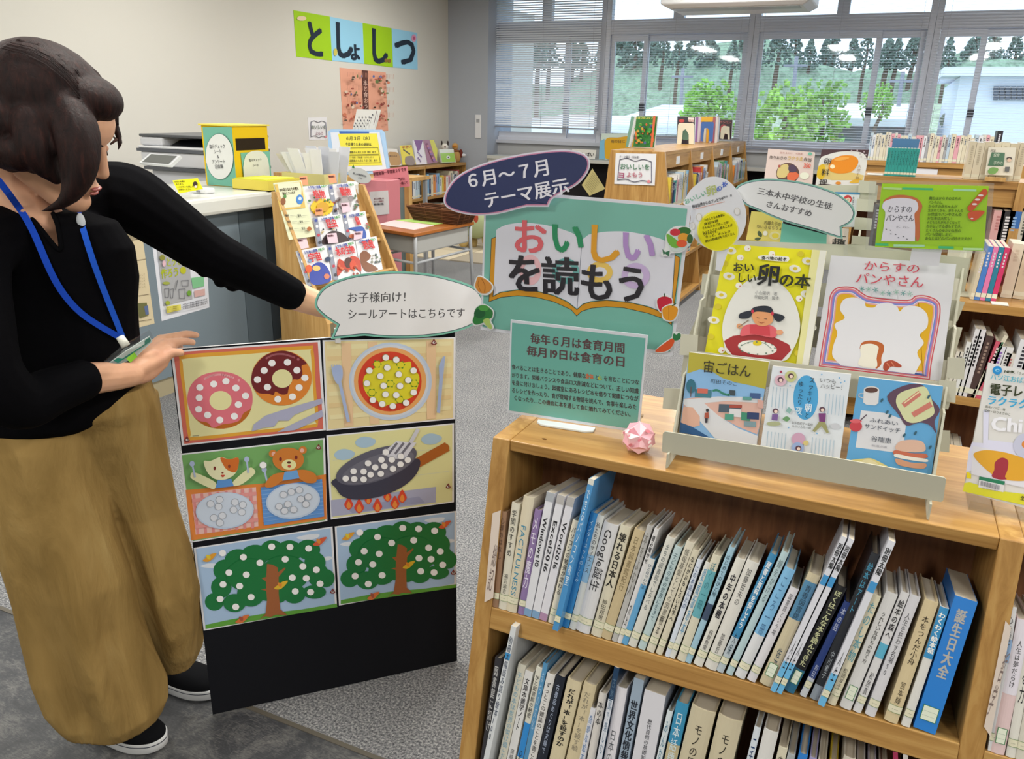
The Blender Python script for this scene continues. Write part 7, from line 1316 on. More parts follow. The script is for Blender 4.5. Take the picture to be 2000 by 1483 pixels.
def flat(name, label, cat, pts, z, th, col, m='paper'): return MB().slab([V((onz(x, y, z).x, onz(x, y, z).y, z)) for x, y in pts], GZ, th, col).build(name, m, None, label, cat)
flat('paper_sheet', 'pale pink sheet lying on the school desk', 'paper', [(738, 438), (770, 430), (848, 440), (808, 449)], DZ+.002, .0015, 'dcbcbc')
flat('paper_sheet', 'light green sheet lying on the school desk', 'paper', [(772, 430), (812, 427), (880, 434), (848, 439)], DZ+.002, .0015, 'a4c86a')
# wicker basket
bc0 = onz(850, 434, .7405); bs = thing('wicker_basket', 'brown wicker basket at the far edge of the school desk', 'basket', V((-2.75, 4.85, DZ)))
B0, B1, B2, B3 = [V((x*DS, y*DS, DZ+.001)) for x, y in ((-2.60, 4.24), (-2.27, 4.18), (-2.255, 4.33), (-2.585, 4.40))]; cb = (B0+B1+B2+B3)/4
m = MB(); n = 9
for k in range(n):
    f = 1+.03*k; z = .006+.0105*k
    loop = [cb+(p-cb)*f+GZ*z for p in (B0, B1, B2, B3, B0)]; m2 = MB().tube(loop, .006, ('6a4630', '553624')[k % 2], 6); m2.build('weave', 'matte', bs)
MB().slab([B0+GZ*.004, B1+GZ*.004, B2+GZ*.004, B3+GZ*.004], GZ, .004, '4c3222').build('bottom', 'matte', bs)
for k in range(12):
    f = k/12; seg = int(f*4); u_ = f*4-seg; Q = (B0, B1, B2, B3, B0); p = Q[seg]+(Q[seg+1]-Q[seg])*u_; MB().tube([p+GZ*.002, cb+(p-cb)*1.27+GZ*.1], .005, '6f4a32', 5).build('stake', 'matte', bs)
pb = (-2.84, 4.12); x0b = ony(706, 440, 5.02).x; x1b = ony(757, 440, 5.02).x; zb0 = .742
pk = thing('pink_box', 'tall pink ballot-style box with white sheet behind the school desk', 'box', V(((x0b+x1b)/2, 5.1, 0)))
zt_ = ony(730, 352, 5.02).z; MB().box((x0b, 5.02, 0), (x1b, 5.2, zt_), 'd4848e').build('body', 'gloss', pk, bevel=.003)
PK = Pl((0, 5.015, 0), (0, -1, 0)); o, a = card('front_sheet', 'white survey sheet', 'x', PK, [(1025, 625), (1195, 612), (1205, 825), (1045, 842)], .002, 'd8d4d6', 'paper', O0, K0, step=.0008, parent=pk); del o['category']
for k, s in enumerate(('あなたの推し本', 'おいしい本紹介', '募集箱')): a.text(s, 1068, 695+25*k, 1160, 690+25*k, 18, '7a3a44' if k < 2 else '3a3a40', .03)
a.build('lettering', o, 'paper')
PS = Pl((-3.45, 5.27, 0), (.1, -1, 0)); o, a = card('pink_sign', 'pink lettered sign board rising behind the pink box', 'sign', PS, [(1055, 435), (1365, 392), (1390, 575), (1200, 600), (1080, 560)], .01, 'd4808a', 'gloss', O0, K0, step=.001)
a.text('学習室第一学習室２Ｆです', 1065, 478, 1365, 432, 34, '5a2430', .03); a.text('６月のミニ展示は', 1200, 535, 1350, 512, 26, '5a2430', .03); a.text('カウンター横にて', 1215, 572, 1380, 548, 26, '5a2430', .03); a.build('lettering', o, 'paper')
MB().tube([PS.off(-.012).at(500+1290/K0, 240+560/K0), V((PS.at(500+1290/K0, 240+560/K0).x, 5.29, 0))], .008, 'c4a0a4', 6).build('pole', 'plastic', o)
# ---- bookcases on the right
def openshelf(label, x0, x1, Yf, zt, posts, shelves, D=.3, top_f=.03, fascia=0, slant=.0):
    t = thing('bookcase', label, 'bookcase', ((x0+x1)/2, Yf+D/2, 0)); fr = lambda z: Yf-slant*(zt-z)
    for x in posts: MB().hexa([V(q) for q in ((x, fr(0), 0), (x+.035, fr(0), 0), (x+.035, Yf+D, 0), (x, Yf+D, 0), (x, Yf, zt), (x+.035, Yf, zt), (x+.035, Yf+D, zt), (x, Yf+D, zt))], lin('ffffff')).build('side_panel', 'wood_z', t)
    for a_, b_ in zip(posts, posts[1:]):
        a_ += .036; b_ -= .001
        MB().box((a_, Yf, zt-top_f), (b_, Yf+D, zt)).build('top_board', 'wood_x', t); MB().box((a_, Yf+D-.02, .04), (b_, Yf+D-.005, zt-top_f)).build('back_panel', 'wood_dark', t)
        if fascia: MB().box((a_, Yf+.02, zt-top_f-fascia), (b_, Yf+.035, zt-top_f)).build('fascia', 'wood_x', t)
        for z in shelves: MB().box((a_, fr(z), z-.03), (b_, Yf+D-.021, z)).build('shelf', 'wood_x', t)
    return fr
# A: far, B: middle, C: low one just behind the display
fa = openshelf('far oak bookcase below the right windows, books on its top', -.20, 2.6, 5.85, 1.13, [-.20, .70, 1.60, 2.50], [.75, .40, .06], fascia=.09)
bookrow(V((-.165, 5.86, 1.131)), GX, GY, .70, .25, 'on top of the far right bookcase', 'books on top of the far bookcase', 21, wr=(.012, .024), hr=(.15, .175), pal=[PAL[k] for k in (1, 15, 7, 1, 15, 9, 18, 14, 15, 1, 17)], D=.12)
fbook(V((.545, 5.86, 1.131)), GX, GY, GZ, .03, .2, .14, '22242c', 'tall black book ending the row on the far right bookcase', 'books on top of the far bookcase', 'd0d0d8')
MB().box((.10, 5.86, 1.05), (.26, 5.868, 1.09), 'd8d8de').build('shelf_label', 'paper', None, 'blank white label strip on the far right bookcase', 'label')
fb = openshelf('taller oak bookcase on the right with teal volumes on top', -.10, 2.5, 4.0, 1.143, [-.165, .485, 1.40, 2.3], [.80, .46, .08], fascia=.075, slant=.08)
ul = lambda px, Y: ony(px, 345, Y).x
x = ul(1726, 4.03); wT = (ul(1788, 4.03)-x)/10
for k in range(10): fbook(V((x+wT*k, 4.03, 1.1445)), GX, GY, GZ, wT*.95, .118, .10, '2f9a94', '%s of ten matching teal volumes from the left on the tall bookcase' % ORD[k], 'teal volumes on the tall bookcase', '1c6a68')
MB().box((x+.012, 4.18, 1.1445), (x+.122, 4.20, 1.30), '4a7aa8').build('book', 'gloss', None, 'blue cover standing behind the teal volumes', 'book')
MB().box((x-.07, 4.0+.02, 1.1445), (x-.005, 4.12, 1.147), 'dcdcd8').build('bookend', 'plastic', None, 'flat white bookend foot left of the teal volumes', 'bookend')
x = ul(1882, 4.05)
for k in range(7):
    w_ = .026+.004*(k % 3); fbook(V((x, 4.05, 1.1445)), GX, GY, GZ, w_, .155-.004*(k % 2), .11, ['cfc6ae', 'd4ccb6', 'c8bea6'][k % 3], '%s cream book, back turned, from the left of the tall bookcase top row' % ORD[k], 'cream books on the tall bookcase', 'b4aa94'); x += w_+.001
P5 = Pl((0, 4.012, 1.1445), (0, -1, .12)); o, a = card('book', 'white picture book with green block and a face, propped on the tall bookcase', 'book', P5, [(1440, 335), (1705, 338), (1672, 608), (1402, 602)], .012, 'd8d4c4', 'gloss', (1640, 220), 4.944, step=.001)
a.poly([(1468, 385), (1595, 390), (1580, 515), (1430, 512)], '3a6a4c'); a.text('うちの', 1450, 380, 1500, 384, 36, '3a3c3a', .02); a.text('保育', 1480, 425, 1540, 427, 34, 'b8c8b4', .03); a.text('手作り', 1480, 500, 1575, 503, 34, 'b8c8b4', .03); a.ell(1635, 445, 28, 16, '3a2a28', 10); a.ell(1635, 460, 20, 18, 'd8b8a0', 10); a.blob([(1430, 560), (1470, 530), (1530, 545), (1500, 590), (1440, 590)], '6a9a4c', 4); a.poly([(1595, 525), (1640, 525), (1632, 575), (1590, 570)], '5a5c5c'); a.build('printed_cover', o)
MB().box((ul(1925, 3.99), 3.975, 1.1445), (ul(1965, 3.99), 4.005, 1.16)).build('book_rest', 'wood_pale', None, 'small wooden rest under the propped white picture book', 'stand')
for (px, w_, h_, c_, lb, ink, ln) in ((1696, .030, .22, '3a3e4c', 'dark navy book at the left end inside the tall bookcase', 'a0a4b0', 0), (1702, .022, .21, 'd88a9c', 'pink book beside the dark one inside the tall bookcase', 'a04a5c', 0), (1707, .03, .21, '8a9490', 'grey-green book third inside the tall bookcase', '5a6460', 0)):
    fbook(V((ony(px, 480, 3.98).x, 3.985, .801)), GX, GY, GZ, w_, h_, .15, c_, lb, 'books inside the tall bookcase', ink, ln)
for (px, w_, c_, lb, ink) in ((1918, .04, 'd4a4a4', 'pink book left of the black one inside the tall bookcase', 'b87a7c'), (1933, .05, '24242c', 'black book with white title inside the tall bookcase', 'd8d8dc'), (1949, .042, '2f6ab4', 'blue book by the post inside the tall bookcase', '8ab0dc'), (1972, .03, 'c8c4b8', 'cream book right of the post in the tall bookcase', '5a5c54'), (1982, .03, 'ccc8bc', 'second cream book right of the post in the tall bookcase', '5a5c54'), (1990, .05, '3c3634', 'dark brown book right of the post in the tall bookcase', 'a09a94')):
    fbook(V((ony(px, 530, 3.98).x, 3.985, .801)), GX, GY, GZ, w_, .225, .15, c_, lb, 'books inside the tall bookcase', ink, .0)
xc = ony(1854, 650, 3.17).x
fc = openshelf('low oak bookcase behind the cardboard display, books on its top', xc, 2.2, 3.2, .772, [xc-.03, 1.15, 2.05], [.43, .08], slant=.05, D=.42)
cy_ = 3.26
x = ony(1893, 590, cy_).x
for w_, h_, c_, lb in ((.012, .17, 'c9bfa8', 'beige thin book left of the coloured magazines'), (.017, .192, '4a7ac0', 'blue magazine spine on the low bookcase top'), (.016, .192, 'd878a8', 'pink magazine spine next to the blue one'), (.016, .192, '2f7a94', 'teal magazine spine between two pink ones'), (.016, .192, 'c83a68', 'crimson magazine spine ending the coloured set')):
    fbook(V((x, cy_, .774)), GX, GY, GZ, w_, h_, .21, c_, lb, 'magazines on the low bookcase top', 'd8d0d8', .05, cat='magazine'); x += w_+.001
x += .022
for k in range(5):
    w_ = .036; fbook(V((x, cy_+.10, .774)), GX, GY, GZ, w_, .195-.006*(k % 2), .14, ['d2cbb6', 'cfc5aa', 'd6cfba'][k % 3], '%s wide cream volume right of the coloured magazines' % ORD[k], 'cream volumes on the low bookcase top', 'c4baa4', .03); x += w_+.003
MB().box((ony(1938, 588, 3.21).x, 3.205, .773), (ony(1972, 588, 3.21).x, 3.255, .776), 'dcdcd4').build('bookend', 'plastic', None, 'white bookend foot beside the coloured magazines', 'bookend')
t = thing('bookend', 'beige metal bookend left of the coloured magazines', 'bookend', V((ony(1860, 580, 3.4).x, 3.4, .773)))
xa_, xb_ = ony(1842, 540, 3.4).x, ony(1890, 540, 3.4).x; MB().box((xa_, 3.4, .773), (xb_, 3.403, .99), 'bdbcaa').build('plate', 'plastic', t, bevel=.001)
MB().box((xa_, 3.30, .773), (xb_+.02, 3.40, .776), 'bdbcaa').build('foot', 'plastic', t)
for (px, w_, h_, c_, lb, ink, ln) in ((1846, .018, .21, 'd2cdc0', 'first thin white booklet at the left of the middle row', '5a5a5c', .05), (1853, .018, .21, 'd4d0c4', 'second thin white booklet at the left of the middle row', '5a5a5c', .05), (1861, .022, .26, 'd8dad8', 'white book with green tick in the low bookcase', '3a3c40', .05), (1869, .024, .325, 'd6d6d8', 'tall white cookbook with blue head in the low bookcase', '2a2a30', .06), (1878, .024, .325, 'd6d4d8', 'tall white cookbook with pink head in the low bookcase', '2a2a30', .06), (1889, .03, .30, '4a3a38', 'dark floral magazine in the low bookcase', '9a8478', .09), (1897, .016, .32, 'd2ccb8', 'thin cream magazine leaning right in the low bookcase', '5a8a6c', .25), (1906, .03, .28, 'c4586c', 'red and white book behind the yellow cookbook', 'e0c4c8', .12), (1918, .03, .26, 'd4d4dc', 'white book with violet foot behind the yellow cookbook', '8a6ab0', .1), (1932, .03, .26, 'd8d8d8', 'white book with black katakana behind the yellow cookbook', '2a2a2c', .1), (1945, .025, .23, 'd4d0c8', 'small cream book behind the yellow cookbook', 'b06a6c', .08), (1960, .05, .3, 'd8dade', 'thick white book behind the yellow cookbook', '3a3c44', .06), (1980, .05, .3, 'd0d2d4', 'thick pale grey book behind the yellow cookbook', '3a3c44', .05)):
    fbook(V((ony(px, 770, 3.19).x, 3.19, .4315)), GX, GY, GZ, w_*.8, h_*.78, .16, c_, lb, 'books in the low bookcase', ink, ln)
for (px, w_, h_, c_, lb, ink) in ((1851, .02, .2, 'd2ccbc', 'cream book in the bottom row of the low bookcase', '6a6a60'), (1860, .016, .2, '3a3a44', 'black book in the bottom row of the low bookcase', '9a7aa0'), (1868, .024, .2, 'd4cfc0', 'cream book with red print in the bottom row', 'b84a5c'), (1878, .016, .19, 'c4d0d8', 'pale blue book in the bottom row', '5a7a9c'), (1888, .10, .13, 'd0cabc', 'wide low box-like volume in the bottom row', '8a4a54')):
    fbook(V((ony(px, 860, 3.17).x, 3.185, .0815)), GX, GY, GZ, w_*.85, h_*.75, .16, c_, lb, 'books in the low bookcase', ink)
# ------------------------------------------------------------------ woman holding the board
def streak(nt, b, _):
    v = texc(nt, (60, 60, 12)); n = N(nt, 'ShaderNodeTexNoise', Scale=2.2, Detail=6.0, Roughness=.65, Distortion=.5); nt.links.new(v, n.inputs['Vector'])
    nt.links.new(ramp(nt, n.outputs['Fac'], [(.35, '13090a'), (.58, '24110f'), (.85, '45221a')]), b.inputs['Base Color']); bump(nt, b, n.outputs['Fac'], .5, .004)
mat('hair', .6, '1d0f0e', fn=streak, spec=.18)
def skinfn(nt, b, _):
    v = texc(nt, (1, 1, 1)); n = N(nt, 'ShaderNodeTexNoise', Scale=14.0, Detail=4.0); nt.links.new(v, n.inputs['Vector'])
    nt.links.new(ramp(nt, n.outputs['Fac'], [(.3, 'c8957a'), (.55, 'd6a585'), (.75, 'dcae92')]), b.inputs['Base Color']); b.inputs['Subsurface Weight'].default_value = .08; b.inputs['Subsurface Radius'].default_value = (.01, .004, .002)
mat('skin', .5, 'd6a585', fn=skinfn, spec=.35)
def knitfn(nt, b, _):
    v = texc(nt, (1, 1, 1)); n = N(nt, 'ShaderNodeTexNoise', Scale=18.0, Detail=5.0); nt.links.new(v, n.inputs['Vector']); bump(nt, b, n.outputs['Fac'], .25, .01)
mat('knit', .92, '08080b', fn=knitfn, spec=.06)
def twill(nt, b, _):
    v = texc(nt, (9, 9, 2.2)); n = N(nt, 'ShaderNodeTexNoise', Scale=1.6, Detail=5.0, Roughness=.55, Distortion=.6); nt.links.new(v, n.inputs['Vector']); bump(nt, b, n.outputs['Fac'], .55, .03)
    nt.links.new(ramp(nt, n.outputs['Fac'], [(.3, '80673a'), (.55, '947948'), (.8, 'a38a58')]), b.inputs['Base Color'])
mat('khaki', .85, 'a98849', fn=twill, spec=.15)
PT = pt
def remeshed(mb, name, m, vox, sm, parent, label=None, cut=None):
    me = bpy.data.meshes.new('t'); me.from_pydata(mb.v, [], mb.f); o = bpy.data.objects.new('t', me); COL.objects.link(o)
    r = o.modifiers.new('r', 'REMESH'); r.mode = 'VOXEL'; r.voxel_size = vox
    s = o.modifiers.new('s', 'SMOOTH'); s.factor = .5; s.iterations = sm
    bpy.context.view_layer.update(); dg = bpy.context.evaluated_depsgraph_get(); out = bpy.data.meshes.new_from_object(o.evaluated_get(dg)); bpy.data.objects.remove(o)
    if cut:
        bm = bmesh.new(); bm.from_mesh(out); bmesh.ops.delete(bm, geom=[f for f in bm.faces if cut(f.calc_center_median())], context='FACES'); bm.to_mesh(out); bm.free()
    out.materials.clear(); out.materials.append(MT[m]); out.polygons.foreach_set('use_smooth', [True]*len(out.polygons)); out.polygons.foreach_set('material_index', [0]*len(out.polygons))
    o = bpy.data.objects.new(name, out); COL.objects.link(o)
    if parent is not None: o.parent = parent; o.matrix_parent_inverse = WM[parent].inverted()
    WM[o] = ID; return props(o, label)
def limb(mb, pts, n=14):   # tapered tube with round ends; pts: (vector, radius)
    P, Rr = [V(p) for p, _ in pts], [r for _, r in pts]; Q = cat_rom([tuple(p)+(r,) for p, r in zip(P, Rr)], 5)
    mb.tube([V(q[:3]) for q in Q], [q[3] for q in Q], 'ffffff', n); mb.ball(P[0], Rr[0], 'ffffff', n, 8); mb.ball(P[-1], Rr[-1], 'ffffff', n, 8)
fh = V((fw.x, fw.y, 0)).normalized()      # level direction away from the viewer's side
def ring(xl, xr, y, d, ry=.8, n=36, amp=0, ph=0, k=5, tilt=0):
    c = PT((xl+xr)/2, y, d); ra = (xr-xl)/2/FPX*d; out = []
    for i in range(n):
        t = 2*math.pi*i/n; m = 1+amp*math.cos(k*t+ph)+amp*.6*math.cos((k+2)*t-1.7*ph); out.append(c+r0*(ra*math.cos(t)*m)+fh*(-ra*ry*math.sin(t)*m)+GZ*(tilt*math.cos(t)))
    return out
wp = thing('person', 'woman in black cardigan and wide khaki trousers leaning to hold the black board', 'person', V((-1.36, 1.03, 0)))
# head frame
HF = (rt*.87+up*-.44+fw*.17).normalized(); HU = (rt*-.40+up*.84-fw*.36); HU = (HU-HF*HU.dot(HF)).normalized(); HS = HF.cross(HU).normalized()   # HS: towards her right
if HS.dot(fw) > 0: HS = -HS
HC = PT(100, 262, 1.375)
HM = Matrix((HF, HS, HU)).transposed().to_4x4()
H_ = lambda f, s, u: HC+HF*f+HS*s+HU*u
b = MB()
b.ball(H_(-.012, 0, .03), (.093, .072, .092), 'ffffff', 24, 16, HM)
b.ball(H_(.028, 0, -.025), (.058, .058, .085), 'ffffff', 22, 14, HM)      # face mass
b.ball(H_(.05, 0, .045), (.042, .055, .045), 'ffffff', 18, 10, HM)        # brow
b.ball(H_(.068, 0, -.090), (.026, .028, .022), 'ffffff', 14, 8, HM)        # chin
for s in (-1, 1):
    b.ball(H_(.055, s*.034, -.022), (.026, .024, .024), 'ffffff', 14, 8, HM)   # cheek
    b.ball(H_(-.018, s*.070, -.040), (.017, .011, .026), 'ffffff', 12, 8, HM)  # ear
    limb(b, [(H_(.0, s*.045, -.055), .026), (H_(.045, s*.022, -.088), .02)])  # jaw
limb(b, [(H_(.082, 0, .022), .008), (H_(.092, 0, -.004), .009), (H_(.0985, 0, -.022), .0108)])   # nose
for s in (-1, 1): b.ball(H_(.089, s*.0095, -.027), (.009, .007, .007), 'ffffff', 10, 6, HM)
b.ball(H_(.074, 0, -.056), (.022, .024, .020), 'ffffff', 14, 8, HM); b.ball(H_(.088, 0, -.052), (.012, .018, .006), 'ffffff', 12, 6, HM); b.ball(H_(.086, 0, -.063), (.012, .017, .006), 'ffffff', 12, 6, HM)
NB = PT(70, 455, 1.45)
limb(b, [(H_(-.035, 0, -.03), .052), (H_(-.05, 0, -.10), .050), (NB, .060)])
# torso core, legs, arms
SHL, SHR = PT(252, 402, 1.60), PT(-70, 505, 1.34)
b.loft([ring(xl, xr, y, d, ry, 24) for xl, xr, y, d, ry in ((10, 150, 430, 1.47, .7), (-25, 200, 470, 1.475, .55), (-40, 215, 540, 1.51, .58), (-30, 215, 660, 1.555, .56), (-30, 220, 760, 1.59, .56), (-30, 235, 860, 1.63, .6))], 'ffffff')
limb(b, [(PT(90, 450, 1.49), .036), (PT(150, 436, 1.54), .024), (SHL, .026)]); limb(b, [(PT(50, 465, 1.47), .036), (SHR, .034)])
limb(b, [(SHL, .036), (PT(405, 492, 1.68), .038), (PT(500, 542, 1.745), .034), (PT(570, 575, 1.80), .034), (PT(650, 604, 1.87), .026)])
limb(b, [(SHR, .036), (PT(-25, 730, 1.31), .038), (PT(45, 785, 1.36), .036), (PT(120, 758, 1.41), .033), (PT(170, 741, 1.45), .0305), (PT(225, 735, 1.50), .027), (PT(256, 732, 1.535), .0235)])
for xs in (((80, 870, 1.62, .062), (140, 1150, 1.66, .05), (190, 1400, 1.76, .034)), ((190, 870, 1.70, .058), (290, 1120, 1.78, .05), (325, 1290, 1.91, .034))): limb(b, [(PT(x, y, d), r_) for x, y, d, r_ in xs])
# right hand on the board corner: palm, four fingers, thumb
WR = PT(256, 732, 1.535)
K = [PT(314, 664, 1.640), PT(324, 672, 1.625), PT(327, 685, 1.61), PT(324, 697, 1.597)]     # knuckles, index .. little
for k_ in K: limb(b, [(WR, .017), (WR*.5+k_*.5+up*.002, .0165), (k_, .0115)])
b.ball(PT(290, 702, 1.58), (.026, .030, .015), 'ffffff', 14, 8, Matrix((rt*.8+up*.6, fw, up*.8-rt*.6)).transposed().to_4x4())
limb(b, [(PT(262, 738, 1.545), .016), (PT(286, 728, 1.57), .0185), (PT(316, 708, 1.597), .0135)])
limb(b, [(K[0], .0105), (PT(345, 657, 1.665), .0092), (PT(366, 653, 1.685), .0082), (PT(383, 655, 1.695), .0072)])
limb(b, [(K[1], .0105), (PT(348, 668, 1.648), .0090), (PT(364, 667, 1.662), .0080), (PT(376, 669, 1.670), .0070)])
limb(b, [(K[2], .0100), (PT(345, 672, 1.665), .0085), (PT(352, 684, 1.690), .0075), (PT(352, 698, 1.690), .0068)])
limb(b, [(K[3], .0090), (PT(336, 690, 1.655), .0078), (PT(342, 702, 1.690), .0068)])
limb(b, [(PT(290, 712, 1.565), .0140), (PT(316, 702, 1.590), .0125), (PT(334, 690, 1.600), .0100), (PT(352, 689, 1.610), .0085)])
# left hand behind the bubble, fingers over the board's top edge
WL_ = PT(650, 604, 1.87); tb = lambda x: BP.at(x, 662)
for i, x in enumerate((690, 706, 721, 735)):
    e = V((BP.at(x, 660).x, BP.at(x, 660).y, 0)); top = bo.z+BH
    kk = e-BN*.035+GZ*(top+.008); limb(b, [(WL_, .016), (WL_*.45+kk*.55+GZ*.006, .014), (kk, .011), (e-BN*.018+GZ*(top+.012), .0085), (e-BN*.006+GZ*(top+.0095), .0072), (e+BN*.001+GZ*(top+.0085), .0065)])
limb(b, [(WL_, .016), (PT(668, 640, 1.87), .013), (PT(686, 664, 1.865), .009), (PT(698, 676, 1.86), .0075)])
body = remeshed(b, 'body', 'skin', .0032, 3, wp)
# face details
f = MB()
f.ball(H_(.0955, -.0, -.0525), (.0065, .016, .0038), 'b0605a', 12, 6, HM).ball(H_(.0935, 0, -.0615), (.0065, .014, .0045), 'bc6a62', 12, 6, HM); f.build('lips', 'gloss', wp)
for s in (-1, 1):
    e = MB().ball(H_(.0665, s*.031, .004), (.0125, .0135, .0095), 'e4ddd6', 12, 8, HM).build('eyeball', 'gloss', wp)
    MB().ball(H_(.0765, s*.032, .001), (.004, .006, .006), '2a1a14', 10, 6, HM).build('iris', 'gloss', e)
    MB().ball(H_(.0695, s*.031, .0085), (.0125, .0155, .0075), 'c4937a', 12, 8, HM).build('eyelid', 'matte', wp)
    MB().tube([H_(.078, s*.016, .003), H_(.084, s*.030, .0015), H_(.074, s*.048, .001)], [.0008, .0016, .0008], '241612', 6).build('eyelashes', 'matte', wp)
    MB().tube([H_(.090, s*.014, .028), H_(.090, s*.032, .034), H_(.076, s*.050, .030)], [.0015, .0028, .001], '3a241c', 6).build('eyebrow', 'matte', wp)
# hair: cap, back mass, side lock, fringe
h = MB()
h.ball(H_(-.026, 0, .046), (.108, .088, .100), 'ffffff', 26, 16, HM); h.ball(H_(-.055, 0, .0), (.085, .088, .095), 'ffffff', 24, 14, HM); h.ball(H_(-.075, 0, -.035), (.06, .075, .06), 'ffffff', 20, 12, HM)
h.ball(H_(.045, .0, .092), (.050, .055, .036), 'ffffff', 18, 10, HM)
def lock(pts): limb(h, [(PT(x, y, d-.05), r_) for x, y, d, r_ in pts], 10)
dS = 1.345
lock([(118, 190, 1.36, .026), (150, 250, 1.345, .026), (158, 310, 1.345, .024), (150, 362, 1.35, .018), (122, 396, 1.355, .010), (82, 413, 1.36, .003)])
lock([(135, 195, 1.36, .022), (170, 250, 1.355, .019), (176, 310, 1.355, .016), (168, 355, 1.355, .011), (150, 390, 1.36, .004)])
lock([(110, 200, 1.36, .024), (132, 265, 1.342, .022), (138, 320, 1.345, .018), (130, 370, 1.35, .009), (110, 402, 1.355, .003)])
lock([(60, 240, 1.345, .032), (70, 290, 1.345, .030), (90, 325, 1.355, .022), (110, 350, 1.365, .010)])
lock([(0, 240, 1.35, .045), (0, 280, 1.36, .040), (40, 300, 1.35, .030)])
lock([(150, 175, 1.41, .020), (188, 200, 1.44, .016), (212, 225, 1.46, .010), (227, 252, 1.465, .007), (234, 280, 1.465, .005), (229, 296, 1.46, .002)])
lock([(165, 180, 1.40, .016), (192, 190, 1.42, .015), (203, 212, 1.44, .010), (206, 235, 1.45, .003)])
for x, y, d, r_ in ((60, 250, 1.33, .05), (100, 235, 1.325, .05), (30, 285, 1.335, .045), (70, 300, 1.325, .034), (140, 220, 1.325, .04), (105, 280, 1.31, .026)): h.ball(PT(x, y, d), r_, 'ffffff', 14, 10)
hair = remeshed(h, 'hair', 'hair', .0038, 7, wp)
m = MB(); rr = random.Random(8)
for k in range(46):      # loose strands over the cap
    a0 = rr.uniform(-.8, .8); pts = []
    for j in range(7):
        t = -.5+j*.33; p = H_(-.026+.105*math.sin(t), .086*math.sin(a0)*(1-.15*j/6), .046+.098*math.cos(t)*math.cos(a0*.8)); pts.append(p)
    m.tube(pts, .0006, '4a2a20', 4)
m.build('hair_strands', 'hair', hair, kind='stuff')
# scalp line of the parting
MB().tube([PT(112, 180, 1.292), PT(122, 196, 1.288), PT(134, 212, 1.29)], [.001, .002, .001], 'b49070', 8).build('parting', 'matte', hair)
# cardigan with V neck
c = MB()
c.loft([ring(xl, xr, y, d, ry, 30) for xl, xr, y, d, ry in ((20, 150, 412, 1.45, .85), (-45, 225, 432, 1.46, .62), (-75, 258, 480, 1.48, .60), (-75, 266, 540, 1.51, .66), (-68, 262, 600, 1.53, .70), (-66, 266, 670, 1.55, .74), (-64, 266, 740, 1.575, .78), (-60, 240, 806, 1.60, .80), (-60, 210, 822, 1.605, .82))], 'ffffff')
limb(c, [(PT(110, 435, 1.50), .046), (PT(195, 385, 1.56), .060), (PT(252, 388, 1.58), .067), (PT(322, 432, 1.61), .060), (PT(405, 490, 1.67), .052), (PT(480, 528, 1.715), .045), (PT(566, 573, 1.79), .0375)])
limb(c, [(PT(30, 455, 1.43), .055), (PT(-60, 500, 1.33), .064), (PT(-45, 640, 1.30), .056), (PT(-22, 735, 1.31), .054), (PT(40, 786, 1.36), .048), (PT(105, 763, 1.405), .042), (PT(158, 744, 1.44), .0375)])
rr = random.Random(3)
for x, y, d in ((343, 500, 1.60), (366, 520, 1.62), (400, 540, 1.64), (432, 560, 1.68), (455, 568, 1.70), (404, 440, 1.63), (428, 455, 1.65), (452, 470, 1.68), (330, 492, 1.58), (372, 424, 1.60)):
    q_ = PT(x*.9+40, y, d+.01); q_ = PT(x, y-(9 if y > 485 else -9), d+.02); c.ball(q_, (.016, .016, .012), 'ffffff', 10, 6)
Vp = [(-40, 335), (20, 385), (70, 436), (112, 486), (121, 486), (112, 440), (101, 408), (140, 372), (150, 300)]
def px_of(p):
    q = p-CP; z = q.dot(fw); return 1000+FPX*q.dot(rt)/z, 741.5-FPX*q.dot(up)/z, z
def inside(x, y, poly):
    r_ = False
    for i in range(len(poly)):
        (x1, y1), (x2, y2) = poly[i-1], poly[i]
        if (y1 > y) != (y2 > y) and x < (x2-x1)*(y-y1)/(y2-y1)+x1: r_ = not r_
    return r_
def vcut(p):
    x, y, z = px_of(p); lim = 1.462
    return z < lim and inside(x, y, Vp)
cg = remeshed(c, 'cardigan', 'knit', .004, 3, wp)
from mathutils.bvhtree import BVHTree
bv = BVHTree.FromPolygons([v.co for v in cg.data.vertices], [tuple(f.vertices) for f in cg.data.polygons])
def hit(x, y, k=.003):
    d = ray(x, y).normalized(); l, n, i, t = bv.ray_cast(CP, d)
    return (CP+d*(t-k)) if l is not None else None
nb_pts = [hit(x, y, 0) for x, y in cat_rom([(-12, 358), (20, 385), (70, 436), (116, 489), (113, 442), (101, 409), (112, 396)], 5)]
bm = bmesh.new(); bm.from_mesh(cg.data); bmesh.ops.delete(bm, geom=[f for f in bm.faces if vcut(f.calc_center_median())], context='FACES'); bm.to_mesh(cg.data); bm.free()
MB().tube([p for p in nb_pts if p], .0042, '131419', 8).build('neckband', 'knit', cg)
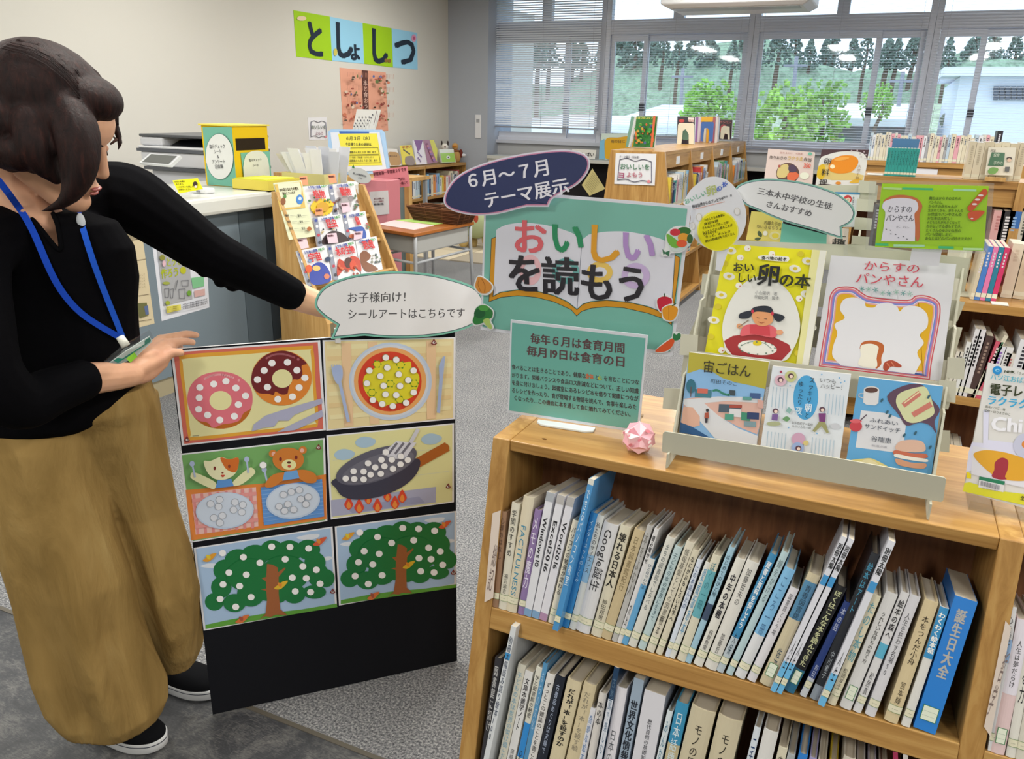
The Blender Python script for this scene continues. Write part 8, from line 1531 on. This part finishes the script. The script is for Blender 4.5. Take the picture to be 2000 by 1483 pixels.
# trousers
t1 = MB()
t1.loft([ring(xl, xr, y, d, ry, 40, am, ph, 4) for xl, xr, y, d, ry, am, ph in ((-58, 288, 745, 1.61, .66, 0, 0), (-62, 300, 785, 1.62, .66, 0, 0), (-66, 306, 815, 1.635, .56, 0, 0), (-40, 270, 835, 1.65, .4, 0, 0))], 'ffffff')
t1.loft([ring(xl, xr, y, d, ry, 60, am, ph, 5) for xl, xr, y, d, ry, am, ph in ((-66, 212, 790, 1.60, .8, 0, 0), (-72, 199, 850, 1.595, .84, 0, 0), (-50, 200, 920, 1.60, .82, .01, .2), (-5, 216, 1030, 1.62, .85, .035, .5), (28, 248, 1130, 1.65, .85, .06, .8), (52, 262, 1207, 1.68, .85, .12, 1.0), (78, 285, 1290, 1.71, .85, .14, 1.2), (105, 306, 1345, 1.74, .85, .15, 1.35), (120, 316, 1380, 1.755, .85, .07, 1.4), (132, 310, 1402, 1.765, .85, .03, 1.4))], 'ffffff')
t1.loft([ring(xl, xr, y, d, ry, 60, am, ph, 5) for xl, xr, y, d, ry, am, ph in ((50, 303, 775, 1.63, .80, 0, 0), (90, 313, 840, 1.65, .86, 0, 0), (150, 328, 915, 1.68, .86, .01, .2), (200, 344, 994, 1.72, .85, .03, .5), (222, 364, 1060, 1.75, .85, .06, .9), (240, 385, 1150, 1.79, .85, .12, 1.2), (262, 392, 1215, 1.83, .85, .15, 1.5), (285, 388, 1270, 1.87, .85, .08, 1.7), (300, 378, 1298, 1.89, .85, .03, 1.8))], 'ffffff')
remeshed(t1, 'trousers', 'khaki', .0045, 2, wp)
# slip-on shoes
def shoe(toe, heel, L=.245):
    toe = V((toe.x, toe.y, 0)); heel = V((heel.x, heel.y, 0)); ax = (toe-heel).normalized(); sd = V((-ax.y, ax.x, 0)); o = toe-ax*L
    out = [(-.0, .0), (.01, .024), (.04, .032), (.09, .032), (.15, .042), (.19, .043), (.225, .032), (.241, .015), (.245, 0)]; full = cat_rom(out+[(x, -y) for x, y in out[-2:0:-1]], 4, True)
    rg = lambda z, k, dx=0: [o+ax*(.1225+(x-.1225)*k+dx)+sd*(y*k)+GZ*z for x, y in full]
    s = MB().loft([rg(.003, .97), rg(.006, 1.0), rg(.027, 1.0), rg(.030, .98)], 'd4d6d8').build('shoe_sole', 'plastic', wp, bevel=0)
    MB().loft([rg(.0215, 1.004), rg(.0235, 1.006), rg(.0235, 1.0)], '2a3040', cap=False).build('pinstripe', 'matte', s)
    u_ = [rg(.026, .975), rg(.034, .97), rg(.046, .90, -.004), rg(.056, .76, -.016), rg(.064, .60, -.032), rg(.070, .42, -.052), rg(.082, .34, -.07)]
    MB().loft(u_, '101114').build('shoe_upper', 'cloth', wp)
shoe(onz(322, 1446, .02), onz(190, 1415, .02)); shoe(onz(432, 1345, .02), onz(310, 1318, .02))
# lanyard, slider, badge holder: worn, so each a part of the figure's outfit
def ribbon(pts, w_, col):
    q = []
    for x, y, d in cat_rom(pts, 6):
        h_ = hit(x, y, .004); f_ = PT(x, y, d); q.append(h_ if h_ and (h_-f_).length < .12 else f_)
    for _ in range(4): q = [q[0]]+[q[i]*.5+(q[i-1]+q[i+1])*.25 for i in range(1, len(q)-1)]+[q[-1]]
    q = [p-ray(*px_of(p)[:2]).normalized()*.003 for p in q]
    m = MB(); L_, R_ = [], []
    for i, p in enumerate(q):
        t = (q[min(i+1, len(q)-1)]-q[max(i-1, 0)]).normalized(); n = (CP-p).normalized(); s_ = t.cross(n).normalized()*w_/2; L_.append(p+s_); R_.append(p-s_)
    for i in range(len(q)-1): n = (CP-q[i]).normalized()*.0009; m.hexa([L_[i], R_[i], R_[i+1], L_[i+1], L_[i]+n, R_[i]+n, R_[i+1]+n, L_[i+1]+n], lin(col))
    return m
ln = thing('lanyard', 'blue neck strap with white clips and a clear badge holder on the woman', 'lanyard', PT(238, 662, 1.40))
ribbon([(-5, 350, 1.34), (22, 385, 1.355), (62, 445, 1.38), (105, 545, 1.40), (150, 605, 1.41), (200, 640, 1.415), (236, 660, 1.42)], .011, '1c46b4').build('strap', 'cloth', ln)
ribbon([(146, 392, 1.40), (157, 430, 1.40), (180, 505, 1.40), (202, 565, 1.41), (224, 620, 1.415), (240, 660, 1.42)], .010, '2458c8').build('strap', 'cloth', ln)
q = hit(158, 432, .008) or PT(158, 432, 1.37); MB().ball(q, (.0085, .006, .014), 'd0d6dc', 10, 8).build('slider', 'plastic', ln)
q = PT(240, 667, 1.398); MB().tube([PT(234, 658, 1.398), PT(246, 676, 1.40)], [.007, .008], 'd8d8cc', 8).build('clip', 'plastic', ln)
hp = [PT(*z) for z in ((204, 707, 1.41), (240, 676, 1.405), (293, 646, 1.43), (301, 662, 1.44), (262, 700, 1.43), (230, 711, 1.42))]; nn = (hp[1]-hp[0]).cross(hp[3]-hp[0]).normalized()
if nn.dot(CP-hp[0]) < 0: nn = -nn
hd = MB().slab(hp, nn, .002, 'ffffff').build('badge_holder', 'clear_plastic', ln)
cc = [PT(*z) for z in ((214, 709, 1.414), (246, 686, 1.41), (292, 657, 1.436), (298, 667, 1.444), (262, 701, 1.434), (234, 711, 1.424))]
MB().slab(cc, nn, .001, 'cfd8d4').build('card', 'paper', hd)
MB().slab([p+nn*.0006 for p in [PT(*z) for z in ((222, 704, 1.411), (292, 659, 1.435), (295, 666, 1.439), (230, 709, 1.416))]], nn, .0003, '2c7a68').build('card_stripe', 'paper', hd)
MB().slab([p+nn*.0008 for p in [PT(*z) for z in ((246, 700, 1.418), (262, 688, 1.421), (268, 696, 1.426), (254, 708, 1.422))]], nn, .0003, '8cc83a').build('card_stripe', 'paper', hd)
bpy.data.objects.remove(fob)
